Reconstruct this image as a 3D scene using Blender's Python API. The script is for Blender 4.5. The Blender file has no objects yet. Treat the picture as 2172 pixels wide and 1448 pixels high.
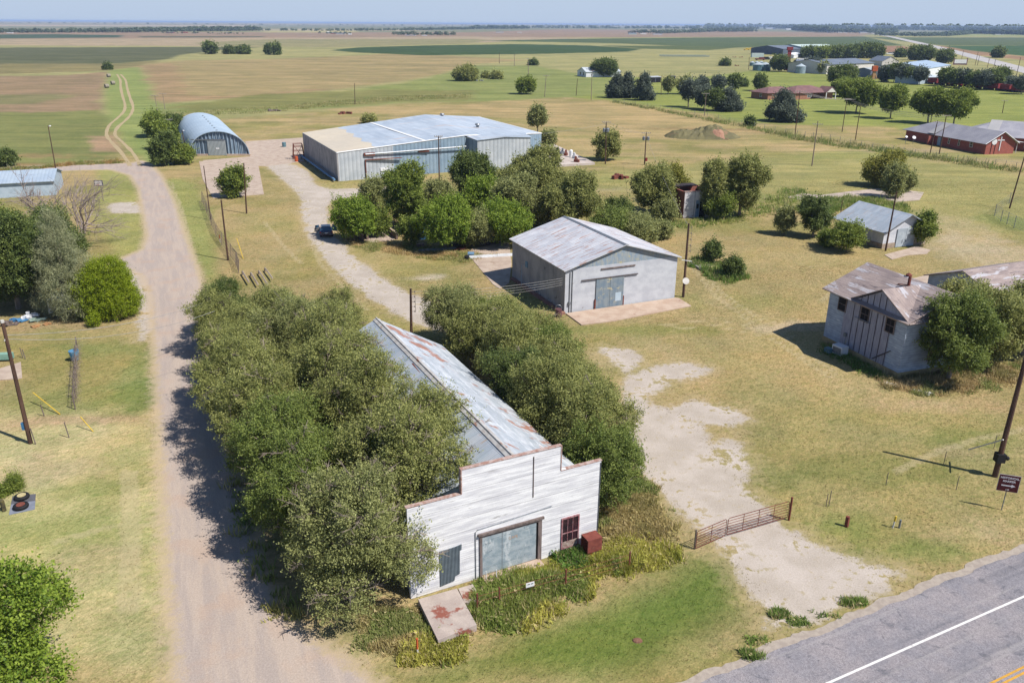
import bpy, math, random
import numpy as np
from mathutils import Matrix, Vector
C = bpy.context.scene.collection
SC = bpy.context.scene
R = math.radians
random.seed(7)
RNG = np.random.default_rng(11)

# ------------------------------------------------------------------ camera
HAZE = 0.00008
CAM_H = 30.0; FPX = 1716.0; CX = 1086.0; CY = 724.0
ROAD_RZ = R(-23.5)
PITCH = math.atan(674/1716); ROLL = R(0.38)
cp_, sp_, cr_, sr_ = math.cos(PITCH), math.sin(PITCH), math.cos(ROLL), math.sin(ROLL)
cd = bpy.data.cameras.new('camera'); cam = bpy.data.objects.new('camera', cd); C.objects.link(cam)
cd.sensor_width = 36; cd.lens = 36*FPX/2172; cd.clip_start = 0.5; cd.clip_end = 90000
m = Matrix(((cr_, -sr_, 0, 0), (sr_*sp_, cr_*sp_, -cp_, 0), (sr_*cp_, cr_*cp_, sp_, CAM_H), (0, 0, 0, 1)))
cam.matrix_world = m
SC.camera = cam

# ------------------------------------------------------------------ sun and sky
SUN_EL = 52.0
SUN_D = Vector((0.88*math.cos(R(SUN_EL)), -0.475*math.cos(R(SUN_EL)), math.sin(R(SUN_EL)))).normalized()
ld = bpy.data.lights.new('sun', 'SUN'); sun = bpy.data.objects.new('sun', ld); C.objects.link(sun)
ld.energy = 5.0; ld.angle = R(0.5); ld.color = (1.0, 0.96, 0.91)
sun.rotation_euler = (-SUN_D).to_track_quat('-Z', 'Y').to_euler()
wd = bpy.data.worlds.new('World'); SC.world = wd; wd.use_nodes = True
wn = wd.node_tree
bg = wn.nodes['Background']
sk = wn.nodes.new('ShaderNodeTexSky'); sk.sky_type = 'NISHITA'; sk.sun_disc = False
sk.sun_elevation = R(SUN_EL); sk.sun_rotation = math.atan2(SUN_D.x, SUN_D.y)
sk.altitude = 300; sk.air_density = 0.7; sk.dust_density = 0.1; sk.ozone_density = 3.0
bg.inputs[1].default_value = 0.11
gm_ = wn.nodes.new('ShaderNodeNewGeometry'); sx = wn.nodes.new('ShaderNodeSeparateXYZ'); wn.links.new(gm_.outputs['Incoming'], sx.inputs[0])
mr = wn.nodes.new('ShaderNodeMapRange'); wn.links.new(sx.outputs[2], mr.inputs[0]); mr.inputs[1].default_value = -.22; mr.inputs[2].default_value = -.0; mr.interpolation_type = 'SMOOTHSTEP'
mx = wn.nodes.new('ShaderNodeMix'); mx.data_type = 'RGBA'; wn.links.new(mr.outputs[0], mx.inputs[0]); wn.links.new(sk.outputs[0], mx.inputs[6])
mx.inputs[7].default_value = (3.25, 3.95, 5.05, 1)      # the dusty blue air low over the plain
wn.links.new(mx.outputs[2], bg.inputs[0])
SC.view_settings.view_transform = 'Standard'; SC.view_settings.look = 'None'
SC.view_settings.exposure = 0.46; SC.view_settings.gamma = 1.0
SC.cycles.max_bounces = 6; SC.cycles.diffuse_bounces = 2; SC.cycles.glossy_bounces = 2
SC.cycles.transparent_max_bounces = 8; SC.cycles.volume_bounces = 0
SC.cycles.use_adaptive_sampling = True

# ------------------------------------------------------------------ photo pixel -> place on the flat ground
def ray(px, py):
    x, y = px-CX, py-CY
    x, y = (x*cr_+y*sr_)/FPX, (-x*sr_+y*cr_)/FPX
    return (x, cp_-y*sp_, -sp_-y*cp_)
def G(px, py, z=0.0):
    d = ray(px, py); t = (z-CAM_H)/d[2]
    return Vector((d[0]*t, d[1]*t, z))
def HT(bx, by, tx, ty):
    b = G(bx, by); d = ray(tx, ty)
    return CAM_H + d[2]*b.y/d[1]
def mpp(px, py):
    return (G(px+1, py)-G(px, py)).length

def lin(c, k=0.62):
    return tuple((((v/255)/12.92 if v/255 <= 0.04045 else ((v/255+0.055)/1.055)**2.4))*k for v in c[:3])+(1.0,)

# ------------------------------------------------------------------ mesh builder
class MB:
    def __init__(s): s.v = []; s.f = []
    def add(s, vs, fs):
        o = len(s.v); s.v += [tuple(v) for v in vs]; s.f += [tuple(i+o for i in f) for f in fs]; return s
    def box(s, x0, x1, y0, y1, z0, z1):
        return s.add([(x0,y0,z0),(x1,y0,z0),(x1,y1,z0),(x0,y1,z0),(x0,y0,z1),(x1,y0,z1),(x1,y1,z1),(x0,y1,z1)],
                     [(0,3,2,1),(4,5,6,7),(0,1,5,4),(1,2,6,5),(2,3,7,6),(3,0,4,7)])
    def obox(s, c, a, size):     # centred box turned by a about z
        ca, sa = math.cos(a), math.sin(a); X, Y, Z = size[0]/2, size[1]/2, size[2]
        return s.add([(c[0]+x*ca-y*sa, c[1]+x*sa+y*ca, c[2]+z) for z in (0, Z) for x, y in ((-X,-Y),(X,-Y),(X,Y),(-X,Y))],
                     [(0,3,2,1),(4,5,6,7),(0,1,5,4),(1,2,6,5),(2,3,7,6),(3,0,4,7)])
    def slab(s, pts, th):        # planar polygon thickened downwards along its normal
        P = [Vector(p) for p in pts]; n = (P[1]-P[0]).cross(P[2]-P[0]).normalized()
        if n.z < 0: n = -n; P = P[::-1]
        k = len(P); Q = [p-n*th for p in P]
        return s.add(P+Q, [tuple(range(k)), tuple(range(2*k-1, k-1, -1))]+[(i, k+i, k+(i+1) % k, (i+1) % k) for i in range(k)])
    def prism(s, poly, z0, z1):
        k = len(poly)
        ar = sum(poly[i][0]*poly[(i+1) % k][1]-poly[(i+1) % k][0]*poly[i][1] for i in range(k))
        if ar < 0: poly = poly[::-1]
        return s.add([(p[0], p[1], z0) for p in poly]+[(p[0], p[1], z1) for p in poly],
                     [tuple(range(k-1, -1, -1)), tuple(range(k, 2*k))]+[(i, (i+1) % k, k+(i+1) % k, k+i) for i in range(k)])
    def sect(s, prof, y0, y1, axis='y'):   # a vertical cross-section (a, z) swept from y0 to y1
        k = len(prof)
        f = (lambda a, z, b: (a, b, z)) if axis == 'y' else (lambda a, z, b: (b, a, z))
        return s.add([f(a, z, y0) for a, z in prof]+[f(a, z, y1) for a, z in prof],
                     [tuple(range(k-1, -1, -1)), tuple(range(k, 2*k))]+[(i, (i+1) % k, k+(i+1) % k, k+i) for i in range(k)])
    def tube(s, pts, rad, seg=6):
        P = [Vector(p) for p in pts]
        if not hasattr(rad, '__len__'): rad = [rad]*len(P)
        o = len(s.v)
        for i, p in enumerate(P):
            d = (P[min(i+1, len(P)-1)]-P[max(i-1, 0)]).normalized()
            a = d.cross(Vector((0, 0, 1)) if abs(d.z) < .9 else Vector((1, 0, 0))).normalized(); b = d.cross(a)
            for j in range(seg):
                t = 2*math.pi*j/seg; q = p+(a*math.cos(t)+b*math.sin(t))*rad[i]
                s.v.append(tuple(q))
        for i in range(len(P)-1):
            for j in range(seg):
                k = (j+1) % seg
                s.f.append((o+i*seg+j, o+i*seg+k, o+(i+1)*seg+k, o+(i+1)*seg+j))
        s.f.append(tuple(o+j for j in range(seg))[::-1]); s.f.append(tuple(o+(len(P)-1)*seg+j for j in range(seg)))
        return s
    def lathe(s, prof, c=(0, 0, 0), seg=20):   # (r, z) profile
        o = len(s.v)
        for r, z in prof:
            for j in range(seg):
                t = 2*math.pi*j/seg; s.v.append((c[0]+r*math.cos(t), c[1]+r*math.sin(t), c[2]+z))
        for i in range(len(prof)-1):
            for j in range(seg):
                k = (j+1) % seg; s.f.append((o+i*seg+j, o+i*seg+k, o+(i+1)*seg+k, o+(i+1)*seg+j))
        s.f.append(tuple(o+j for j in range(seg))[::-1]); s.f.append(tuple(o+(len(prof)-1)*seg+j for j in range(seg)))
        return s
    def ball(s, c, r, seg=10, rings=6):
        pr = [(max(1e-3, math.sin(math.pi*i/rings))*r[0], -math.cos(math.pi*i/rings)*r[2]) for i in range(rings+1)]
        o = len(s.v); s.lathe(pr, (0, 0, 0), seg)
        for i in range(o, len(s.v)):
            x, y, z = s.v[i]; s.v[i] = (c[0]+x, c[1]+y*r[1]/r[0], c[2]+z)
        return s
    def build(s, name, mat, parent=None, smooth=False):
        me = bpy.data.meshes.new(name); me.from_pydata(s.v, [], s.f); me.update()
        if smooth: me.polygons.foreach_set('use_smooth', [True]*len(me.polygons))
        me.materials.append(mat)
        o = bpy.data.objects.new(name, me); C.objects.link(o)
        if parent is not None: o.parent = parent
        return o

def tag(o, label, cat, group=None, kind=None):
    if label: o['label'] = label
    if cat: o['category'] = cat
    if group: o['group'] = group
    if kind: o['kind'] = kind
    return o
def thing(name, label, cat, loc=(0, 0, 0), rz=0, group=None):
    o = bpy.data.objects.new(name, None); C.objects.link(o); o.empty_display_size = .3
    o.location = loc; o.rotation_euler = (0, 0, rz)
    return tag(o, label, cat, group)
def struct(o): o['kind'] = 'structure'; return o
def copy_thing(src, loc, rz, label, name=None, group=None, scale=None):
    def rec(o, par):
        c = o.copy(); C.objects.link(c); c.parent = par
        for ch in [x for x in C.objects if x.parent == o]: rec(ch, c)
        return c
    r = rec(src, None); r.location = loc; r.rotation_euler = (0, 0, rz)
    if scale: r.scale = scale if hasattr(scale, '__len__') else (scale,)*3
    r['label'] = label
    if group: r['group'] = group
    return r
def frameAB(a, b):
    A = G(*a); B = G(*b); d = B-A
    return A, math.atan2(d.y, d.x), d.length

# ------------------------------------------------------------------ numpy meshes (leaves, blades, ground)
def npmesh(name, V, F, mat, parent=None, attrs=None, col=None):
    me = bpy.data.meshes.new(name); V = np.asarray(V, np.float32); F = np.asarray(F, np.int32)
    me.vertices.add(len(V)); me.vertices.foreach_set('co', V.ravel())
    k = F.shape[1]; me.loops.add(F.size); me.loops.foreach_set('vertex_index', F.ravel())
    me.polygons.add(len(F)); me.polygons.foreach_set('loop_start', np.arange(0, F.size, k, dtype=np.int32))
    try: me.polygons.foreach_set('loop_total', np.full(len(F), k, dtype=np.int32))
    except Exception: pass
    me.update(calc_edges=True)
    for nm, a in (attrs or {}).items():
        at = me.attributes.new(nm, 'FLOAT', 'POINT'); at.data.foreach_set('value', np.asarray(a, np.float32).ravel())
    if col is not None:
        at = me.attributes.new('col', 'FLOAT_COLOR', 'POINT')
        at.data.foreach_set('color', np.concatenate([col, np.ones((len(col), 1))], 1).astype(np.float32).ravel())
    me.materials.append(mat)
    o = bpy.data.objects.new(name, me); C.objects.link(o)
    if parent is not None: o.parent = parent
    return o
def unit(a): return a/np.maximum(np.linalg.norm(a, axis=-1, keepdims=True), 1e-9)
_T = np.random.default_rng(3).random((256, 256)).astype(np.float32)
def vnoise(x, y, s):
    x = np.asarray(x)*s+1000; y = np.asarray(y)*s+1000
    xi = np.floor(x).astype(int); yi = np.floor(y).astype(int); fx = x-xi; fy = y-yi
    fx = fx*fx*(3-2*fx); fy = fy*fy*(3-2*fy)
    g = lambda i, j: _T[i & 255, j & 255]
    return (g(xi, yi)*(1-fx)+g(xi+1, yi)*fx)*(1-fy)+(g(xi, yi+1)*(1-fx)+g(xi+1, yi+1)*fx)*fy
def fnoise(x, y, s, o=3):
    r = 0; a = 1; t = 0
    for i in range(o): r = r+a*vnoise(x+31*i, y-17*i, s*2.03**i); t += a; a *= .55
    return r/t

# ------------------------------------------------------------------ materials
class NT:
    def __init__(s, name, rough=.85, metal=0, spec=.3):
        s.m = bpy.data.materials.new(name); s.m.use_nodes = True; s.t = s.m.node_tree
        s.b = s.t.nodes['Principled BSDF']; s.out = s.t.nodes['Material Output']
        s.b.inputs['Roughness'].default_value = rough; s.b.inputs['Metallic'].default_value = metal
        s.b.inputs['Specular IOR Level'].default_value = spec
        s.tc = s.n('ShaderNodeTexCoord').outputs['Object']
        s._xyz = None
    def n(s, t, **kw):
        nd = s.t.nodes.new(t)
        for k, v in kw.items(): setattr(nd, k, v)
        return nd
    def set(s, sock, v):
        if hasattr(v, 'is_linked') or isinstance(v, bpy.types.NodeSocket): s.t.links.new(v, sock)
        else: sock.default_value = v
    def m2(s, op, a, b=0.0, c=0.0):
        nd = s.n('ShaderNodeMath', operation=op); s.set(nd.inputs[0], a); s.set(nd.inputs[1], b); s.set(nd.inputs[2], c)
        return nd.outputs[0]
    def xyz(s):
        if not s._xyz:
            nd = s.n('ShaderNodeSeparateXYZ'); s.t.links.new(s.tc, nd.inputs[0]); s._xyz = nd.outputs
        return s._xyz
    def noise(s, scale, stretch=(1, 1, 1), detail=4, rough=.55, dist=0, rz=0):
        mp = s.n('ShaderNodeMapping'); mp.inputs['Scale'].default_value = stretch; src = s.tc
        if rz:
            vr = s.n('ShaderNodeVectorRotate', rotation_type='Z_AXIS'); vr.inputs['Angle'].default_value = rz; s.t.links.new(s.tc, vr.inputs[0]); src = vr.outputs[0]
        s.t.links.new(src, mp.inputs[0])
        nd = s.n('ShaderNodeTexNoise'); nd.inputs['Scale'].default_value = scale; nd.inputs['Detail'].default_value = detail
        nd.inputs['Roughness'].default_value = rough; nd.inputs['Distortion'].default_value = dist
        s.t.links.new(mp.outputs[0], nd.inputs['Vector']); return nd.outputs[0]
    def step(s, v, lo, hi):
        nd = s.n('ShaderNodeMapRange', interpolation_type='SMOOTHSTEP'); s.set(nd.inputs[0], v)
        s.set(nd.inputs[1], lo); s.set(nd.inputs[2], hi); return nd.outputs[0]
    def mix(s, f, a, b, mode='MIX'):
        nd = s.n('ShaderNodeMix', data_type='RGBA', blend_type=mode); s.set(nd.inputs[0], f); s.set(nd.inputs[6], a); s.set(nd.inputs[7], b)
        return nd.outputs[2]
    def lines(s, coord, period, width, off=0.0):     # 1 on a line
        f = s.m2('FRACT', s.m2('ADD', s.m2('DIVIDE', coord, period), 100.0+off))
        return s.m2('LESS_THAN', f, width)
    def bump(s, h, strength=.4, dist=.05):
        nd = s.n('ShaderNodeBump'); nd.inputs['Strength'].default_value = strength; nd.inputs['Distance'].default_value = dist
        s.set(nd.inputs['Height'], h); s.t.links.new(nd.outputs[0], s.b.inputs['Normal'])
    def col(s, c): s.set(s.b.inputs['Base Color'], c); return s.m

def MAT(name, c1, c2=None, scale=2.0, stretch=(1, 1, 1), rough=.85, metal=0, spec=.3, lo=.35, hi=.65, stain=None,
        lines=None, wave=None, bump=.3, k=.62, fine=.12, stain2=None, sheets=None):
    """weathered surface: two tones, stains, board or panel lines, corrugation"""
    t = NT(name, rough, metal, spec)
    a = lin(c1, k); b = lin(c2 or [v*.85 for v in c1], k)
    n = t.noise(scale, stretch)
    c = t.mix(t.step(n, lo, hi), a, b)
    for st in (stain, stain2):
        if st: sc, ss, th, cc = st; c = t.mix(t.step(t.noise(sc, ss, 6, .65), th, th+.06), c, lin(cc, k))
    if sheets:      # separate metal sheets: (axis along, axis across, width, length, dark lap tone)
        x = t.xyz(); cb = t.n('ShaderNodeCombineXYZ'); t.set(cb.inputs[0], x[sheets[0]] if isinstance(sheets[0], int) else t.m2('ADD', x[0], x[1])); t.set(cb.inputs[1], x[sheets[1]])
        br = t.n('ShaderNodeTexBrick'); t.t.links.new(cb.outputs[0], br.inputs['Vector']); br.offset = .5
        br.inputs['Color1'].default_value = (.86, .87, .89, 1); br.inputs['Color2'].default_value = (1.08, 1.07, 1.06, 1); br.inputs['Mortar'].default_value = (sheets[4],)*3+(1,)
        br.inputs['Scale'].default_value = 1; br.inputs['Brick Width'].default_value = sheets[2]; br.inputs['Row Height'].default_value = sheets[3]; br.inputs['Mortar Size'].default_value = sheets[5] if len(sheets) > 5 else .02; br.inputs['Mortar Smooth'].default_value = .3
        c = t.mix(1.0, c, br.outputs[0], 'MULTIPLY')
    g = t.noise(scale*9, stretch, 3)
    c = t.mix(1.0, c, t.mix(g, (1-fine,)*3+(1,), (1+fine,)*3+(1,)), 'MULTIPLY')
    h = g
    for (ax, per, wid, cc) in (lines or []):
        x = t.xyz(); co = x[ax] if isinstance(ax, int) else t.m2('ADD', x[0], x[1])
        l = t.lines(co, per, wid); c = t.mix(t.m2('MULTIPLY', l, .8), c, lin(cc, k)); h = t.m2('SUBTRACT', h, l)
    if wave:
        ax, per, st = wave; x = t.xyz(); co = x[ax] if isinstance(ax, int) else t.m2('ADD', x[0], x[1])
        w = t.m2('SINE', t.m2('MULTIPLY', co, 2*math.pi/per)); c = t.mix(t.step(w, -.95, -.3), t.mix(.25*st, c, (.02, .02, .03, 1)), c)
        h = t.m2('ADD', t.m2('MULTIPLY', w, 1.5*st), t.m2('MULTIPLY', g, .3))
    t.bump(h, bump, .03)
    return t.col(c)
# ------------------------------------------------------------------ the ground: one sheet to the horizon
def polyW(p): return np.array([[G(*q).x, G(*q).y] for q in p])
def sdf_poly(X, Y, P):
    d = np.full(X.shape, 1e18); ins = np.zeros(X.shape, bool); k = len(P)
    for i in range(k):
        a = P[i]; b = P[(i+1) % k]; ex, ey = b-a; wx = X-a[0]; wy = Y-a[1]
        t = np.clip((wx*ex+wy*ey)/(ex*ex+ey*ey+1e-9), 0, 1)
        d = np.minimum(d, (wx-ex*t)**2+(wy-ey*t)**2)
        c = ((a[1] > Y) != (b[1] > Y))
        with np.errstate(divide='ignore', invalid='ignore'):
            ins ^= c & (X < (b[0]-a[0])*(Y-a[1])/(b[1]-a[1]+1e-12)+a[0])
    d = np.sqrt(d); return np.where(ins, -d, d)
def sdf_line(X, Y, P):
    d = np.full(X.shape, 1e18)
    for a, b in zip(P[:-1], P[1:]):
        ex, ey = b-a; wx = X-a[0]; wy = Y-a[1]; t = np.clip((wx*ex+wy*ey)/(ex*ex+ey*ey+1e-9), 0, 1)
        d = np.minimum(d, (wx-ex*t)**2+(wy-ey*t)**2)
    return np.sqrt(d)
def sst(x, lo, hi):
    t = np.clip((x-lo)/(hi-lo), 0, 1); return t*t*(3-2*t)
DRY = (194, 174, 122); OLV = (168, 160, 98); GRN = (138, 152, 78)
FIELDS = [  # polygon in the photo, colour, feather m, warp m
 ([(-400,330),(1200,190),(2600,230),(2600,60.5),(-400,52)], (180,176,118), 6, 6),
 ([(-900,60),(3000,80),(3000,66),(-900,46.5)], (150,152,118), 60, 60),
 ([(-300,61),(700,62),(900,64),(900,66),(-300,66)], (196,182,150), 30, 30),
 ([(-100,52),(520,54),(560,57),(-100,56)], (205,185,160), 60, 90),
 ([(-200,68),(1000,69),(1200,62),(1850,70),(1830,78),(-200,84)], (176,150,126), 20, 20),
 ([(560,65.5),(760,65.5),(760,69),(560,69.5)], (200,190,135), 15, 15),
 ([(-100,74),(120,73),(262,75),(255,80),(-100,83)], (84,106,80), 8, 8),
 ([(290,77),(560,77.5),(560,79.5),(300,80)], (110,112,84), 8, 8),
 ([(-200,84),(330,82),(1000,78),(1250,81),(1000,92),(700,100),(330,98),(-200,96)], (196,176,146), 12, 14),
 ([(560,84),(1000,83),(1040,86),(1000,93),(700,100),(440,98),(420,90)], (168,162,116), 12, 10),
 ([(-300,104),(60,101),(140,101),(440,100),(560,100),(470,106),(380,117),(360,126),(250,135),(100,137),(-300,137)], (112,116,82), 4, 3),
 ([(-300,137),(250,135),(340,129),(300,140),(225,150),(-300,168)], (156,146,98), 4, 5),
 ([(-300,166),(150,160),(232,152),(228,180),(222,200),(214,240),(-300,246)], (172,148,116), 3, 5),
 ([(-300,205),(120,200),(160,204),(80,222),(-300,226)], (150,146,100), 3, 6),
 ([(-300,244),(90,238),(215,234),(250,250),(244,290),(252,322),(250,340),(100,352),(-300,362)], (142,148,86), 2, 6),
 ([(190,290),(248,285),(256,322),(200,322)], (188,160,128), 1.5, 4),
 ([(232,150),(292,143),(305,160),(330,200),(352,240),(360,300),(352,345),(300,345),(262,300),(232,262),(222,200)], (158,172,98), 2.5, 2),
 ([(302,136),(400,128),(560,126),(760,118),(860,112),(1010,122),(1120,128),(1010,136),(930,160),(850,172),(700,192),(345,219),(330,200)], (182,164,116), 4, 3),
 ([(302,138),(372,134),(400,200),(500,205),(700,186),(700,192),(345,219),(330,200)], (182,156,116), 3, 8),
 ([(700,107),(760,101),(900,97),(1100,94),(1250,97),(1362,104),(1330,110),(1180,114),(900,118),(760,112)], (74,100,54), 3, 2),
 ([(1020,87),(1200,83),(1500,80),(1835,78),(1918,97),(1700,98),(1540,102),(1300,92)], (98,116,70), 3, 2),
 ([(1270,97),(1480,98),(1560,102),(1500,107),(1370,104)], (104,118,66), 3, 2),
 ([(1835,79),(2000,80),(2500,80),(2500,98),(2000,97),(1960,93)], (104,120,74), 3, 2),
 ([(1890,71),(2500,76),(2500,79),(1900,77)], (172,178,104), 4, 3),
 ([(1993,98),(2500,96),(2500,128),(2172,119),(2060,108)], (76,110,62), 3, 2),
 ([(1640,97),(1915,98),(1960,108),(1900,112),(1640,104)], (176,136,108), 3, 3),
 ([(1960,96),(2000,98),(2060,108),(2172,120),(2500,130),(2500,142),(2172,128),(2060,116)], (182,146,114), 3, 3),
 ([(1130,200),(1230,160),(1450,168),(1600,150),(2500,175),(2500,330),(2172,320),(1900,270),(1560,260),(1300,215)], (160,170,84), 4, 5),
 ([(700,200),(880,172),(1000,140),(1130,140),(1300,170),(1300,200),(1100,212),(850,220),(560,236),(345,240),(345,222),(520,212)], (154,164,94), 4, 6),
 ([(560,200),(820,190),(1020,192),(1000,212),(700,224),(400,240),(360,228)], (150,150,88), 3, 8),
 ([(700,232),(1100,216),(1300,216),(1500,242),(1560,262),(1500,300),(1300,290),(1180,262),(1000,242),(800,242)], (196,174,122), 4, 5),
 ([(1160,400),(1300,360),(1900,310),(2172,380),(2400,420),(2400,560),(1900,460),(1300,410)], (178,172,108), 4, 6),
 ([(340,385),(372,380),(430,400),(455,520),(470,640),(430,640),(420,560),(380,470)], (168,172,100), 1.2, 1.5),
 ([(205,352),(285,372),(305,460),(310,530),(250,545),(200,470)], (176,176,104), 1.2, 1.5),
 ([(-200,880),(160,870),(200,870),(330,880),(345,1000),(350,1448),(-200,1448)], (212,200,146), 2, 3),
 ([(-200,1080),(200,1060),(340,1100),(340,1240),(-200,1200)], (200,196,134), 3, 3),
 ([(1500,560),(1750,500),(2172,600),(2172,700),(1900,900),(1700,830),(1300,720)], (192,174,120), 4, 6),
 ([(1560,820),(1900,900),(2172,860),(2172,1200),(1900,1180),(1650,1080)], (174,164,106), 3, 5),
 ([(980,1400),(1100,1330),(1300,1270),(1480,1190),(1550,1190),(1580,1300),(1400,1400),(1250,1448),(900,1448)], (120,138,60), 1.6, 1.2),
]
SPOTS = [  # px, py, half width m, half depth m, colour, strength
 (288,830,2.2,4.5,(132,152,80),.9),(290,780,1.6,5,(146,160,92),.7),(120,850,5,3,(146,156,88),.6),(200,740,5,2,(140,156,90),.6),
 (170,890,4.5,.8,(206,180,142),.8),(20,900,4,1,(206,180,142),.7),(250,1000,2,5,(172,176,110),.6),(60,1000,4,2,(208,192,152),.6),
 (120,1130,5,1.6,(166,174,100),.6),(230,1200,3,2,(206,192,146),.6),(280,1350,3,2,(168,172,112),.5),(180,1040,3,1.2,(160,170,98),.6),
 (1010,700,3,4,(150,156,84),.5),(1130,640,6,3,(150,158,84),.6),(1350,700,7,1.4,(156,160,86),.7),(1560,640,7,3,(164,166,96),.5),
 (905,588,2.6,1.4,(226,210,190),.9),(1700,690,3,1.6,(218,200,170),.7),(1620,700,1.6,1.4,(214,196,168),.6),(1520,640,1.5,3,(206,184,140),.6),
 (1790,1120,2.6,2,(134,150,74),.7),(1950,1170,4,1,(134,150,74),.7),(1880,1000,5,2,(146,152,82),.6),(2050,930,4,2,(140,150,76),.6),
 (2060,960,2,1,(190,170,128),.5),(1860,880,5,2,(160,160,96),.5),(1980,860,6,1.4,(204,180,138),.6),(1660,1010,2,1.6,(148,152,84),.5),
 (1600,900,3,2,(170,160,104),.5),(2110,1130,3,1.4,(206,186,138),.5),(1330,1060,3,4,(172,160,104),.6),
 (740,1360,2,1.6,(198,182,134),.7),(860,1330,2.4,1,(150,152,88),.5),(1100,1240,3,.8,(180,164,108),.5),
 (1540,180,12,8,(142,160,78),.5),(1900,330,30,8,(160,168,88),.5),(2080,340,20,4,(190,172,130),.7),(1960,320,30,3,(196,176,136),.7),
 (1450,560,8,3,(196,178,124),.5),(1250,600,6,4,(196,178,122),.4),(780,560,4,8,(198,180,124),.6),(640,470,3,10,(196,180,122),.5),
 (560,470,3,10,(186,176,112),.5),(600,400,5,6,(190,176,112),.5),(700,400,6,5,(168,168,98),.6),(950,356,12,3,(190,186,110),.6),
 (1380,440,10,4,(176,170,104),.5),(1250,380,9,4,(150,158,88),.6),(1270,402,9,1.2,(214,196,160),.5),(1310,335,12,2,(150,160,84),.6),
 (2080,530,6,10,(216,198,166),.75),(2030,480,5,8,(206,190,150),.6),(1500,275,16,5,(176,146,104),.6),(1560,300,14,5,(180,170,110),.5),
 (1480,420,10,3,(160,156,100),.5),(1700,420,14,5,(150,158,90),.5),(1850,470,10,4,(160,160,96),.4),(2140,470,4,6,(140,156,84),.7),
 (1820,740,4,3,(150,152,88),.5),(1990,800,4,2,(184,160,122),.7),(2100,790,6,2,(182,160,118),.6),(1400,760,3,4,(206,186,140),.5),
 (1280,760,2,2,(206,186,142),.7),(450,380,2,6,(196,170,130),.6),(590,690,3,2,(150,156,84),.5),(220,700,4,3,(190,176,124),.6),
 (250,640,2,3,(182,158,120),.6),(100,690,8,1.6,(182,160,122),.6),(60,330,14,3,(190,150,112),.5),(20,350,14,2,(196,152,116),.6),
]
ROAD = [(370,1500),(352,1250),(343,1100),(338,950),(328,800),(322,690),(316,620),(300,585),(268,568),(236,575),(225,562),(262,545),(300,530),(310,500),(303,455),(293,400),(275,372),(235,360),(170,361),(60,366),(-120,378),
        (-120,362),(40,353),(150,348),(232,346),(278,346),(300,340),(322,350),(342,372),(358,400),(376,440),(390,490),(412,550),(426,590),(436,640),(446,700),(458,780),(480,850),(500,960),(530,1080),(560,1180),(600,1290),(660,1350),(740,1400),(800,1448),(830,1500)]
GRAV = [[(560,346),(610,342),(650,362),(668,392),(700,402),(780,398),(850,396),(858,402),(780,414),(704,424),(690,440),(700,490),(742,540),(800,585),(870,625),(940,650),(1010,668),(1000,700),(930,700),(870,680),(800,640),(740,598),(690,548),(656,500),(640,455),(640,418),(600,380)],
        [(1322,868),(1350,850),(1410,868),(1450,880),(1490,905),(1500,935),(1540,985),(1600,1060),(1660,1118),(1740,1160),(1820,1190),(1905,1214),(1870,1250),(1760,1300),(1690,1330),(1640,1325),(1615,1280),(1570,1210),(1520,1150),(1470,1105),(1420,1060),(1370,1010),(1330,950)],
        [(1330,800),(1390,778),(1450,768),(1500,784),(1480,800),(1420,806),(1400,830),(1350,860),(1322,880)],
        [(1400,868),(1480,850),(1570,872),(1580,890),(1540,905),(1460,892)],
        [(1510,940),(1550,935),(1590,975),(1580,1010),(1550,1010)],
        [(232,432),(292,428),(300,452),(236,452)], [(236,552),(300,556),(322,640),(318,700),(300,720),(295,640),(270,580)],
        [(1270,735),(1330,740),(1360,762),(1330,790),(1300,770)]]
RUTS = [[(298,352),(282,325),(260,302),(244,286),(250,270),(268,254),(279,240),(282,226),(276,208),(270,188),(266,170),(256,158)],
        [(276,352),(258,325),(238,303),(226,286),(232,266),(250,250),(263,236),(265,222),(260,204),(256,186),(255,170),(248,158)]]
GP = [polyW(p) for p in GRAV]; RP = polyW(ROAD); UP = [polyW(p) for p in RUTS]
FP = [(polyW(p), np.array(lin(c)[:3]), f, w) for p, c, f, w in FIELDS]
SPW = [(G(a, b), rx, ry, np.array(lin(c)[:3]), s) for a, b, rx, ry, c, s in SPOTS]
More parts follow.
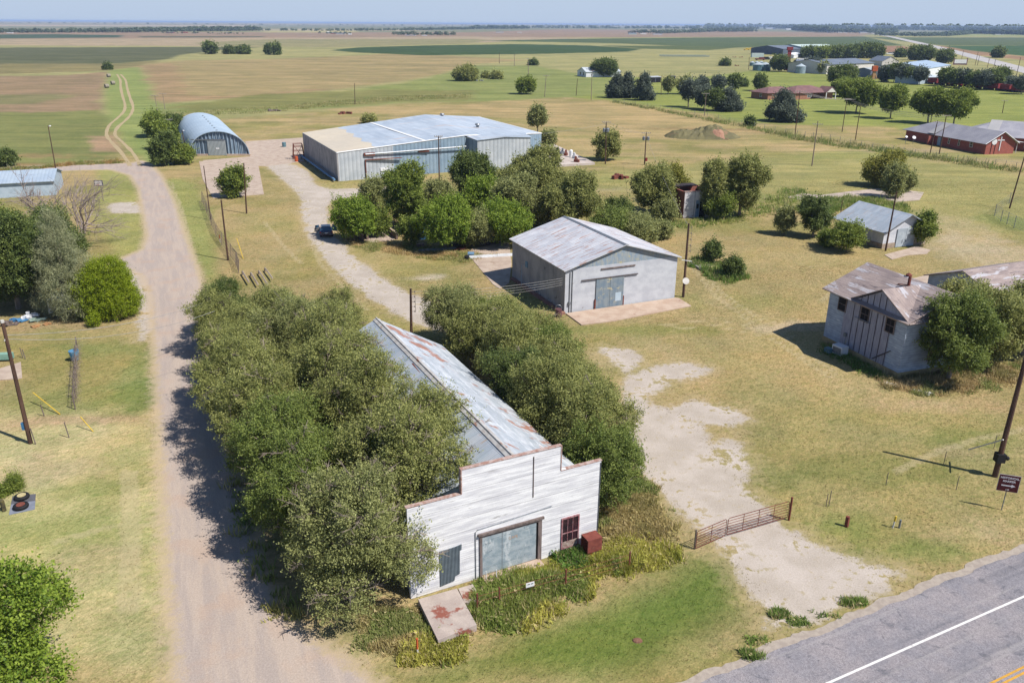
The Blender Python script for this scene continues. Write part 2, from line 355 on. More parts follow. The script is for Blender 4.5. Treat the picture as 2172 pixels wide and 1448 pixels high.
def ground_col(X, Y):
    D = np.hypot(X, Y); c = np.empty(X.shape+(3,))
    n = fnoise(X, Y, .11, 4); n2 = fnoise(X+77, Y-31, .5, 3)
    base = np.array(lin(DRY)[:3]); ol = np.array(lin(OLV)[:3])
    c[:] = base; w = sst(n, .42, .66)[..., None]; c = c*(1-w)+ol*w
    wx = (fnoise(X+13, Y+5, .09, 3)-.5)*2; wf = (vnoise(X, Y, .02)-.5)*2
    for P, col, f, wp in FP:
        lo = P.min(0)-f*4-wp*2; hi = P.max(0)+f*4+wp*2
        k = (X > lo[0]) & (X < hi[0]) & (Y > lo[1]) & (Y < hi[1])
        if not k.any(): continue
        sd = sdf_poly(X[k], Y[k], P)+(wx[k] if f < 10 else wf[k])*wp
        w = sst(-sd, -f, f)[..., None]; c[k] = c[k]*(1-w)+col*w
    for p, rx, ry, col, s in SPW:
        d = np.hypot((X-p.x)/rx, (Y-p.y)/ry)+(n2-.5)*1.5+(n-.5)*.8
        w = (sst(1.5-d, 0, 1.0)*s)[..., None]; c = c*(1-w)+col*w
    v = 1+(n2-.5)*.30*np.exp(-D/400)+(n-.5)*.14
    hue = (fnoise(X-50, Y+90, .3, 3)-.5)*.35*np.exp(-D/300)
    c = c*v[..., None]*np.stack([1+hue*.5, 1+0*hue, 1-hue*.6], -1)
    lu = c@np.array([.3, .6, .1]); far_ = .93+.0*D
    return (lu[..., None]*(1-far_)[..., None]+c*far_[..., None])*np.array([.91, .87, .88])
TYRE = [[(388,470),(415,560),(432,640)],[(378,474),(403,562),(420,645)],[(362,384),(384,440),(405,520)],[(1480,560),(1530,620),(1600,668),(1690,700)],[(1468,566),(1516,628),(1590,680),(1680,712)],
 [(1960,470),(2000,500),(2060,560),(2120,620)],[(1985,465),(2030,498),(2085,556),(2150,615)],[(1900,1000),(1980,960),(2080,930),(2200,905)],[(285,1290),(288,1130),(280,1000)],[(262,1290),(268,1130),(264,1000)],[(120,1150),(220,1120),(330,1110)],
 [(640,470),(680,560),(780,660)],[(1420,700),(1520,690),(1640,720),(1760,800)],[(1400,690),(1520,676),(1650,706),(1775,790)],[(1700,560),(1800,590),(1740,640)],[(560,470),(600,520),(640,560)]]
TP = [polyW(p) for p in TYRE]
def sd_fields(X, Y):
    sr = sdf_poly(X, Y, RP)
    sg = np.minimum.reduce([sdf_poly(X, Y, p) for p in GP])
    su = np.minimum.reduce([sdf_line(X, Y, p) for p in UP])-.42
    return sr, np.minimum(sg, 99), np.minimum(su, 99)
ds = 8.0*(60000/8.0)**(np.linspace(0, 1, 720)); us = np.concatenate([np.linspace(-4, -1.0, 30)[:-1], np.linspace(-1.0, 1.0, 470), np.linspace(1.0, 4, 30)[1:]])
GXX = us[None, :]*(ds[:, None]+14); GYY = np.repeat(ds[:, None], len(us), 1)-4
nr, nc = GXX.shape
idx = np.arange(nr*nc).reshape(nr, nc)
Fg = np.stack([idx[:-1, :-1], idx[:-1, 1:], idx[1:, 1:], idx[1:, :-1]], -1).reshape(-1, 4)
X1, Y1 = GXX.ravel(), GYY.ravel()
gc = ground_col(X1, Y1)
near = Y1 < 700
sr = np.full(X1.shape, 99.); sg = sr.copy(); su = sr.copy()
sr[near], sg[near], su[near] = sd_fields(X1[near], Y1[near])
stt = np.full(X1.shape, 99.); nk = Y1 < 250; stt[nk] = np.minimum.reduce([sdf_line(X1[nk], Y1[nk], p) for p in TP])-.16
RNG2 = np.random.default_rng(5)

def ground_mat():
    t = NT('ground_soil_and_grass', .95, 0, .15)
    at = lambda nm: t.n('ShaderNodeAttribute', attribute_name=nm)
    base = at('col').outputs['Color']; r = at('sd_road').outputs['Fac']; g = at('sd_gravel').outputs['Fac']; u = at('sd_rut').outputs['Fac']
    fine = t.noise(9, detail=6, rough=.7); mid = t.noise(1.6, detail=5, rough=.65); med = t.noise(3.1, (1, .45, 1), 4, .6); big = t.noise(.35, detail=4)
    dist = t.noise(.035, detail=2)
    # dry straw and greener tufts within the grass
    c = t.mix(t.m2('MULTIPLY', t.step(mid, .52, .66), .55), base, t.mix(1, base, (.70, .84, .60, 1), 'MULTIPLY'))
    c = t.mix(t.m2('MULTIPLY', t.step(med, .55, .68), .5), c, t.mix(1, base, (1.22, 1.15, 1.14, 1), 'MULTIPLY'))
    sp = t.step(fine, .38, .66)
    c = t.mix(1, c, t.mix(sp, (.82, .83, .79, 1), (1.15, 1.14, 1.13, 1)), 'MULTIPLY')
    f2 = t.noise(5.5, (1, .28, 1), 5, .7, .7, rz=.5); f3 = t.noise(3.0, (.35, 1, 1), 5, .7, .9, rz=-.3)
    c = t.mix(1, c, t.mix(t.step(f2, .36, .64), (.84, .86, .80, 1), (1.16, 1.13, 1.14, 1)), 'MULTIPLY')
    c = t.mix(1, c, t.mix(t.step(f3, .38, .64), (.87, .92, .84, 1), (1.12, 1.07, 1.08, 1)), 'MULTIPLY')
    # mown windrows and drill lines of the fields, running across
    yy = t.xyz()[1]
    s1 = t.noise(1, (.03, .20, 1), 5, .65, .6); s2 = t.noise(1, (.009, .03, 1), 6, .7, .8); bl = t.noise(.05, (1, 1, 1), 8, .75, .4)
    c = t.mix(1, c, t.mix(t.step(bl, .4, .6), (.90, .93, .88, 1), (1.10, 1.07, 1.08, 1)), 'MULTIPLY')
    w1 = t.m2('MULTIPLY', t.step(yy, 110, 180), t.step(yy, 700, 450)); w2 = t.step(yy, 350, 600)
    c = t.mix(w1, c, t.mix(1, c, t.mix(t.step(s1, .38, .62), (.86, .88, .88, 1), (1.14, 1.12, 1.12, 1)), 'MULTIPLY'))
    c = t.mix(w2, c, t.mix(1, c, t.mix(t.step(s2, .38, .62), (.84, .87, .87, 1), (1.15, 1.13, 1.12, 1)), 'MULTIPLY'))
    tk = at('sd_tyre').outputs['Fac']
    c = t.mix(t.m2('MULTIPLY', t.step(t.m2('ADD', tk, t.m2('MULTIPLY', t.m2('SUBTRACT', mid, .5), .9)), .35, .0), .42), c, lin((208, 190, 150)))
    # dirt track
    nn = t.m2('SUBTRACT', mid, .5); nb = t.m2('SUBTRACT', big, .5); nf = t.m2('SUBTRACT', fine, .5)
    e = t.m2('ADD', t.m2('MULTIPLY', nn, 2.4), t.m2('MULTIPLY', nf, 1.8))
    eb = t.m2('ADD', e, t.m2('MULTIPLY', nb, 2.8))
    um = t.step(t.m2('ADD', u, t.m2('MULTIPLY', e, .3)), .2, -.15)
    c = t.mix(t.m2('MULTIPLY', um, 0), c, t.mix(fine, lin((176, 152, 112)), lin((222, 200, 160))))
    # pale gravel
    grain = t.noise(10, detail=6, rough=.85)
    gcol = t.mix(t.step(big, .35, .65), lin((200, 187, 172)), lin((216, 203, 190)))
    gcol = t.mix(t.step(mid, .56, .70), gcol, lin((196, 180, 152)))
    gcol = t.mix(1, gcol, t.mix(t.step(grain, .3, .7), (.80, .79, .77, 1), (1.14, 1.14, 1.14, 1)), 'MULTIPLY')
    gm = t.step(t.m2('ADD', g, t.m2('MULTIPLY', eb, .9)), .5, -.3)
    halo = t.step(t.m2('ADD', g, t.m2('MULTIPLY', eb, 1.4)), 1.9, .2)
    c = t.mix(t.m2('MULTIPLY', halo, .4), c, lin((200, 178, 138)))
    weed = t.m2('MULTIPLY', t.step(t.m2('ADD', t.m2('MULTIPLY', mid, .6), t.m2('MULTIPLY', big, .5)), .60, .64), t.step(g, -2.4, -.6))
    c = t.mix(t.m2('MULTIPLY', gm, t.m2('SUBTRACT', 1, weed)), c, gcol)
    # the lane: pinkish worn asphalt and gravel with wheel paths
    lane = t.noise(1.0, (.9, .10, 1), 6, .7, .4, rz=ROAD_RZ); lane2 = t.noise(3.4, (1, .10, 1), 6, .75, .3, rz=ROAD_RZ)
    rc = t.mix(t.step(lane, .40, .60), lin((204, 186, 170)), lin((190, 175, 164)))
    rc = t.mix(t.m2('MULTIPLY', t.step(lane2, .52, .66), .35), rc, lin((210, 194, 180)))
    rc = t.mix(t.m2('MULTIPLY', t.step(big, .5, .68), .5), rc, lin((204, 176, 154)))
    rc = t.mix(1, rc, t.mix(t.step(grain, .3, .7), (.80, .79, .79, 1), (1.16, 1.16, 1.16, 1)), 'MULTIPLY')
    sh = t.step(t.m2('ADD', r, t.m2('MULTIPLY', e, .8)), 1.0, -.2)
    c = t.mix(t.m2('MULTIPLY', sh, .75), c, t.mix(1, lin((214, 190, 160)), t.mix(fine, (.8, .8, .8, 1), (1.1, 1.1, 1.1, 1)), 'MULTIPLY'))
    rm = t.step(t.m2('ADD', r, t.m2('MULTIPLY', e, .7)), .05, -.75)
    c = t.mix(rm, c, rc)
    h = t.m2('ADD', t.m2('MULTIPLY', fine, .5), t.m2('MULTIPLY', mid, .9))
    t.bump(h, .35, .12)
    return t.col(c)
ground = npmesh('ground', np.stack([X1, Y1, 0*X1], 1), Fg, ground_mat(), attrs={'sd_road': sr, 'sd_gravel': sg, 'sd_rut': su, 'sd_tyre': stt}, col=gc)
struct(ground)

# ------------------------------------------------------------------ highways: sheets above the ground with markings on top
HWA = math.atan2(*reversed((G(1760, 1448)-G(2172, 1266))[:2]))
def asphalt(name, a, b):
    t = NT(name, .9, 0, .2)
    g = t.noise(30, detail=4, rough=.8); g2 = t.noise(9, detail=4, rough=.7); bn = t.noise(.5, detail=4); st = t.noise(.9, (1, 1, 1), 5, .6, 1.5)
    c = t.mix(t.step(bn, .35, .65), lin(a), lin(b))
    c = t.mix(t.m2('MULTIPLY', t.step(st, .60, .66), .45), c, lin((96, 98, 106)))
    c = t.mix(1, c, t.mix(t.step(g, .35, .65), (.55, .55, .56, 1), (1.3, 1.29, 1.28, 1)), 'MULTIPLY')
    c = t.mix(1, c, t.mix(t.step(g2, .35, .6), (.78, .78, .79, 1), (1.08, 1.08, 1.08, 1)), 'MULTIPLY')
    wp = t.noise(.8, (.035, 1.1, 1), 4, .6, rz=-HWA); c = t.mix(t.m2('MULTIPLY', t.step(wp, .53, .68), .45), c, lin((112, 112, 118)))
    wq = t.noise(2.2, (.02, 1.1, 1), 3, .6, rz=-HWA); c = t.mix(t.m2('MULTIPLY', t.step(wq, .55, .7), .35), c, lin((196, 190, 184)))
    t.bump(g, .3, .02); return t.col(c)
A1 = G(2172, 1266); B1 = G(1760, 1448); hd = (B1-A1).normalized(); hn = Vector((-hd.y, hd.x, 0))
if hn.y < 0: hn = -hn      # towards the grass
def strip(o0, o1, z0, z1, s0, s1, wob=0, n=60):
    m = MB(); top = []; bot = []
    for i in range(n+1):
        s = s0+(s1-s0)*i/n; w = (vnoise(s, 0, .8)-.5)*wob+(vnoise(s, 9, 3.)-.5)*wob*.5
        top.append(A1+hd*s+hn*(o1+w)); bot.append(A1+hd*s+hn*o0)
    V = [(p.x, p.y, z1) for p in bot]+[(p.x, p.y, z1) for p in top]+[(p.x, p.y, z0) for p in top]
    k = n+1; Fs = [(i, i+1, k+i+1, k+i) for i in range(n)]+[(k+i, k+i+1, 2*k+i+1, 2*k+i) for i in range(n)]
    return m.add(V, Fs)
hw = strip(-12.6, 2.75, 0.0, .06, -90, 40, .22, 420).build('highway', asphalt('highway_asphalt', (176, 168, 168), (160, 156, 160))); struct(hw)
tr = MAT('dark_seam', (120, 114, 116), (140, 132, 130))
shd = strip(2.55, 3.3, 0.0, .03, -90, 40, .35, 420).build('highway_shoulder', MAT('gravel_shoulder', (196, 182, 166), (178, 164, 150), 3, bump=.5)); struct(shd)
pw = MAT('white_road_paint', (232, 228, 222), (210, 204, 198), 6, lo=.5, hi=.8, k=.78, stain=(5, (1, 1, 1), .60, (186, 180, 178))); py_ = MAT('yellow_road_paint', (222, 166, 66), (196, 150, 70), 6, k=.75)
struct(strip(-.06, .07, .062, .066, -90, 40).build('edge_line', pw))
struct(strip(-3.52, -3.40, .062, .066, -90, 40).build('centre_line', py_))
struct(strip(-3.78, -3.66, .062, .066, -90, 40).build('centre_line', py_))
dk = MAT('tyre_darkened_asphalt', (132, 130, 136), (156, 152, 154), 1.2, (1, 1, 1), lo=.4, hi=.6)
# the two ruts of the grassy track
def smooth(P, n=8):
    P = [P[0]]+list(P)+[P[-1]]; out = []
    for i in range(1, len(P)-2):
        for k in range(n):
            t = k/n; a, b, c, d = P[i-1:i+3]; out.append(.5*((2*b)+(c-a)*t+(2*a-5*b+4*c-d)*t*t+(3*b-a-3*c+d)*t**3))
    return out+[P[-2]]
RM = MAT('bare_rut_soil', (204, 184, 142), (190, 166, 126), 1.2, stain=(1.6, (1, 1, 1), .58, (160, 160, 100)), k=.6)
for r_ in RUTS:
    P = smooth([G(*q) for q in r_]); V = []; F = []
    for i, p in enumerate(P):
        d = (P[min(i+1, len(P)-1)]-P[max(i-1, 0)]).normalized(); nn_ = Vector((-d.y, d.x, 0)); w_ = .45+.5*vnoise(i*.7, r_[0][0], 1.0)+.0009*p.y
        V += [tuple(p-nn_*w_*.5+Vector((0, 0, .02))), tuple(p+nn_*w_*.5+Vector((0, 0, .02)))]
        if i: F.append((2*i-2, 2*i-1, 2*i+1, 2*i)[::-1])
    struct(MB().add(V, F).build('track', RM))
# far highway
fm = MB(); L_ = [(1842,70),(1890,80),(1940,92),(1998,106),(2060,124),(2120,141),(2200,164),(2330,200)]; Rr = [(1850,70),(1905,80),(1962,92),(2024,106),(2090,122),(2150,137),(2230,158),(2370,192)]
V = [(*G(*a)[:2], .08) for a in L_]+[(*G(*a)[:2], .08) for a in Rr]
fm.add(V, [(i, 8+i, 9+i, i+1)[::-1] for i in range(7)])
struct(fm.build('far_highway', MAT('far_highway_asphalt', (206, 200, 194), (194, 188, 184), .05)))
# ------------------------------------------------------------------ foliage
def leafmat(name, dark, light, trans=.38, k=.66, rough=.55):
    m = bpy.data.materials.new(name); m.use_nodes = True; t = m.node_tree; b = t.nodes['Principled BSDF']; out = t.nodes['Material Output']
    at = t.nodes.new('ShaderNodeAttribute'); at.attribute_name = 'tint'
    mx = t.nodes.new('ShaderNodeMix'); mx.data_type = 'RGBA'; t.links.new(at.outputs['Fac'], mx.inputs[0])
    mx.inputs[6].default_value = lin(dark, k); mx.inputs[7].default_value = lin(light, k)
    t.links.new(mx.outputs[2], b.inputs['Base Color']); b.inputs['Roughness'].default_value = rough
    b.inputs['Specular IOR Level'].default_value = .25
    tr = t.nodes.new('ShaderNodeBsdfTranslucent'); t.links.new(mx.outputs[2], tr.inputs[0])
    ms = t.nodes.new('ShaderNodeMixShader'); ms.inputs[0].default_value = trans
    t.links.new(b.outputs[0], ms.inputs[1]); t.links.new(tr.outputs[0], ms.inputs[2]); t.links.new(ms.outputs[0], out.inputs[0])
    return m
LM = {
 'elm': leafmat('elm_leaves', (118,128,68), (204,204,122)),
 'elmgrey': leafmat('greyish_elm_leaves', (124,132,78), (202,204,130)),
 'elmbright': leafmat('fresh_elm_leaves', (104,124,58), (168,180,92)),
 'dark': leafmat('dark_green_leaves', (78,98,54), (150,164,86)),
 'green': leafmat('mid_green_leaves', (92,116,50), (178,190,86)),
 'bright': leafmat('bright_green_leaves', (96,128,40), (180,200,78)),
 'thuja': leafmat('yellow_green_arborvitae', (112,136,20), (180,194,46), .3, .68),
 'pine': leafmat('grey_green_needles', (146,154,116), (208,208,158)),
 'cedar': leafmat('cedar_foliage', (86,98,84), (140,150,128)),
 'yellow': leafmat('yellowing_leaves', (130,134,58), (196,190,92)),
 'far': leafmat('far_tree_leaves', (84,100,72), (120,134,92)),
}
BARK = MAT('grey_brown_bark', (178,162,146), (146,130,116), 3, (1, 1, .2), bump=.6)
DEAD = MAT('bleached_dead_twigs', (176,160,144), (140,122,108), 3, (1, 1, .3))

def leafcloud(cen, out, K, slen, L, W, rng, droop=.15, up=.7, spread=.5, tint=None):
    N = len(cen)
    a = unit(out+rng.normal(0, spread, (N, 3))+np.array([0, 0, -droop]))
    t = rng.random((N, K, 1)).astype(np.float32)
    pos = cen[:, None]+a[:, None]*t*slen*(.6+.8*rng.random((N, 1, 1)))+rng.normal(0, L*.35+slen*.05, (N, K, 3))
    d = unit(a[:, None]*.5+rng.normal(0, .7, (N, K, 3)))
    nn = rng.normal(0, .75, (N, K, 3))+np.array([0, 0, up])+out[:, None]*.35
    s = unit(np.cross(d, nn))
    l = L*(.7+.6*rng.random((N, K, 1))); w = W*(.7+.6*rng.random((N, K, 1)))
    V = np.stack([pos, pos+d*l*.5+s*w*.5, pos+d*l, pos+d*l*.5-s*w*.5], 2).reshape(-1, 3)
    ti = (rng.random((N, 1))*.55+rng.random((N, K))*.45) if tint is None else np.clip(tint[:, None]+rng.normal(0, .16, (N, K)), 0, 1)
    F = np.arange(N*K*4).reshape(-1, 4)
    return V, F, np.repeat(ti.ravel(), 4)

def sphere_pts(n, rng, zlo=-.75):
    z = rng.uniform(zlo, 1, n); p = rng.uniform(0, 2*math.pi, n); r = np.sqrt(np.maximum(0, 1-z*z))
    return np.stack([r*np.cos(p), r*np.sin(p), z], 1)

def crown(lobes, L, rng, dens=1.0, K=9, slen=None, clump=None, droop=.15, spread=.5, aspect=.55, shell=.8, zlo=-.75, up=1.15, fan=.75, shoots=9):
    """lobes: (x,y,z,rx,ry,rz). Every lobe carries leafy fans: twigs that radiate from a branch end."""
    lobes = np.array(lobes, float); cens = []; outs = []; tints = []
    A = L*L*aspect*.5
    slen = slen or .42+L*1.1
    for i, lb in enumerate(lobes):
        c, r = lb[:3], lb[3:6]; rm = r.mean()
        cr = clump or max(.30, slen*.62)
        cr = min(cr, rm*.6)
        area = 4*math.pi*rm*rm*.85
        nl = dens*area*1.9/A/K
        nc = max(7, int(area/(cr*cr)*.82))
        u = sphere_pts(nc, rng, zlo); k = shell+(1-shell)*rng.random((nc, 1))**.6+rng.normal(0, .09, (nc, 1))
        cc = c+u*r*k
        ins = np.zeros(nc, bool)
        for j, l2 in enumerate(lobes):
            if j != i: ins |= (((cc-l2[:3])/l2[3:6])**2).sum(1) < .5
        cc = cc[~ins]; u = u[~ins]
        if len(cc) == 0: continue
        m = max(3, int(nl/nc)); tc = rng.random(len(cc))
        bd = unit(u+rng.normal(0, .35, u.shape)+np.array([0, 0, .25]))
        fan_d = unit(bd[:, None]+rng.normal(0, fan, (len(cc), m, 3)))
        P = cc[:, None]-bd[:, None]*cr*.35+rng.normal(0, cr*.16, (len(cc), m, 3))
        cens.append(P.reshape(-1, 3)); outs.append(fan_d.reshape(-1, 3))
        tints.append(np.repeat(.2+.55*tc, m)+rng.normal(0, .12, len(cc)*m))
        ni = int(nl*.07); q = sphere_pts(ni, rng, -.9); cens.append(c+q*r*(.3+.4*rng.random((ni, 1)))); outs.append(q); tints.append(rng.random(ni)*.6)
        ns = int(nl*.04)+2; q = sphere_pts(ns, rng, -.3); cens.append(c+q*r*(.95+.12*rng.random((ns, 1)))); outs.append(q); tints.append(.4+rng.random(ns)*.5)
    P = np.concatenate(cens); O = np.concatenate(outs); T = np.concatenate(tints)
    k = P[:, 2] > .05; P, O, T = P[k], O[k], T[k]
    a_, f_, t_ = leafcloud(P, O, K, slen, L, L*aspect, rng, droop, up, spread, T)
    # long leafy shoots standing out of the outline
    cs = []; os_ = []
    for lb in lobes:
        r = lb[3:6]; n = max(3, int(r.mean()**2*shoots/max(.5, slen))); q = sphere_pts(n, rng, .05); cs.append(lb[:3]+q*r*.88); os_.append(unit(q*.7+rng.normal(0, .25, (n, 3))+np.array([0, 0, .55])))
    cs = np.concatenate(cs); os_ = np.concatenate(os_); k2 = (cs[:, 2] > .2); cs, os_ = cs[k2], os_[k2]
    b_, g_, u_ = leafcloud(cs, os_, int(K*1.1), slen*1.7, L, L*aspect, rng, 0, up, .05, .35+rng.random(len(cs))*.6)
    return np.concatenate([a_, b_]), np.concatenate([f_, g_+len(a_)]), np.concatenate([t_, u_])

def limbs(base, top, lobes, r0, rng, fine=0, seg=6):
    m = MB(); base = Vector(base)
    for st in range(1):
        mid = base.lerp(Vector(top), .5)+Vector((rng.normal(0, r0), rng.normal(0, r0), 0))
        m.tube([base-Vector((0, 0, .1)), mid, Vector(top)], [r0*1.15, r0*.8, r0*.45], seg)
    for lb in lobes:
        c = Vector(lb[:3]); s = base.lerp(Vector(top), rng.uniform(.25, .8)); q = s.lerp(c, .5)+Vector((0, 0, .12*(c-s).length))
        m.tube([s, q, c], [r0*.5, r0*.3, r0*.12], 5)
        for _ in range(fine):
            d = Vector(sphere_pts(1, rng, -.4)[0]); e = c+Vector((d.x*lb[3], d.y*lb[4], d.z*lb[5]))*.95
            m.tube([q.lerp(c, rng.uniform(.2, 1)), c.lerp(e, .5)+Vector((0, 0, .1)), e], [r0*.16, r0*.09, r0*.03], 4)
    return m

def auto_lobes(rng, w, h, zb, form='round', n=None):
    """lobes filling an envelope of radius w, from height zb to h"""
    L = []; zc = (h+zb)/2; rz = (h-zb)/2
    n = n or {'elm': 1, 'round': 10, 'wide': 14, 'cone': 8, 'column': 4, 'bush': 8}[form]
    for i in range(n):
        t = (i+.5)/n; ang = i*2.4+rng.uniform(-.4, .4)
        if form == 'cone':
            z = zb+(h-zb)*t*.92; rr = w*(1-t)*.62+.1*w; rad = w*(.62*(1-t)+.22)
            L.append((rr*.7*math.cos(ang), rr*.7*math.sin(ang), z, rad, rad, (h-zb)*.22))
        elif form == 'column':
            z = zb+(h-zb)*(.15+.75*t); L.append((w*.2*math.cos(ang), w*.2*math.sin(ang), z, w*.8, w*.8, (h-zb)*.24))
        else:
            u = 1-2*t; rr = math.sqrt(max(0, 1-u*u)); k = .58
            rad = (.40 if form != 'wide' else .34)*w*rng.uniform(.6, 1.3); k = .68*rng.uniform(.75, 1.2)
            L.append((rr*k*w*math.cos(ang), rr*k*w*math.sin(ang), zc+u*rz*.6+rng.uniform(-.1, .1)*rz, rad, rad, min(rad, rz)*.8))
    if form == 'elm':
        L = []
        for i in range(17):
            t = (i+.5)/17; ang = i*2.4+rng.uniform(-.5, .5); u = 1-1.7*t; rr = math.sqrt(max(0, 1-u*u)); rad = w*rng.uniform(.24, .42); k = rng.uniform(.55, .92)
            L.append((rr*k*w*math.cos(ang), rr*k*w*math.sin(ang), zc+(h-zb)*.40*u+rng.uniform(-.5, .4), rad, rad, rad*rng.uniform(.6, .85)))
        L.append((0, 0, zc, w*.55, w*.55, rz*.6))
    if form in ('round', 'bush', 'wide'): L.append((0, 0, zc, w*.5, w*.5, rz*.62))
    return L

TREES = {}
def tree(name, label, cat, loc, w, h, mat='green', form='round', zb=None, dist=None, dens=1.0, group=None, trunk=True, twigs=0, off=(0, 0),
         L=None, K=14, lobes=None, seed=0, r0=None, fine=0, asp=.55, droop=.1, spread=.14, clump=None, bark=None, lean=None):
    rng = np.random.default_rng(abs(hash((round(loc[0], 2), round(loc[1], 2), seed))) % 2**31)
    loc = Vector(loc); dist = dist or math.hypot(loc.x, loc.y, )
    dist = math.hypot(dist, 25)
    t = thing(name, label, cat, loc, 0, group)
    if zb is None: zb = h*(.12 if form in ('bush', 'cone', 'column') else .25)
    L = L or max(.12, .0019*dist+.03)
    sl = .42+L*1.1; w = max(w*.6, w-sl*.45) if form != 'elm' else w*1.0; h = max(h*.7, h-sl*.5)
    lb = lobes or auto_lobes(rng, w, h, zb, form)
    lb = [(x+off[0], y+off[1], z, a, b, c) for x, y, z, a, b, c in lb]
    V, F, T = crown(lb, L, rng, dens, K, droop=droop, spread=spread, aspect=asp, clump=clump)
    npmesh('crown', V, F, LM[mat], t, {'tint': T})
    if trunk:
        r0 = r0 or max(.09, h*.022)
        m = limbs((0, 0, 0), (off[0]*.6, off[1]*.6, zb+(h-zb)*.55), lb, r0, rng, fine)
        for _ in range(twigs):
            l = lb[rng.integers(len(lb))]; d = Vector(sphere_pts(1, rng, .0)[0]); c = Vector(l[:3])
            e0 = c+Vector((d.x*l[3], d.y*l[4], d.z*l[5]))*.85; m.tube([c, e0], [.035, .02], 3); e1 = e0+(d+Vector(rng.normal(0, .35, 3))).normalized()*rng.uniform(.5, 1.1)
            m.tube([e0, e1], [.035, .014], 3)
            for _ in range(6):
                f = e0.lerp(e1, rng.uniform(.3, .9)); m.tube([f, f+(d+Vector(rng.normal(0, .6, 3))).normalized()*rng.uniform(.25, .6)], [.018, .008], 3)
        m.build('trunk', bark or BARK, t)
    return t
def ptree(name, label, cat, bx, by, ty, wpx, mat='green', form='round', **kw):
    p = G(bx, by); s = mpp(bx, by); h = HT(bx, by, bx, ty)*.98; w = wpx*s/2
    return tree(name, label, cat, p, w*.92, h, mat, form, **kw)

# local frame of the false-front store: x along its front, y back from it
ST_O = G(872, 1270); _d = (G(1266, 1150)-ST_O).normalized(); ST_A = math.atan2(_d.y, _d.x)
def ST(u, n, z=0):
    return Vector((ST_O.x+_d.x*u-_d.y*n, ST_O.y+_d.y*u+_d.x*n, z))
grove = [  # u, n of the trunk; crown radius, height; crown offset (u, n); leaves; label; twigs
 (-3.7,.7,4.1,7.2,(.5,.6),'elmgrey','large grey-green elm at the near end of the lane grove, overhanging the store front corner',60),
 (-1.2,4.2,3.7,8.3,(1.2,.2),'elm','tall elm with bleached dead twigs beside the store wall, just behind the nearest elm',50),
 (-5.0,6.4,3.1,7.2,(0,0),'elmbright','fresh green elm leaning over the lane next to the store',10),
 (-.9,9.0,3.5,8.6,(3.3,-1.6),'elm','elm whose crown bulges furthest over the store roof',16),
 (-4.6,11.6,3.3,7.8,(-.3,0),'elmbright','bright elm over the lane where the shadow on the road is broadest',8),
 (-1.0,13.6,3.5,8.6,(1.8,0),'elm','elm in the middle of the grove, leaning against the store eave',30),
 (-4.8,17.4,3.2,7.7,(-.2,0),'elm','elm on the lane edge halfway up the grove',12),
 (-1.0,19.2,3.3,8.5,(1.5,0),'elm','elm beside the store wall at the bare grey twigs in mid grove',40),
 (-4.6,23,3.2,7.4,(-.8,0),'elm','elm pushing out over the lane above the first big road shadow',12),
 (-1.0,25,3.2,8.2,(1.6,0),'elm','elm at the rear corner of the store, lane side',16),
 (-4.6,29,3.1,6.9,(-.8,0),'elm','spreading elm on the lane edge beyond the rear of the store',10),
 (.4,31,3.2,7.6,(0,0),'elmgrey','grey-green elm behind the store rear corner',14),
 (4.2,32.5,2.5,6.3,(0,0),'elm','rounded elm that stands out right of the grove behind the store',6),
 (-4.4,35,2.9,6.5,(0,0),'elm','low elm on the lane side near the far end of the grove',8),
 (.2,38,2.7,6.2,(0,0),'elm','elm in front of the broken timber frame at the grove end',6),
 (-5,41.5,2.6,5.8,(0,0),'elm','elm beside the small isolated shadow on the lane',4),
 (-3.8,47,2.6,5.4,(0,0),'dark','darker round elm at the far end of the grove, near the leaning fence',2),
 (6.4,38.5,2.1,5.3,(0,0),'elm','feathery elm standing right of the timber frame at the grove end',2),
 (1.6,44.0,2.0,4.4,(0,0),'elm','small elm just below the timber rails',2),
]
for i, (u, n, r, h, of, mt, lab, tw) in enumerate(grove):
    of = (of[0]+(1.0 if u > -2.5 and n < 27 else 0), of[1])
    o = Vector((math.cos(ST_A)*of[0]-math.sin(ST_A)*of[1], math.sin(ST_A)*of[0]+math.cos(ST_A)*of[1]))
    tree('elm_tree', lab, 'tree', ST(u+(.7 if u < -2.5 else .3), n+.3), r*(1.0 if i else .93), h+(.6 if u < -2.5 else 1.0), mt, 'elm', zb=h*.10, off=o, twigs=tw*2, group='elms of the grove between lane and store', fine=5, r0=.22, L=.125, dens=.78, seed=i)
grove2 = [
 (14.9,3.4,2.5,5.6,'elmbright','elm nearest the right front corner of the store'),
 (15.4,7.2,3.0,6.8,'elm','broad elm beside the store roof, above the red crate corner'),
 (15.2,11.4,2.9,7.2,'elm','elm touching the store eave where the shadow falls on the roof'),
 (18.3,12.4,2.5,6.2,'elm','elm on the gravel side opposite the middle of the store'),
 (15.0,16.2,2.5,6.8,'dark','dark elm beside the gap along the store eave'),
 (18.6,17.0,2.7,6.6,'elm','elm bordering the bare gravel yard'),
 (17.0,21.4,2.8,7.0,'elm','tall elm in the centre of the clump right of the store'),
 (20.8,21.6,2.5,5.8,'elmbright','elm on the outer bulge towards the grey shed apron'),
 (18.6,26.2,2.8,6.6,'elm','elm below the shadowed wall of the grey shed'),
 (22.2,26.6,2.2,5.0,'elm','low elm closest to the rusty drum by the shed'),
 (16.2,28.6,2.3,5.8,'elm','elm behind the rusty part of the store roof'),
 (20.0,31.5,2.4,5.6,'elmbright','fresh elm near the far end of the right clump'),
 (17.0,34.0,2.8,6.2,'elmgrey','pale elm at the far left tip of the right clump, beside the driveway'),
]
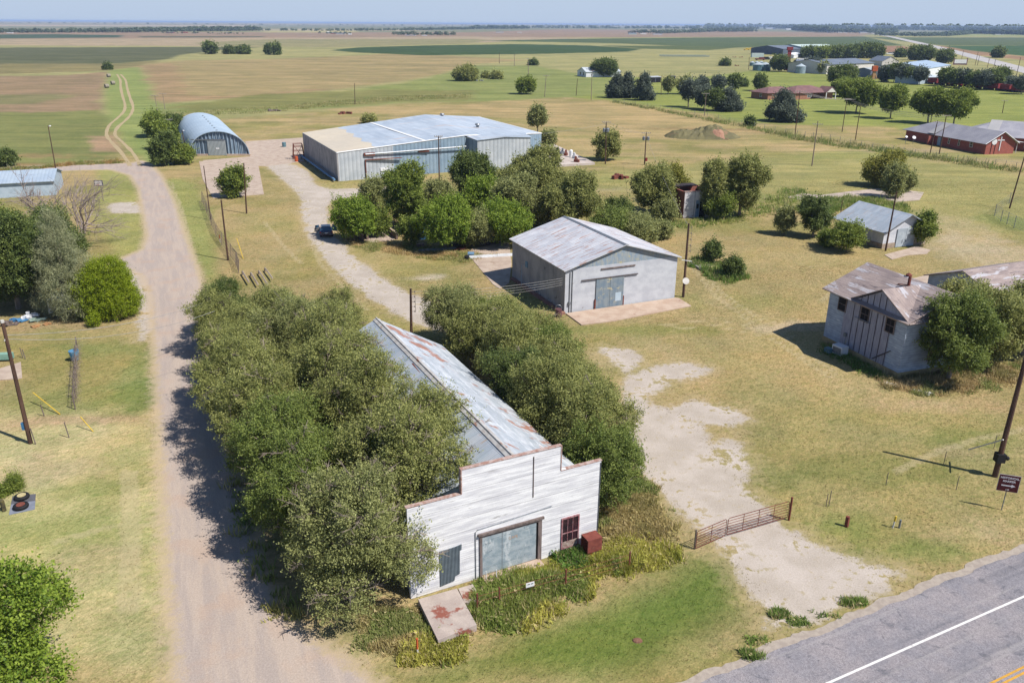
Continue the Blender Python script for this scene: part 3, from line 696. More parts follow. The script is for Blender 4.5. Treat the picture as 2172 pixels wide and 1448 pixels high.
for i, (u, n, r, h, mt, lab) in enumerate(grove2):
    tree('elm_tree', lab, 'tree', ST(u, n), r*1.08, h+.3, mt, 'elm', zb=h*.10, twigs=6, group='elms along the right side of the store', fine=2, r0=.17, L=.13, dens=.78, seed=50+i)

# left side trees
ptree('leafy_tree', 'bright green leafy tree filling the bottom left corner of the view', 'tree', 30, 1520, 1165, 390, 'bright', 'bush', zb=.2, L=.17, dens=1.0, K=7, asp=.6, seed=1)
ptree('leafy_tree', 'dark broad tree on the far left behind the junk pile', 'tree', 40, 655, 430, 250, 'dark', 'wide', zb=.4, L=.22, dens=1.1, seed=2)
ptree('leafy_tree', 'dark green tree between the metal roof and the grey pine', 'tree', 120, 600, 425, 190, 'dark', 'wide', zb=.4, L=.22, dens=1.1, seed=3)
ptree('leafy_tree', 'dense dark tree at the left edge above the blue tarp', 'tree', -20, 610, 405, 170, 'green', 'wide', zb=.4, L=.22, dens=1.1, seed=4)
ptree('pine_tree', 'grey-green pine standing left of the yellow-green arborvitae', 'tree', 152, 668, 455, 150, 'pine', 'cone', zb=.5, L=.3, asp=.12, K=26, dens=.55, clump=.55, droop=-.2, seed=5)
th = [(0,0,2.6,3.0,2.8,2.7),(1.1,-.3,1.5,2.6,2.5,1.9),(-1.0,.2,1.8,2.5,2.5,2.0),(.6,.3,4.2,2.1,2.1,2.0)]
tree('arborvitae', 'big rounded yellow-green arborvitae beside the lane', 'shrub', G(228, 668), 3.5, 6, 'thuja', lobes=th, L=.13, K=12, dens=1.25, clump=.28, asp=.5, spread=.3, droop=-.7, seed=6)
ptree('arborvitae', 'small round arborvitae left of the big yellow-green one', 'shrub', 178, 675, 648, 28, 'thuja', 'column', L=.12, K=12, clump=.2, zb=.1, seed=7)
ptree('arborvitae', 'little arborvitae in front of the big yellow-green one', 'shrub', 200, 692, 662, 30, 'thuja', 'column', L=.12, K=12, clump=.2, zb=.1, seed=8)
# bare dead tree between
def bare_tree(name, label, loc, h, w, seed, lean=(0, 0)):
    rng = np.random.default_rng(seed); t = thing(name, label, 'tree', loc); m = MB()
    def br(p, d, L, r, lv):
        q = p+d*L*.5+Vector(rng.normal(0, .06*L, 3)); e = q+(d+Vector(rng.normal(0, .16, 3))).normalized()*L*.5
        m.tube([p, q, e], [r, r*.8, r*.55], 4 if lv else 6)
        if lv >= 4: return
        for _ in range(4 if lv < 3 else 5):
            nd = (d+Vector(rng.normal(0, .55, 3))+Vector((lean[0], lean[1], .08))).normalized()
            br(p.lerp(e, rng.uniform(.45, 1)), nd, L*rng.uniform(.55, .8), r*.5, lv+1)
    for _ in range(4): br(Vector((0, 0, .2)), Vector((rng.normal(0, .5)+lean[0], rng.normal(0, .5)+lean[1], .9)).normalized(), h*.42, .16, 1)
    m.build('branches', MAT('grey_bare_wood', (176,160,150), (146,130,122), 2), t); MB().tube([(0, 0, -.1), (0, 0, .6)], [.28, .2]).build('trunk', BARK, t); return t
bare_tree('bare_tree', 'leafless grey tree spreading towards the lane beside the metal-roofed shed', G(172, 530), 13, 5, 4, (.3, .08))
bare_tree('bare_tree', 'leafless tree in front of the metal shed roof', G(110, 500), 11.5, 4, 9, (.0, .0))
# along the quonset
for a in [('bushy tree left of the quonset, farthest back', 330,290,232,70,'green'), ('bushy tree between track and quonset', 352,318,250,62,'green'),
          ('low dark bush touching the quonset wall', 352,350,282,70,'dark'), ('rounded bush at the front corner of the quonset', 385,348,308,60,'green'), ('small tree behind the lamp pole by the quonset', 372,285,236,50,'dark')]:
    ptree('bushy_tree', a[0], 'tree', *a[1:5], a[5], 'bush', zb=.2, dens=1.1, group='trees beside the quonset hut')
ptree('bush', 'bush growing on the old slab between two poles', 'bush', 500, 418, 348, 78, 'green', 'bush', zb=.15)
ptree('bush', 'dark round bush at the left edge above the branch road', 'bush', 12, 352, 318, 60, 'dark', 'bush', zb=.1)
ptree('bush', 'tiny round bush alone in the left lawn', 'bush', 34, 1038, 1004, 28, 'green', 'bush', zb=.15, L=.09)
ptree('bush', 'low leafy plant at the left edge beside the tiny bush', 'bush', 6, 1048, 1034, 26, 'green', 'bush', zb=.03, L=.1, trunk=False)
# cluster between warehouse and grey shed
for a in [
 ('spiky bright bush behind the parked car', 752,510,408,128,'bright','bush'), ('thin grey-green tree at the warehouse lane', 790,450,380,62,'elmgrey','column'),
 ('tall broadleaf tree in front of the warehouse doors', 862,490,328,118,'green','round'), ('small bush between car and concrete walls', 800,500,440,80,'green','bush'),
 ('bright tree standing over the blue junk', 945,528,408,140,'bright','round'), ('low green bush left of the blue junk', 872,520,450,62,'green','bush'),
 ('dark dense tree against the warehouse wall', 1005,420,312,110,'dark','wide'), ('upright green tree in the middle of the thicket', 1030,460,360,110,'bright','round'),
 ('wide olive tree at the right of the warehouse', 1130,450,308,170,'elm','wide'), ('shaded tree in the heart of the thicket', 1095,480,350,110,'elmgrey','round'),
 ('green bush in front of the thicket above the shed roof', 1075,520,420,140,'bright','bush'), ('olive tree on the right edge of the thicket', 1215,485,360,130,'elm','round'),
 ('tree between the thicket and the shed ridge', 1160,480,385,90,'elm','round'), ('grey-green scrub behind the blue junk', 1000,520,440,110,'elmgrey','bush'),
 ('bush beneath the electric pole by the warehouse', 930,440,385,80,'elmgrey','bush'),
 ('low scrub behind the grey shed roof', 1290,510,440,110,'elmbright','bush'), ('olive scrub right of the grey shed ridge', 1350,515,455,110,'elmgrey','bush'),
 ('dark scrub beside the thicket gap', 1310,470,420,70,'dark','bush'), ('low bush along the rear wall of the grey shed', 1400,505,470,60,'elmgrey','bush'),
 ('large olive tree left of the brick ruin', 1385,455,335,120,'elm','wide'), ('yellowing tree behind the brick ruin', 1420,430,335,70,'yellow','round'),
 ('grey shrub against the brick ruin wall', 1410,468,425,62,'elmgrey','bush'),
 ('tall rounded tree right of the brick ruin', 1568,458,308,112,'elm','wide'), ('slender tree beside the brick ruin doorway', 1508,462,340,62,'elm','column'),
 ('bush under the tall tree near the ruin door', 1530,465,400,70,'green','bush'),
 ('small dark shrub farthest left of the white garage', 1662,498,432,42,'elmgrey','bush'), ('tree between the dark shrub and the white garage', 1724,503,400,76,'dark','round'),
 ('round shrub at the left wall of the white garage', 1795,535,465,78,'green','bush'), ('round shrub behind the white garage', 1952,520,438,66,'green','bush'),
 ('small bush left of the round garage shrub', 1755,522,490,45,'green','bush'),
 ('big rounded bush beyond the old concrete slabs', 1870,395,322,100,'yellow','bush'), ('grey leafless-looking shrub beside the big rounded bush', 1910,405,358,66,'elmgrey','bush'),
 ('scrubby tree behind the pole at the slabs', 1890,420,350,50,'elmgrey','column'),
 ('bush on the rubble patch beyond the grey shed', 1508,558,508,42,'dark','bush'), ('bush at the right end of the rubble patch', 1552,588,540,48,'dark','bush'),
 ('lone tree on the far side of the warehouse', 1140,283,222,48,'elmgrey','round'), ('shrub at the far right corner of the warehouse', 1165,305,278,36,'elmgrey','bush'),
 ('tree leaning behind the transformer pole', 1286,340,268,66,'elm','round'), ('tiny bush beyond the warehouse roof', 784,262,248,34,'elm','bush'),
 ('leafy tree covering the right wall of the old barn', 2010,806,590,190,'elmbright','wide'), ('tree right of the one on the barn wall', 2085,775,580,190,'elm','wide'),
 ('tree at the right edge beyond the old barn', 2165,750,560,150,'elm','wide'), ('tree between barn roof and right edge', 2045,740,585,150,'elm','round'),
]:
    far = a[2] < 300
    ptree('bush' if a[6] == 'bush' else 'leafy_tree', a[0], 'bush' if a[6] == 'bush' else 'tree', a[1], a[2], a[3], a[4], a[5], a[6], dens=1.0, zb=.3 if not far else None, seed=21, fine=1 if a[2] > 440 else 0)
# trees of the green fields
for a in [
 ('dark wide tree shading the white farmhouse', 1282,163,130,58,'dark','wide'),
 ('lone round tree on the green field behind the warehouse', 1117,200,168,44,'green','round'),
 ('bushy tree at the junk mound in the green strip', 985,172,146,58,'elm','bush'), ('small bush right of the junk mound', 1052,168,156,26,'elm','bush'),
 ('small bush left of the junk mound stones', 1030,166,160,14,'elm','bush'),
 ('leftmost cedar of the pair-and-one by the road bend', 1307,208,160,42,'cedar','cone'), ('cedar leaning right beside the leftmost cedar', 1330,208,158,34,'cedar','cone'),
 ('separate cedar right of the cedar pair', 1364,213,158,40,'cedar','cone'), ('thin grey tree between cedar and pole', 1417,200,162,24,'elmgrey','round'),
 ('cedar at the left of the big cedar clump', 1460,228,166,44,'cedar','round'), ('grey tree at the rear left of the big cedar clump', 1450,200,164,30,'elmgrey','round'), ('dark cedar in the middle of the big cedar clump', 1492,232,186,46,'cedar','round'),
 ('cedar at the right of the big cedar clump', 1543,236,190,56,'cedar','cone'), ('cedar between the two crossarm poles', 1515,236,192,44,'dark','round'),
 ('round tree behind the cedar clump', 1523,194,162,30,'cedar','round'), ('dark round tree left of the field bush', 1557,194,158,28,'dark','round'), ('small field bush beside the dark round tree', 1576,184,172,16,'dark','bush'),
 ('tree beside the slim pale pole on the field', 1610,193,159,28,'dark','round'), ('thin tree at the back of the cedar clump', 1490,190,166,26,'cedar','round'),
 ('spreading grey-green cedar in front of the brown-roofed ranch house', 1658,258,195,72,'cedar','cone'), ('tiny round bush on the fence row', 1590,268,250,17,'dark','bush'),
 ('dark tree behind the right end of the ranch house', 1785,192,143,64,'dark','wide'), ('large oak in front of the ranch house gable', 1815,240,170,88,'green','wide'), ('oak overhanging the ranch house gable', 1790,205,172,60,'green','wide'),
 ('round oak standing alone left of the church', 1888,252,183,62,'green','round'), ('big oak left of the church roofs', 1968,262,183,76,'green','wide'), ('big oak directly behind the church roofs', 2022,266,190,86,'green','wide'),
 ('left tree of the field tree row', 448,115,94,28,'dark','round'), ('second tree of the field tree row', 487,115,101,20,'dark','bush'), ('widest bush of the field tree row', 520,115,100,24,'dark','bush'),
 ('narrow fourth tree of the field tree row', 569,116,97,12,'dark','column'), ('forked last tree of the field tree row', 588,117,95,15,'dark','column'), ('tiny bush between the second and widest trees', 505,114,104,10,'dark','bush'),
 ('small bush at the end of the grassy track', 229,148,142,12,'dark','bush'),
 ('bush at the far dirt bank', 1131,139,131,16,'dark','bush'), ('bush on the earth bank left of the silos', 1538,140,131,20,'dark','bush'),
 ('dark tree between the two silo groups', 1652,152,122,40,'dark','round'), ('scruffy tree right of the silos', 1725,155,128,36,'cedar','round'), ('thin scruffy tree before the long white building', 1745,157,134,22,'elmgrey','round'),
 ('first dark tree of the row above the long building', 1715,123,106,32,'dark','round'), ('second dark tree of the row above the long building', 1742,124,105,30,'green','round'), ('third dark tree of the row above the long building', 1770,124,104,34,'dark','round'),
 ('fourth dark tree of the row above the long building', 1800,124,103,34,'dark','round'), ('fifth dark tree of the row above the long building', 1826,124,101,30,'dark','round'), ('largest dark tree at the right end of that row', 1848,124,98,44,'dark','round'),
 ('small tree among the white vehicles by the highway', 1908,122,109,20,'dark','round'), ('leftmost tree of the trio below the highway', 1942,128,104,30,'dark','round'), ('middle tree of the trio below the highway', 1960,132,102,34,'dark','round'), ('right tree of the trio below the highway', 2000,134,112,30,'dark','round'),
 ('lone dark tree in the field beyond the highway', 2115,123,105,20,'dark','round'), ('thin brown tree beside the orange grain leg', 1873,174,143,16,'cedar','column'),
 ('first tree of the windbreak', 1895,175,137,30,'dark','round'), ('second tree of the windbreak', 1912,176,140,30,'cedar','round'), ('third tree of the windbreak', 1927,177,148,22,'dark','round'), ('fourth tree of the windbreak, before the blue-roofed shed', 1950,180,146,26,'cedar','round'),
 ('rightmost cedar at the end of the railcar line', 2166,200,166,34,'cedar','round'),
 ('round brown shrub by the railcars, left', 2124,180,168,12,'cedar','bush'), ('round brown shrub by the railcars, middle', 2142,179,169,11,'cedar','bush'), ('round brown shrub by the railcars, right', 2151,181,171,12,'cedar','bush'),
 ('large dark tree of the railcar row, farthest left', 2003,183,149,32,'dark','round'), ('second tree of the railcar row', 2025,186,152,34,'dark','round'), ('third tree of the railcar row', 2042,187,152,34,'cedar','round'), ('fourth tree of the railcar row', 2064,190,156,30,'dark','round'),
 ('fifth tree of the railcar row', 2085,191,154,34,'cedar','round'), ('sixth tree of the railcar row', 2104,191,152,34,'dark','round'), ('tree behind the end of the railcar row', 2124,172,150,28,'dark','round'),
]:
    nm = 'bush' if a[6] == 'bush' else ('cedar_tree' if a[5] == 'cedar' else 'broadleaf_tree')
    ptree(nm, a[0], 'bush' if nm == 'bush' else 'tree', *a[1:7], dens=1.0, zb=.2 if a[6] == 'bush' else (3.2 if 'railcar' in a[0] or 'windbreak' in a[0] else None), seed=33)
# ------------------------------------------------------------------ building materials
WOODW = MAT('peeling_white_boards', (238,236,234), (206,204,206), 1.3, (.35,1,3.2), stain=(2.2,(.3,1,6),.60,(176,172,170)), stain2=(1.1,(.25,1,3),.66,(150,146,144)),
            lines=[(2,.145,.07,(176,174,176)),(2,.87,.022,(120,116,116))], k=.84, bump=.4)
RUSTW = MAT('rusted_coping', (178,136,120), (212,190,180), 5, bump=.4)
GALV = MAT('streaked_galvanized_roof', (218,222,226), (190,198,204), .9, (2.2,.5,1), rough=.5, metal=.1, spec=.5, stain=(1.6,(2.8,.35,1),.57,(240,244,248)),
           stain2=(.42,(.7,1.0,1),.55,(190,140,120)), wave=(1,.15,.4), bump=.35, k=.72, sheets=(1,0,.7,1.25,.72,.018))
GALV2 = MAT('dull_galvanized_roof', (196,208,218), (210,216,222), .7, (.5,2,1), rough=.5, metal=.1, spec=.5, stain=(1.1,(.4,2.6,1),.60,(208,192,178)), wave=(1,.15,.4), bump=.4, k=.66, sheets=(1,0,.7,1.25,.70,.02))
CORR = MAT('corrugated_steel_sheet', (160,176,186), (142,158,170), 2, rough=.5, metal=.2, spec=.5, wave=(0,.085,1.6), bump=.8)
DOORM = MAT('crumpled_zinc_door', (196,206,210), (162,178,186), 1.5, (1,1,1.6), rough=.5, metal=.1, spec=.5, stain=(1.4,(1,1,.4),.56,(222,228,230)), stain2=(2.0,(1,1,1.6),.60,(146,160,168)), lines=[(2,.62,.025,(140,152,160))], bump=.5)
WEATH = MAT('weathered_frame_wood', (146,130,124), (112,98,92), 4, (1,1,.2), bump=.5)
MAROON = MAT('maroon_painted_wood', (158,92,96), (190,150,150), 6, bump=.4)
GLASSD = MAT('dark_broken_glass', (72,48,54), (40,34,42), 3, rough=.25, spec=.6)
GLASS = MAT('dark_window_glass', (58,66,78), (40,48,58), 1, rough=.15, spec=.7)
DARK = MAT('dark_opening', (30,28,30), (22,20,22), 1)  # near-black colour that puts in the shade inside openings, gaps and recesses
CONC = MAT('pale_concrete', (212,192,172), (194,172,154), .8, stain=(.5,(1,1,1),.60,(180,156,136)), lines=None, bump=.3)
CONC2 = MAT('stained_concrete_ramp', (206,190,178), (188,172,162), 1.2, stain=(.55,(1,1,1),.56,(158,96,80)), bump=.3)
PINKC = MAT('pinkish_concrete_apron', (216,192,170), (200,172,150), .7, stain=(1.2,(1,1,1),.62,(176,140,120)), bump=.3)
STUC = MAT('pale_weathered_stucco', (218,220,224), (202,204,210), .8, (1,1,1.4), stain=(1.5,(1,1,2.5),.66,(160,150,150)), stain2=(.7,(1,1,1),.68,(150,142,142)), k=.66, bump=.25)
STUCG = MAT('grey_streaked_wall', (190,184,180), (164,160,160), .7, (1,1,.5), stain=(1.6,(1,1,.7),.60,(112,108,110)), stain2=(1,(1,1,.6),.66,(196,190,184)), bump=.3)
BLUEP = MAT('flaking_blue_siding', (150,168,184), (176,180,176), 1.6, (1.6,1,.8), stain=(1.2,(1,1,2),.58,(196,188,146)), lines=[(0,.55,.03,(110,120,130))], k=.66)
BLUED = MAT('blue_painted_sliding_door', (128,146,160), (150,160,164), 1.6, stain=(1.0,(1,1,1.6),.58,(196,188,160)), lines=[(0,.6,.03,(92,106,118))], k=.66)
SROOF = MAT('pale_metal_roof_with_rust_stripes', (220,220,222), (204,204,208), .8, (1,.6,1), rough=.55, metal=.05, spec=.4, stain=(1.0,(.32,3.4,1),.545,(190,156,142)), wave=(1,.42,.5), bump=.3, k=.76, sheets=(1,0,.84,3.7,.8,.02))
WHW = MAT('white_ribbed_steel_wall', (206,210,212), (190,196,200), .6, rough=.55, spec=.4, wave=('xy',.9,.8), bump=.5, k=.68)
WHB = MAT('shade_painted_ribbed_wall', (160,182,198), (146,170,188), .6, rough=.55, spec=.4, wave=('xy',.9,.9), bump=.5)  # bluer, darker copy of the white ribbed wall; its shade is in the colour
WHR = MAT('blue_grey_sheet_roof', (202,212,222), (184,196,208), .08, rough=.55, spec=.4, stain=(.35,(.2,1.4,1),.60,(214,196,186)), lines=None, bump=.1, k=.68, sheets=(1,0,6,.95,.88,.03))
WHT = MAT('tan_primer_roof', (222,208,184), (212,200,180), .1, rough=.7, bump=.1, k=.68)
QSH = MAT('blue_grey_arch_steel', (172,190,204), (184,200,212), .3, rough=.55, spec=.4, wave=(1,.62,.6), bump=.5, k=.8)
QFR = MAT('ribbed_blue_end_wall', (142,164,182), (126,148,168), .6, rough=.6, wave=(0,1.0,2.2), bump=.9)
QDR = MAT('light_steel_sliding_door', (190,196,196), (176,184,186), .6, rough=.55, wave=(0,.32,1), bump=.5, k=.62)
BARNW = MAT('weathered_blue_grey_clapboard', (178,190,204), (156,166,182), 1.2, (1,1,2.5), stain=(1.5,(.6,.6,3),.62,(214,218,222)), lines=[(2,.24,.09,(122,126,140))], k=.84)
BARNP = MAT('vertical_greyish_planks', (174,174,186), (154,152,166), 2, (3,1,.5), stain=(1.0,(1,1,.5),.64,(200,186,150)), lines=[(0,.16,.12,(130,124,134))], k=.80)
BARNR = MAT('patchy_asphalt_shingle_roof', (186,168,160), (160,144,140), 1.2, (.4,1.4,1), stain=(.6,(.5,2.2,1),.55,(206,202,206)), stain2=(1.6,(.4,3,1),.60,(112,100,102)), lines=[(1,.3,.05,(136,122,118))], bump=.5)
YSTONE = MAT('yellowish_foundation', (206,182,132), (180,156,116), 1.4, stain=(1.8,(1,1,1),.6,(150,130,106)), bump=.3)
BRICK_R = None
def brickmat(name, c1, c2, mort, k=.6):
    t = NT(name, .9); br = t.n('ShaderNodeTexBrick'); x = t.xyz()
    cb = t.n('ShaderNodeCombineXYZ'); t.set(cb.inputs[0], t.m2('ADD', x[0], x[1])); t.set(cb.inputs[1], x[2]); t.t.links.new(cb.outputs[0], br.inputs['Vector'])
    br.inputs['Color1'].default_value = lin(c1, k); br.inputs['Color2'].default_value = lin(c2, k); br.inputs['Mortar'].default_value = lin(mort, k)
    br.inputs['Scale'].default_value = 1; br.inputs['Brick Width'].default_value = .24; br.inputs['Row Height'].default_value = .085; br.inputs['Mortar Size'].default_value = .008
    n = t.noise(1.2); c = t.mix(1, br.outputs[0], t.mix(n, (.75,.75,.75,1), (1.2,1.2,1.2,1)), 'MULTIPLY'); t.bump(br.outputs[1], -.3, .02); return t.col(c)
BR_R = brickmat('old_red_brick', (182,112,96), (160,92,80), (170,140,126)); BR_C = brickmat('church_red_brick', (184,98,82), (162,84,72), (160,120,108), .7); BR_T = brickmat('ranch_house_brick', (190,130,100), (170,110,86), (180,150,130))
WPB = MAT('peeling_white_paint_on_brick', (226,220,218), (206,198,198), 2, stain=(1.8,(1,1,1),.60,(168,120,104)), stain2=(3,(1,1,1),.64,(110,104,108)), k=.7)
GROOF = MAT('grey_shingle_roof', (172,170,176), (158,156,164), .4, stain=(.3,(1,1,1),.66,(180,176,178)), bump=.2, k=.72)
BROOF = MAT('brown_shingle_roof', (150,112,108), (132,98,98), .5, bump=.2)
GREYP = MAT('pale_roof_patch', (196,192,190), (186,184,184), .5)
WHITE = MAT('white_paint', (236,236,236), (222,222,222), 1, k=.78); OFFW = MAT('off_white_paint', (226,220,210), (210,204,196), 1, k=.72)
BLUEM = MAT('bright_blue_paint', (70,130,180), (90,150,196), 2); ORANGE = MAT('orange_paint', (222,110,60), (206,96,50), 2); YEL = MAT('yellow_plastic', (230,196,70), (214,176,60), 2, k=.7)
RUST = MAT('rusty_steel', (150,84,66), (118,66,56), 4, stain=(6,(1,1,1),.6,(176,110,80)), bump=.4); REDB = MAT('rust_red_painted_metal', (150,82,68), (128,66,56), 3, stain=(3,(1,1,1),.64,(196,150,130)), bump=.3)
STEEL = MAT('grey_galvanized_steel', (160,164,168), (136,140,146), 4, rough=.45, metal=.4, spec=.5)
TEAL = MAT('teal_corrugated_steel', (112,150,158), (96,132,142), 1, rough=.5, spec=.5, wave=(2,.5,1), bump=.4); SILV = MAT('silver_corrugated_steel', (172,190,200), (150,170,184), 1, rough=.5, spec=.5, wave=(2,.5,1), bump=.4)
POLEW = MAT('brown_creosote_pole', (112,84,68), (84,62,52), 3, (1,1,.15), bump=.5); POLEG = MAT('weathered_grey_pole', (170,152,138), (140,122,110), 3, (1,1,.15), bump=.5)
WIRE = MAT('wire_metal', (190,186,180), (170,166,160), 1); BLACK = MAT('black_rubber', (40,40,42), (30,30,32), 3, rough=.7)
REDC = MAT('railcar_red', (176,72,70), (150,58,58), 1.5, stain=(1.2,(1,1,1),.62,(196,120,110))); BLROOF = MAT('blue_steel_roof', (120,146,180), (110,136,172), .3); DBLUE = MAT('dark_blue_wall', (40,62,120), (50,72,128), .5)
SGREY = MAT('slate_grey_roof', (128,138,152), (116,126,142), .3); MINT = MAT('pale_mint_roof', (206,220,214), (196,212,206), .3, k=.7)

def gable_walls(m, x0, x1, y0, y1, ze, zr, axis='y', xr=None):
    """closed house body; the ridge runs along axis"""
    if axis == 'y':
        xr = xr if xr is not None else (x0+x1)/2
        return m.sect([(x0, 0), (x1, 0), (x1, ze), (xr, zr), (x0, ze)], y0, y1, 'y')
    yr = xr if xr is not None else (y0+y1)/2
    return m.sect([(y0, 0), (y1, 0), (y1, ze), (yr, zr), (y0, ze)], x0, x1, 'x')
def gable_roof(m, x0, x1, y0, y1, ze, zr, axis='y', oh=.35, og=.3, th=.1, lift=.03, xr=None):
    if axis == 'y':
        xr = xr if xr is not None else (x0+x1)/2
        for s, xe in ((-1, x0), (1, x1)):
            k = (zr-ze)/abs(xr-xe); xo = xe+s*oh; zo = ze-k*oh
            m.slab([(xo, y0-og, zo+lift+th), (xr, y0-og, zr+lift+th), (xr, y1+og, zr+lift+th), (xo, y1+og, zo+lift+th)], th)
    else:
        yr = xr if xr is not None else (y0+y1)/2
        for s, ye in ((-1, y0), (1, y1)):
            k = (zr-ze)/abs(yr-ye); yo = ye+s*oh; zo = ze-k*oh
            m.slab([(x0-og, yo, zo+lift+th), (x1+og, yo, zo+lift+th), (x1+og, yr, zr+lift+th), (x0-og, yr, zr+lift+th)], th)
    return m
def window(root, x, y, z, w, h, face='front', fr=None, gl=None, sash=1, cross=1, name='window'):
    """x,z lower left corner on the wall; face front looks to -y, left looks to -x"""
    def bx(m, a0, a1, z0, z1, d0, d1):
        return m.box(a0, a1, y-d1, y-d0, z0, z1) if face == 'front' else (m.box(x-d1, x-d0, a0, a1, z0, z1) if face == 'left' else m.box(x+d0, x+d1, a0, a1, z0, z1))
    a = x if face == 'front' else y
    f = MB(); t = .09
    bx(f, a-t, a+w+t, z-t, z, .0, .07); bx(f, a-t, a+w+t, z+h, z+h+t, .0, .07); bx(f, a-t, a, z, z+h, .0, .07); bx(f, a+w, a+w+t, z, z+h, .0, .07)
    if sash: bx(f, a, a+w, z+h*.48, z+h*.48+.05, .01, .055)
    for i in range(1, cross+1): bx(f, a+w*i/(cross+1)-.015, a+w*i/(cross+1)+.015, z, z+h, .01, .045)
    o = f.build(name, fr or WHITE, root)
    g = MB(); bx(g, a, a+w, z, z+h, -.05, .02); g.build('pane', gl or GLASS, o); return o

# ------------------------------------------------------------------ 1. the false-front store
st = thing('false_front_store', 'long white-boarded store with stepped false front and rusty-streaked metal gable roof', 'store', ST_O, ST_A)
fac = MB()
fac.prism  # stepped board front, 0.2 m thick
P = [(0,-.0),(12.2,-.0),(12.2,5.78),(9.4,5.85),(9.4,7.40),(3.2,7.45),(3.2,5.93),(0,5.86)]
n_ = len(P); fac.add([(a,0,z) for a,z in P]+[(a,.2,z) for a,z in P], [tuple(range(n_)), tuple(range(2*n_-1,n_-1,-1))]+[(i,n_+i,n_+(i+1)%n_,(i+1)%n_)[::1] for i in range(n_)])
fac.build('stepped_front_wall', WOODW, st)
cp = MB(); cp.box(9.43,12.26,-.02,.25,5.80,5.84).box(3.14,9.46,-.02,.25,7.45,7.49).box(-.06,3.17,-.02,.25,5.93,5.97); cp.box(3.13,3.2,-.03,.24,5.98,7.45).box(9.4,9.46,-.03,.24,5.86,7.45)
cp.build('coping', RUSTW, st)
b = MB(); gable_walls(b, .15, 12.05, .22, 26.0, 3.75, 6.92, 'y', 6.65); b.build('side_wall', MAT('grey_side_boards', (178,176,176), (150,146,146), 2, (.3,1,3), lines=[(2,.2,.08,(120,116,116))]), st)
def roofhalf(s):
    xe = -.15 if s < 0 else 12.4; ze = 3.62; m = MB(); N = 5
    y0, y1 = .24, 26.3
    for i in range(N):
        pass
    m.slab([(xe, y0, ze+.1), (6.65, y0, 7.08), (6.65, y1, 7.08), (xe, y1, ze+.1)], .07); return m
roofhalf(-1).build('roof', GALV2, st); rr = roofhalf(1).build('roof', GALV, st)
rc = MB(); rc.tube([(6.65,.3,7.12),(6.65,26.35,7.12)], .07, 6); rc.slab([(6.35,.28,6.99),(6.65,.28,7.13),(6.65,26.35,7.13),(6.35,26.35,6.99)],.02); rc.slab([(6.95,.28,6.99),(6.65,.28,7.13),(6.65,26.35,7.13),(6.95,26.35,6.99)],.02); rc.build('ridge_cap', MAT('aged_ridge_cap', (214,212,208), (190,184,178), 2, stain=(2,(1,.4,1),.6,(170,120,96))), rr)
pt = MB(); pt.slab([(4.6,15.2,5.87),(6.2,14.6,6.86),(6.3,16.4,6.92),(4.9,16.6,6.06)], .03); pt.build('rusted_sheet', RUST, st)
# garage door
fr = MB(); fr.box(4.2,4.36,-.08,0,0,2.98).box(7.98,8.22,-.08,0,0,2.98).box(4.1,8.34,-.14,0,2.92,3.06).box(4.36,7.98,-.05,0,2.76,2.92).box(4.36,7.98,-.02,0,0,.18); f_ = fr.build('door_frame', WEATH, st)
dr = MB(); dr.box(4.36,7.86,-.03,-.003,.2,2.76); d_ = dr.build('garage_door', DOORM, st); MB().box(7.86,7.98,-.02,-.003,.2,2.76).build('door_gap', DARK, d_)
MB().box(5.62,5.65,-.036,-.03,.2,2.76).box(4.55,4.95,-.036,-.03,2.25,2.28).build('door_seam', STEEL, d_)
MB().box(4.3,8.1,-.7,-.0,-.05,.16).build('sill', PINKC, st)
sheet = MB()
sheet.add([(1.75,-.04,.28),(2.62,-.05,.42),(2.66,-.05,.70),(2.95,-.05,.78),(2.98,-.05,2.35),(3.08,-.05,2.36),(3.10,-.05,2.72),(2.72,-.05,2.66),(1.74,-.04,2.60)]+[(1.75,-.003,.28),(2.62,-.003,.42),(2.66,-.003,.70),(2.95,-.003,.78),(2.98,-.003,2.35),(3.08,-.003,2.36),(3.10,-.003,2.72),(2.72,-.003,2.66),(1.74,-.003,2.60)],
          [tuple(range(9)), tuple(range(17,8,-1))]+[(i,9+i,9+(i+1)%9,(i+1)%9) for i in range(9)])
sheet.build('corrugated_patch', CORR, st)
window(st, 9.66, 0, .42, 1.06, 2.0, fr=MAROON, gl=GLASSD, cross=2, name='window')
MB().box(9.66,10.72,-.06,-.025,.42,.80).build('broken_sill_board', MAT('bare_broken_wood',(206,186,172),(150,120,110),8,bump=.6), st)
tr_ = MB(); tr_.tube([(3.95,-.04,.1),(3.95,-.04,3.25),(4.1,-.04,3.38),(8.9,-.04,3.62)], .025, 5); tr_.build('conduit', STEEL, st)
MB().tube([(7.62,-.02,4.55),(7.62,-.02,7.2)], .035, 4).build('seam_batten', WEATH, st)
MB().tube([(12.16,-.03,.1),(12.16,-.03,5.7)], .03, 4).build('corner_strip', STEEL, st)
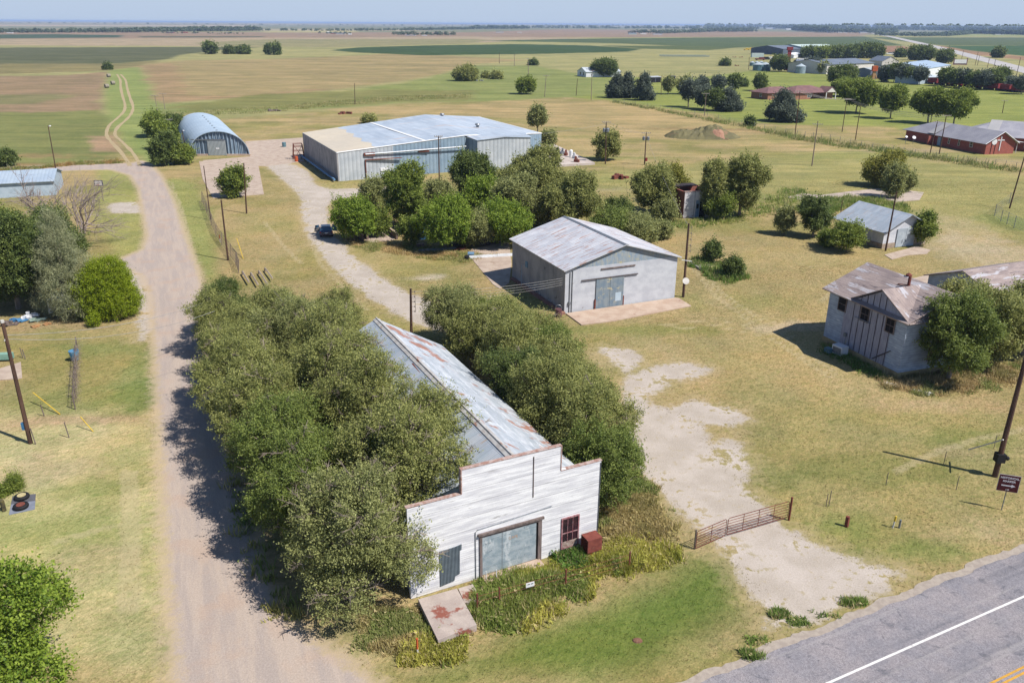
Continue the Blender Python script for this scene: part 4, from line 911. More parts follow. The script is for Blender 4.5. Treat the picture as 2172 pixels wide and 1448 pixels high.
# faded sign painting on the boards, beside the door (reads only as grey smudges) and orange letters on the door
def text_mesh(name, s, size, mat, parent, loc, rot, ext=.004, bold=0):
    cu = bpy.data.curves.new(name, 'FONT'); cu.body = s; cu.size = size; cu.extrude = ext; cu.align_x = 'CENTER'; cu.align_y = 'CENTER'; cu.offset = bold
    tmp = bpy.data.objects.new(name, cu); C.objects.link(tmp); dg = bpy.context.evaluated_depsgraph_get()
    me = bpy.data.meshes.new_from_object(tmp.evaluated_get(dg)); bpy.data.objects.remove(tmp)
    me.materials.clear(); me.materials.append(mat); o = bpy.data.objects.new(name, me); C.objects.link(o); o.parent = parent; o.location = loc; o.rotation_euler = rot; return o
text_mesh('faded_lettering', 'CAFE', .26, MAT('faded_orange_paint', (214,168,130), (204,176,150), 9, lo=.4, hi=.6), d_, (6.35,-.034,2.2), (R(90),0,0))

# concrete ramps and things in front of the store
rp = MB()
def wz(px, py, z): p = G(px, py, z); return (p.x, p.y, z)
def lowslab(name, label, cat, pts, z, mat, kind=None, th=None):
    """flat slab given by photo points of its top at height z"""
    m = MB(); m.prism([(G(a,b,z).x, G(a,b,z).y) for a,b in pts], -.05, z); o = m.build(name, mat)
    return struct(o) if kind == 'structure' else tag(o, label, cat)
lowslab('concrete_ramp', 'rust-stained concrete loading ramp at the near left corner of the store', 'ramp', [(887,1270),(969,1247),(1011,1324),(929,1357)], .42, CONC2)
lowslab('concrete_ramp', 'smaller rusty concrete slab between the loading ramp and the garage door', 'ramp', [(972,1247),(1003,1238),(1021,1272),(986,1278)], .3, CONC2)
t = thing('metal_crate', 'open rusty red metal crate at the right corner of the store front', 'crate', ST(11.3,-.75), ST_A)
MB().box(-.5,.5,-.4,.4,.35,1.25).build('box', REDB, t); MB().box(-.3,.3,-.3,.3,0,.35).build('stand', MAT('broken_tan_masonry',(196,160,132),(176,140,116),3,bump=.5), t); MB().box(-.5,-.47,-.36,.36,.4,1.2).build('open_side', DARK, t)

# ------------------------------------------------------------------ 2. grey stucco shed
A, az, L = frameAB((1197,665),(1430,632)); BW = 14.5; BD = 14.6
t = thing('stucco_shed', 'pale stucco shed with blue flaking gable, sliding blue doors and striped metal roof', 'shed', A, az)
MB().box(0,BW,.0,BD,0,5.05).build('wall', STUC, t)
g = MB(); g.sect([(0.02,5.05),(BW-.02,5.05),(7.3,7.1)], .02, BD-.02, 'y'); g.build('gable', BLUEP, t)
MB().box(.0,.02,0,0,0,0)
m = MB(); m.box(-.03,0,.0,BD,.0,5.0); m.build('painted_shade_facing', STUCG, t)  # greyer streaked sheet over this side puts its shade into the colour
m = MB(); gable_roof(m, 0, BW, 0, BD, 5.0, 7.12, 'y', .35, .35, .12, .03, 7.3); rf = m.build('roof', SROOF, t)
MB().slab([(7.0,-.36,7.2),(7.3,-.36,7.31),(7.3,BD+.36,7.31),(7.0,BD+.36,7.2)],.03).slab([(7.6,-.36,7.2),(7.3,-.36,7.31),(7.3,BD+.36,7.31),(7.6,BD+.36,7.2)],.03).build('ridge_cap', STEEL, rf)
for x0, x1 in ((3.85,5.6),(5.64,7.4)):
    MB().box(x0,x1,-.12,-.04,.05,3.5).build('sliding_door', BLUED, t)
MB().box(6.35,7.1,-.14,-.12,.7,1.7).build('pale_door_patch', MAT('pale_blue_sheet', (196,212,222),(186,204,216),2,k=.7), t)
MB().box(3.72,3.86,-.14,0,0,1.2).box(7.38,7.52,-.14,0,0,1.2).build('door_guard', RUST, t)
MB().box(2.0,9.2,-.16,-.0,3.58,3.66).build('door_rail', MAT('grey_rail',(120,112,110),(96,88,86),3), t)
MB().box(4.4,8.8,-.1,0,4.58,4.72).build('timber_bar', WEATH, t)
MB().tube([(.55,-.06,0),(.55,-.06,4.7)],.05,5).build('downpipe', STEEL, t); MB().tube([(.85,-.06,0),(.85,-.06,4.9)],.05,5).build('downpipe', STEEL, t)
MB().box(.4,.62,-.2,0,1.0,1.35).build('meter_box', STEEL, t)
MB().box(-.09,-.03,9.9,10.5,2.6,3.3).build('meter_box', MAT('light_blue_box',(140,176,196),(120,156,180),2), t); MB().tube([(-.1,10.2,3.0),(-.7,10.2,3.0),(-.7,10.2,.3)],.04,5).build('pipe_loop', MAT('white_pipe',(190,206,216),(176,192,206),2), t)
MB().box(-.5,-.031,-.3,BD-.5,0,.28).build('plinth', MAT('reddish_plinth',(176,130,112),(156,112,96),2), t)
lowslab('concrete_apron', None, None, [(1200,664),(1233,688),(1300,680),(1466,648),(1440,632),(1432,631)], .12, PINKC, 'structure')
lowslab('concrete_yard', None, None, [(1000,548),(1012,536),(1080,510),(1085,560),(1080,600),(1060,612),(1045,602)], .05, CONC, 'structure')
lowslab('concrete_yard', None, None, [(985,545),(1080,524),(1078,512),(1000,528)], .06, CONC, 'structure')

# ------------------------------------------------------------------ 3. big steel warehouse
WA = R(25.26); WO = G(718,385); uw = Vector((math.cos(WA), math.sin(WA), 0)); nw = Vector((-math.sin(WA), math.cos(WA), 0))
t = thing('steel_warehouse', 'huge low white steel warehouse with blue-grey roof partly tan', 'warehouse', WO, WA)
FL, FA, FR, BRr, BA, BL = (0,0,5.6),(28.4,1.9,7.4),(52.5,12.7,5.5),(52.8,52,5.5),(34.6,45.2,7.4),(0.2,34,5.6)
def wallq(m, p, q, th=.25):
    d = Vector((q[0]-p[0], q[1]-p[1], 0)).normalized(); n = Vector((-d.y, d.x, 0))*th
    V = [(p[0],p[1],0),(q[0],q[1],0),(q[0],q[1],q[2]),(p[0],p[1],p[2])]; W = [(v[0]+n.x,v[1]+n.y,v[2]) for v in V]
    return m.add(V+W, [(0,1,2,3),(7,6,5,4),(0,4,5,1),(1,5,6,2),(2,6,7,3),(3,7,4,0)])
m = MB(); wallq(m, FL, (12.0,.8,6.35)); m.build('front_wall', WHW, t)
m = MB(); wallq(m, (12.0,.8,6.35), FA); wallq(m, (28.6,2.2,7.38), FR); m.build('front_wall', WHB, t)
m = MB(); wallq(m, FR, BRr); wallq(m, BRr, BA); wallq(m, BA, BL); m.build('rear_wall', WHW, t)
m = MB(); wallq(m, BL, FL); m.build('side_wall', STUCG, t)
def up(p, z=.16): return (p[0], p[1], p[2]+z)
m = MB(); m.slab([up(FL), up(FA), up(BA), up(BL)], .14); r1 = m.build('roof', WHR, t)
m = MB(); m.slab([up(FA), up(FR), up(BRr), up(BA)], .14); m.build('roof', WHR, t)
# unpainted tan area of the roof, a sheet lying on it
def lerp(a, b, k): return tuple(a[i]+(b[i]-a[i])*k for i in range(3))
tl, tr2 = lerp(FL, FA, .30), lerp(BL, BA, .27)
pts = [up(FL,.185), up(tl,.185)]
for i in range(9):
    k = (i+.5)/9; q = lerp(tl, tr2, k); dx = (.9 if i % 2 else -.9)*random.uniform(.4, 1.2); pts.append((q[0]+dx, q[1], q[2]+.185+dx*.07))
pts += [up(tr2,.185), up(BL,.185)]
m = MB(); k_ = len(pts); m.add(pts, [tuple(range(k_))]); m.build('tan_roof_area', WHT, r1)
a_, b_ = lerp(FL, FA, .66), lerp(BL, BA, .52)
m = MB(); m.slab([up(a_,.22), up((a_[0]+.7,a_[1],a_[2]+.03),.22), up((b_[0]+.7,b_[1],b_[2]+.03),.22), up(b_,.22)], .04); m.build('white_seam', WHITE, r1)
m = MB(); m.tube([up(FL,.1), up(FA,.1), up(FR,.1)], .13, 5); m.tube([up(FR,.1), up(BRr,.1)], .13, 5); m.build('eave_trim', WHITE, t)
for (px, py) in ((938,247),(1013,269)):
    p = G(px, py, 6.9)-WO; m = MB(); m.lathe([(.35,0),(.35,.5),(.7,.7),(.5,.95)], (p.dot(uw), p.dot(nw), 6.9-.2), 10); m.build('roof_vent', STEEL, t)
# projecting wing with its own low roof
wg = [(30.2,-.9),(42.9,-.8),(46.3,9.9),(29.6,3.6)]
m = MB()
for i, (a, bb) in enumerate(((wg[0],wg[1]),(wg[1],wg[2]))): wallq(m, (*a,6.75), (*bb,6.75 if i == 0 else 6.3))
m.add([(30.2,-.9,6.75),(42.9,-.8,6.75),(36.5,-.85,7.15)], [(0,1,2)]); m.build('wing_wall', WHW, t)
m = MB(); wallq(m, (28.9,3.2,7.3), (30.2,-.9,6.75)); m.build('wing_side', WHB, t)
m = MB(); m.slab([(30.0,-1.1,6.8),(36.5,-1.1,7.22),(37.2,7,7.3),(28.7,3.2,7.42)], .1); m.slab([(36.5,-1.1,7.22),(43.1,-1.0,6.8),(46.5,9.9,6.45),(37.2,7,7.3)], .1); m.build('wing_roof', WHR, t)
m = MB(); m.tube([(5.9,.1,5.05),(28.4,1.2,5.3)], .16, 6); m.build('door_track', STEEL, t)
for x in (5.6, 17.6): m = MB(); m.box(x, x+2.3, -.25+x*.06, .05+x*.06, 4.7, 5.3); m.build('rusty_bracket', RUST, t)
m = MB(); m.box(5.8,5.95,.1,.35,0,3.9); m.box(5.8,13.6,.1,.5,3.85,3.97); m.build('door_frame', RUST, t)
m = MB(); m.box(9.0,10.6,.45,.55,1.4,2.1); m.build('pale_notice', WHITE, t)
tp = thing('pipe_rail', 'long blue pipe conveyor lying along the shaded side wall of the warehouse', 'pipe', WO, WA)
m = MB(); m.tube([(-.9,-.5,.5),(-1.0,33,.9)], .22, 6); m.build('pipe', MAT('blue_pipe_paint',(120,160,196),(104,144,180),1), tp)  # the pipe's own even blue
for y in (1,9,17,25,32): MB().box(-1.1,-.8,y,y+.12,0,.6).build('support', STEEL, tp)
lowslab('loading_slab', None, None, [(1148,312),(1176,306),(1262,345),(1180,350),(1140,330)], .5, MAT('pale_loading_slab',(222,208,196),(206,190,178),.4), 'structure')
lowslab('concrete_yard', None, None, [(520,300),(642,292),(645,342),(566,352),(490,352),(440,350),(430,340),(530,332)], .05, CONC, 'structure')
lowslab('concrete_yard', None, None, [(422,342),(500,342),(548,350),(560,412),(452,420),(430,380)], .06, CONC, 'structure')

# ------------------------------------------------------------------ 4. quonset hut
A, az, L = frameAB((402,330),(530,330)); QR = L/2; QH = 5.75
bk = G(425,241,5.8)-A; ux = Vector((math.cos(az), math.sin(az), 0)); QD = 27.0; az2 = math.atan2(bk.y, bk.x-0)
bdir = G(425,241,5.8)-(A+ux*QR); bl = math.hypot(bdir.x, bdir.y)
t = thing('quonset_hut', 'blue-grey arched steel quonset hut with ribbed end wall', 'quonset hut', A, az)
QD = bl; sk_ = bdir.dot(ux)/bl      # the hut runs back at its own slight angle
def arch(n, sc=1.0): return [(QR-QR*sc*math.cos(math.pi*i/n), QH*sc*math.sin(math.pi*i/n)**.9) for i in range(n+1)]
o_ = arch(28, 1.0); i_ = arch(28, .975)
m = MB(); V = []; sk = lambda y: y*bdir.dot(ux)/max(.1, bdir.dot(Vector((-ux.y, ux.x, 0))))
for y in (-.3, QD):
    for pr in (o_, i_): V += [(a+sk(y), y, z) for a, z in pr]
k = 29; F = []
for i in range(28):
    F += [(i, i+1, 2*k+i+1, 2*k+i)[::-1], (k+i, k+i+1, 3*k+i+1, 3*k+i), (i, k+i, k+i+1, i+1)[::-1], (2*k+i, 3*k+i, 3*k+i+1, 2*k+i+1)]
m.add(V, F); m.build('arched_shell', QSH, t)
m = MB(); pr = [(QR-(QR-.2)*math.cos(math.pi*i/28), (QH-.18)*math.sin(math.pi*i/28)**.9) for i in range(29)]
m.sect(pr, .1, .3, 'y'); m.build('end_wall', QFR, t)
m = MB(); m.sect([(a+sk(QD-.3), z) for a, z in pr], QD-.3, QD-.1, 'y'); m.build('end_wall', QFR, t)
m = MB()
for i in range(16):
    x = .9+i*.84; zt = (QH-.3)*math.sin(math.acos(max(-1, min(1, (QR-x)/QR))))**.9
    if 4.2 < x < 8.2: m.box(x, x+.14, -.02, .1, 3.9, max(3.95, zt))
    else: m.box(x, x+.14, -.02, .1, .3, zt)
m.build('rib', MAT('pale_blue_rib',(184,202,216),(168,188,204),1), t)
m = MB(); m.box(4.6,8.9,-.14,-.04,.05,3.55); m.build('sliding_door', QDR, t)
MB().box(.9,8.8,-.2,-.03,3.6,3.85).build('door_header', STEEL, t); MB().box(6.5,7.3,-.17,-.145,1.5,1.85).build('white_label', WHITE, t)
MB().box(9.0,14.6,-.5,.09,0,.35).box(.4,4.4,-.5,.09,0,.35).build('footing', PINKC, t)
m = MB()
for i in range(8): y = 1+i*QD*.11; m.box(QR-.15+sk(y),QR+.25+sk(y),y,y+.3,QH-.02,QH+.12)
m.build('ridge_vents', STEEL, t)

# ------------------------------------------------------------------ 5. old two-storey barn
A, az, L = frameAB((1745,722),(1902,802)); OW = 10.05; OD = 9.4
t = thing('old_barn', 'weathered two-storey blue-grey barn with patchy roof and dark open windows', 'barn', A, az)
MB().box(-.05,OW+.05,-.08,OD+.05,-.1,.55).build('foundation', YSTONE, t)
m = MB(); m.sect([(0,.55),(OD,.55),(OD,5.65),(4.7,7.55),(0,5.65)], 0, OW, 'x'); m.build('wall', BARNW, t)
m = MB(); m.box(2.35,8.3,-.05,0,.56,3.3); m.box(3.55,6.6,-.05,0,3.3,5.3).box(2.3,3.5,-.04,0,3.3,5.3).box(6.6,8.3,-.04,0,3.3,5.3); m.sect([(2.9,5.3),(9.4,5.3),(10.0,5.6),(6.75,7.35),(3.5,5.6)], -.05, 1.5, 'y'); m.build('plank_facing', BARNP, t)
m = MB(); m.slab([(-.6,-.55,5.5),(OW+.5,-.55,5.5),(OW+.5,4.7,7.72),(-.6,4.7,7.72)], .12); m.slab([(-.6,OD+.5,5.5),(OW+.5,OD+.5,5.5),(OW+.5,4.7,7.72),(-.6,4.7,7.72)], .12); r_ = m.build('roof', BARNR, t)
m = MB(); m.slab([(3.15,-.3,5.62),(6.75,-.3,7.56),(6.75,4.4,7.56),(3.15,.3,5.72)], .1); m.slab([(10.6,-.3,5.45),(6.75,-.3,7.56),(6.75,4.4,7.56),(10.6,3.2,5.45)], .1); m.build('cross_gable_roof', BARNR, r_)
m = MB(); m.sect([(3.5,5.5),(10.3,5.5),(6.75,7.4)], 0, 3.5, 'y'); m.build('cross_gable', BARNP, t)
for x, z in ((1.5,3.95),(4.55,3.9),(7.75,3.9)): window(t, x, -.05, z, .95, 1.25, fr=WEATH, gl=DARK, cross=0)  # dark sheets instead of glass: shade of the open windows put in
window(t, OW+.0, 3.2, 1.4, 1.0, 1.3, face='right', fr=WEATH, gl=GLASSD, cross=0)
m = MB()
for x in (3.55,4.3,5.05,5.8,6.55,7.3,8.2): m.box(x, x+.045, -.09, -.05, .6, 6.0+(1-abs(x-6.75)/3.3)*1.1 if 4 < x < 8 else 5.2)
m.build('dark_batten', MAT('dark_batten_wood',(92,84,92),(78,70,78),3), t)
MB().tube([(6.9,-.16,.75),(8.9,-.16,2.3)],.05,4).build('door_brace', MAT('brace_wood',(110,98,96),(90,80,80),3), t)
MB().tube([(3.9,-.18,3.95),(6.0,-.18,3.95)],.04,4).build('door_rail', STEEL, t)
MB().tube([(3.1,-.12,.6),(3.1,-.12,2.0)],.03,4).box(2.95,3.2,-.25,-.05,1.6,1.95).build('meter_box', STEEL, t)
m = MB(); m.tube([(6.0,3.6,7.2),(6.0,3.6,8.2)], .14, 8); m.tube([(5.9,3.5,7.35),(5.0,3.3,7.2)], .05, 4); m.build('stovepipe', RUST, t)
m = MB(); m.lathe([(.22,0),(.3,.25),(.1,.4)], (4.6,4.9,7.6), 8); m.build('roof_vent', RUST, t)

# ------------------------------------------------------------------ 6. white garage
A, az, L = frameAB((1870,528),(1945,519)); GW = 8.2; GD = 9.0
t = thing('gable_garage', 'small white garage with rusty-pale metal roof and double doors', 'garage', A, az)
WG = MAT('white_clapboard', (222,222,226), (200,202,208), 1.2, lines=[(2,.2,.06,(180,180,186))], stain=(1.4,(1,1,1),.64,(190,184,180)), k=.74)
m = MB(); m.box(-.06,GW+.06,-.06,GD,0,.75); m.build('stone_base', MAT('tan_stone_base',(196,178,156),(172,150,132),2), t)
m = MB(); m.sect([(0,.75),(GW,.75),(GW,2.75),(GW/2,4.75),(0,2.75)], 0, GD, 'y'); m.build('wall', WG, t)
m = MB(); gable_roof(m, 0, GW, 0, GD, 2.75, 4.75, 'y', .7, .7, .09, .03); m.build('roof', GALV2, t)
for x in (2.4, 4.15): MB().box(x, x+1.7, -.14, -.06, .05, 2.75).build('door', MAT('pale_grey_door',(196,204,210),(176,186,194),1.5,lines=[(0,.28,.04,(160,170,178))],k=.66), t)
lowslab('concrete_apron', None, None, [(1876,540),(1944,522),(1974,530),(1966,538),(1925,541),(1892,550)], .06, CONC, 'structure')
# ------------------------------------------------------------------ 7. brick ruin
A, az, L = frameAB((1448,463),(1500,460)); t = thing('brick_ruin', 'small roofless red brick box with peeling white front and black doorway', 'ruin', A, az)
w = 5.0; d = 5.0; h = 4.35
m = MB(); m.box(0,.3,.0,d,0,h).box(w-.3,w,.01,d,0,h).box(.3,w-.3,d-.3,d,0,h).box(.3,w-.3,.6,d-.3,h-.9,h-.75); m.build('brick_wall', BR_R, t)
m = MB(); m.box(.3,2.9,0,.3,0,h-.02).box(4.2,w-.3,0,.3,0,h-.02).box(2.9,4.2,0,.3,2.9,h-.02); m.box(.05,w-.05,-.03,0,3.0,h-.1).box(.05,2.9,-.03,0,.1,3.0); m.build('painted_front', WPB, t)
MB().box(-.05,w+.05,-.08,.3,h,h+.12).build('coping', RUSTW, t); MB().box(2.9,4.2,.3,.4,0,2.9).build('doorway', DARK, t); MB().box(2.2,2.85,-.06,-.03,.1,2.9).box(2.9,4.2,-.06,-.02,2.8,2.95).build('blue_door_panel', MAT('blue_door_wood',(110,140,170),(150,170,190),2), t); MB().box(2.3,2.7,-.08,-.06,1.5,2.3).build('opening', DARK, t); MB().tube([(1.9,-.06,0),(1.9,-.06,h)],.04,4).build('pipe', STEEL, t)
MB().box(-.3,w*.8,3.2,d+.4,h+.3,h+.42).build('collapsed_roof_panel', MAT('dark_roof_panel',(70,60,62),(56,48,52),2), t)
# ------------------------------------------------------------------ 8. simple gable buildings
def house(name, label, cat, a, b, depth, ze, zr, wm, rm, axis='x', wins=(), oh=.4, doors=(), side=(), group=None, hipend=0, wf=None, th=.12):
    A, az, L = frameAB(a, b); t = thing(name, label, cat, A, az, group)
    if hipend:
        gable_walls(MB(), 0, L, 0, depth-hipend, ze, zr, 'y').box(.01, L-.01, depth-hipend, depth, 0, ze).build('wall', wm, t)
        m = MB(); k_ = (zr-ze)/(L/2); zo = ze-k_*oh+.15; zt = zr+.15; ye = depth+oh; yh = depth-hipend-oh
        for xe in (-oh, L+oh): m.slab([(xe, -oh*.7, zo), (L/2, -oh*.7, zt), (L/2, yh, zt), (xe, ye, zo)], th)
        m.slab([(-oh, ye, zo), (L/2, yh, zt), (L+oh, ye, zo)], th); m.build('roof', rm, t)
        m = MB()
        for xe in (-oh, L+oh): m.tube([(xe, -oh*.7-.03, zo), (L/2, -oh*.7-.03, zt)], .1, 4)
        m.build('fascia', WHITE, t)
    else:
        gable_walls(MB(), 0, L, 0, depth, ze, zr, axis).build('wall', wm, t)
        rf = gable_roof(MB(), 0, L, 0, depth, ze, zr, axis, oh, oh*.7, th, .03).build('roof', rm, t)
    for x, z, w, h in wins: window(t, x*L, 0, z, w, h, fr=wf or WHITE, cross=0)
    for y, z, w, h in side: window(t, 0, y*depth, z, w, h, face='left', fr=wf or WHITE, cross=0)
    for x, w, h, mt in doors: MB().box(x*L, x*L+w, -.1, -.005, .05, h).build('door', mt, t)
    return t, L
house('metal_shed', 'long low shed with pale blue metal roof behind the leafless trees', 'shed', (-60,424), (118,414), 11, 2.6, 3.9, MAT('pale_blue_panels',(196,210,220),(180,196,208),1,k=.66), MAT('pale_blue_metal_roof',(190,204,216),(176,192,208),.4,rough=.5,wave=(0,.6,.4),k=.64), 'x')
cg, L = house('brick_church', 'red brick church hall with grey roof and white cross on its gable', 'church', (2088,328), (2148,326), 30, 2.95, 5.4, BR_C, GROOF, 'y', oh=.8, hipend=5.5, side=[(.15,1.2,.9,1.2),(.30,1.0,.5,1.6),(.42,1.0,.5,1.6),(.55,1.0,.5,1.6)], wf=OFFW)
m = MB(); m.box(3.9,4.12,-.14,-.03,.9,4.4).box(3.0,5.0,-.14,-.03,3.35,3.57); m.build('cross', WHITE, cg); MB().lathe([(.75,0),(.75,.05)],(0,0,0),20).build('round_plaque', WHITE, cg).matrix_local = Matrix.Translation((2.2,-.04,3.1)) @ Matrix.Rotation(R(90),4,'X')
MB().box(1.5,1.62,-.08,-.03,.05,2.8).box(2.6,2.72,-.08,-.03,.05,3.5).build('brick_recess', DARK, cg)
MB().slab([(-1.6,-.3,2.65),(-1.4,19,2.65),(4.24,19,5.62),(4.24,22.2,5.62),(-.85,22.2,2.95),(-.85,-.3,2.95)][1:5] , .05)
m = MB(); m.slab([(-.85,17.6,2.99),(4.2,17.6,5.56),(4.2,20.4,5.56),(-.85,20.4,2.99)], .03); m.build('pale_roof_patch', GREYP, cg)
MB().box(-.2,-.0,15.8,16.9,.05,2.2).build('door', MAT('pale_blue_door',(176,200,214),(160,186,204),2), cg); MB().box(-2.0,-.0,18.2,18.6,0,2.3).build('brick_fin', BR_C, cg)
m = MB(); m.tube([(10.2,1,0),(10.2,1,2.8)], .08, 6); m.slab([(8.6,-.3,3.1),(10.8,-.3,2.85),(10.8,4,2.85),(8.6,4,3.1)], .1); m.build('porch', WHITE, cg)
# larger church building
E0 = G(2036,284,3.3); E1 = G(2205,296,3.3); dd = (E1-E0); az = math.atan2(dd.y, dd.x); Lc = dd.length
t = thing('brick_church', 'larger red brick church building at the right edge with wide grey roof', 'church', (E0.x, E0.y, 0), az)
MB().box(.5,Lc,.6,17,0,3.25).build('wall', BR_C, t)
m = MB(); m.slab([(-.5,-.3,3.3),(Lc+1,-.3,3.3),(Lc+1,8.8,6.6),(7.5,8.8,6.6)], .12); m.slab([(-.5,17.9,3.3),(Lc+1,17.9,3.3),(Lc+1,8.8,6.6),(7.5,8.8,6.6)], .12); m.slab([(-.5,-.3,3.3),(7.5,8.8,6.6),(-.5,17.9,3.3)], .12); m.build('roof', GROOF, t)
p0 = G(2120,280,3.3)-E0; xx = p0.x*math.cos(az)+p0.y*math.sin(az); m = MB(); m.slab([(xx-2.2,-.28,3.36),(xx+.5,-.28,3.36),(xx+.5,8.8,6.66),(xx-2.2,8.8,6.66)], .03); m.build('pale_roof_patch', GREYP, t)
window(t, xx+3.6, .6, 1.0, .8, 1.7, fr=OFFW, cross=0); window(t, xx+7.2, .6, 1.0, .8, 1.7, fr=OFFW, cross=0)
# ranch house
A, az, L = frameAB((1684,212),(1765,209)); t = thing('ranch_house', 'low brick ranch house with brown hipped roof among big oaks', 'house', A, az)
m = MB(); m.box(0,L*.42,0,14,0,2.7).box(-11,0,4,15,0,2.7).box(L*.42,L*.8,3,14,0,2.7).box(L*.8,L,0,14,0,2.7); m.build('wall', BR_T, t)
m = MB(); zr = 5.3; ze = 2.75
def hip(m, x0, x1, y0, y1, ze, zr, k=None):
    k = k or (y1-y0)/2; ym = (y0+y1)/2
    m.slab([(x0,y0,ze),(x1,y0,ze),(x1-k,ym,zr),(x0+k,ym,zr)], .1).slab([(x0,y1,ze),(x1,y1,ze),(x1-k,ym,zr),(x0+k,ym,zr)], .1).slab([(x0,y0,ze),(x0+k,ym,zr),(x0,y1,ze)], .1).slab([(x1,y0,ze),(x1-k,ym,zr),(x1,y1,ze)], .1)
hip(m, -.7, L+.7, -.7, 14.7, ze, zr); hip(m, -12, 6, 3.3, 15.7, ze, zr-.4, 5.5); rf = m.build('roof', BROOF, t)
m = MB(); x0 = L*.76; m.sect([(x0,2.8),(L+.6,2.8),((x0+L+.6)/2,4.9)], -1.6, 0, 'y'); m.build('porch_gable', OFFW, t)
m = MB(); m.slab([(x0-.4,-1.8,2.75),((x0+L+.6)/2,-1.8,5.1),((x0+L+.6)/2,5,5.1),(x0-.4,5,2.75)], .1).slab([(L+1,-1.8,2.75),((x0+L+.6)/2,-1.8,5.1),((x0+L+.6)/2,5,5.1),(L+1,5,2.75)], .1); m.build('porch_roof', BROOF, t)
window(t, L*.34, 0, .9, 2.0, 1.3, fr=WHITE, cross=1); MB().box(x0,x0+.3,-1.5,-1.2,0,2.8).box(L+.2,L+.5,-1.5,-1.2,0,2.8).build('porch_post', WHITE, t)
window(t, -11, 8, .9, 1.3, 1.3, face='left', cross=0)
house('farmhouse', 'white farmhouse with pale metal roof half hidden by a wide dark tree', 'house', (1243,164), (1316,163), 14, 2.9, 5.2, WHITE, MAT('pale_roof',(206,212,218),(196,204,210),.3,k=.7), 'x', oh=.4, side=[(.25,1,1.3,1.4),(.6,1,1.3,1.4)], wf=DARK)
house('open_shed', 'open-sided dark livestock shed left of a tall pole on the green field', 'shed', (1373,176), (1401,175), 6, 2.8, 3.2, MAT('grey_tin',(120,124,140),(96,100,120),1), MAT('pale_tin',(196,200,204),(186,190,196),1), 'x', doors=[(.12,4.2,2.4,DARK),(.62,3.6,2.4,DARK)])
house('small_shed', 'tiny dark shed on the green field behind the thin grey tree', 'shed', (1423,170), (1432,170), 3, 1.8, 2.2, MAT('dark_tin',(70,70,84),(60,60,72),1), MAT('dark_tin_roof',(80,80,92),(66,66,80),1), 'x')
# old second barn roof at the right edge
house('low_barn', 'low barn with greyish shingle roof behind the right edge trees', 'barn', (2105,670), (2260,642), 9, 2.2, 3.9, BARNW, BARNR, 'x', oh=.5)
lowslab('concrete_pad', None, None, [(1930,592),(1965,583),(2000,592),(1975,602),(1960,600)], .06, CONC, 'structure')
# industrial yard far right
wl, L = house('long_factory', 'long white industrial building with slate-blue roof behind the silos', 'factory', (1752,158), (1851,153), 30, 6.0, 8.5, OFFW, SGREY, 'x', oh=.6, doors=[(.03,6,4.6,DARK)])
house('factory_wing', 'grey windowless wing joining the silos to the long factory', 'factory', (1690,149), (1751,150), 25, 5, 6.6, MAT('grey_wing_wall',(128,128,136),(116,116,126),.5), SGREY, 'x', oh=.5)
house('storage_hall', 'dark slate warehouse hall farthest back above the tree row', 'hall', (1660,117), (1708,116), 45, 6, 9, MAT('slate_hall_wall',(104,116,132),(92,104,120),.3), SGREY, 'x', oh=.3)
house('storage_hall', 'pale mint-roofed hall farthest back behind the dark tree row', 'hall', (1716,117), (1792,116), 60, 6.5, 10, MAT('mint_wall',(190,206,200),(180,196,190),.3), MINT, 'x', oh=.3)
house('white_shed', 'small white lean-to shed in front of the slate hall', 'shed', (1683,124), (1702,122), 14, 3, 4.5, WHITE, WHITE, 'x', oh=.3)
house('blue_roof_shed', 'white metal building with pale blue roof and dark blue open end', 'shed', (1965,172), (2012,163), 30, 7.0, 9.5, WHITE, MAT('pale_blue_roof',(176,196,216),(166,186,208),.3,k=.66), 'x', oh=.3, side=[(.03,.2,27,6.6)], wf=DBLUE)
house('low_white_shed', 'low pale shed in front of the blue-roofed building behind the windbreak', 'shed', (1948,179), (1992,176), 14, 3.2, 4.4, MAT('pale_blue_wall',(196,210,222),(184,200,214),.3,k=.66), MAT('pale_low_roof',(206,216,222),(196,206,214),.3,k=.66), 'x', oh=.3)
house('arched_shed', 'grey round-topped shed right of the long factory', 'shed', (1870,140), (1905,140), 20, 3.5, 7.0, OFFW, SGREY, 'y', oh=.4)
house('machine_shed', 'long pale shed behind the orange grain leg', 'shed', (1845,165), (1893,164), 12, 4.5, 5.5, MAT('blue_grey_wall',(130,140,158),(120,130,148),.3), MAT('light_shed_roof',(196,204,208),(186,196,200),.3), 'x', oh=.3)
house('small_white_building', 'small building with brown roof beside the highway trees', 'building', (1975,118), (1998,117), 10, 3, 4.2, OFFW, BROOF, 'x', oh=.4)
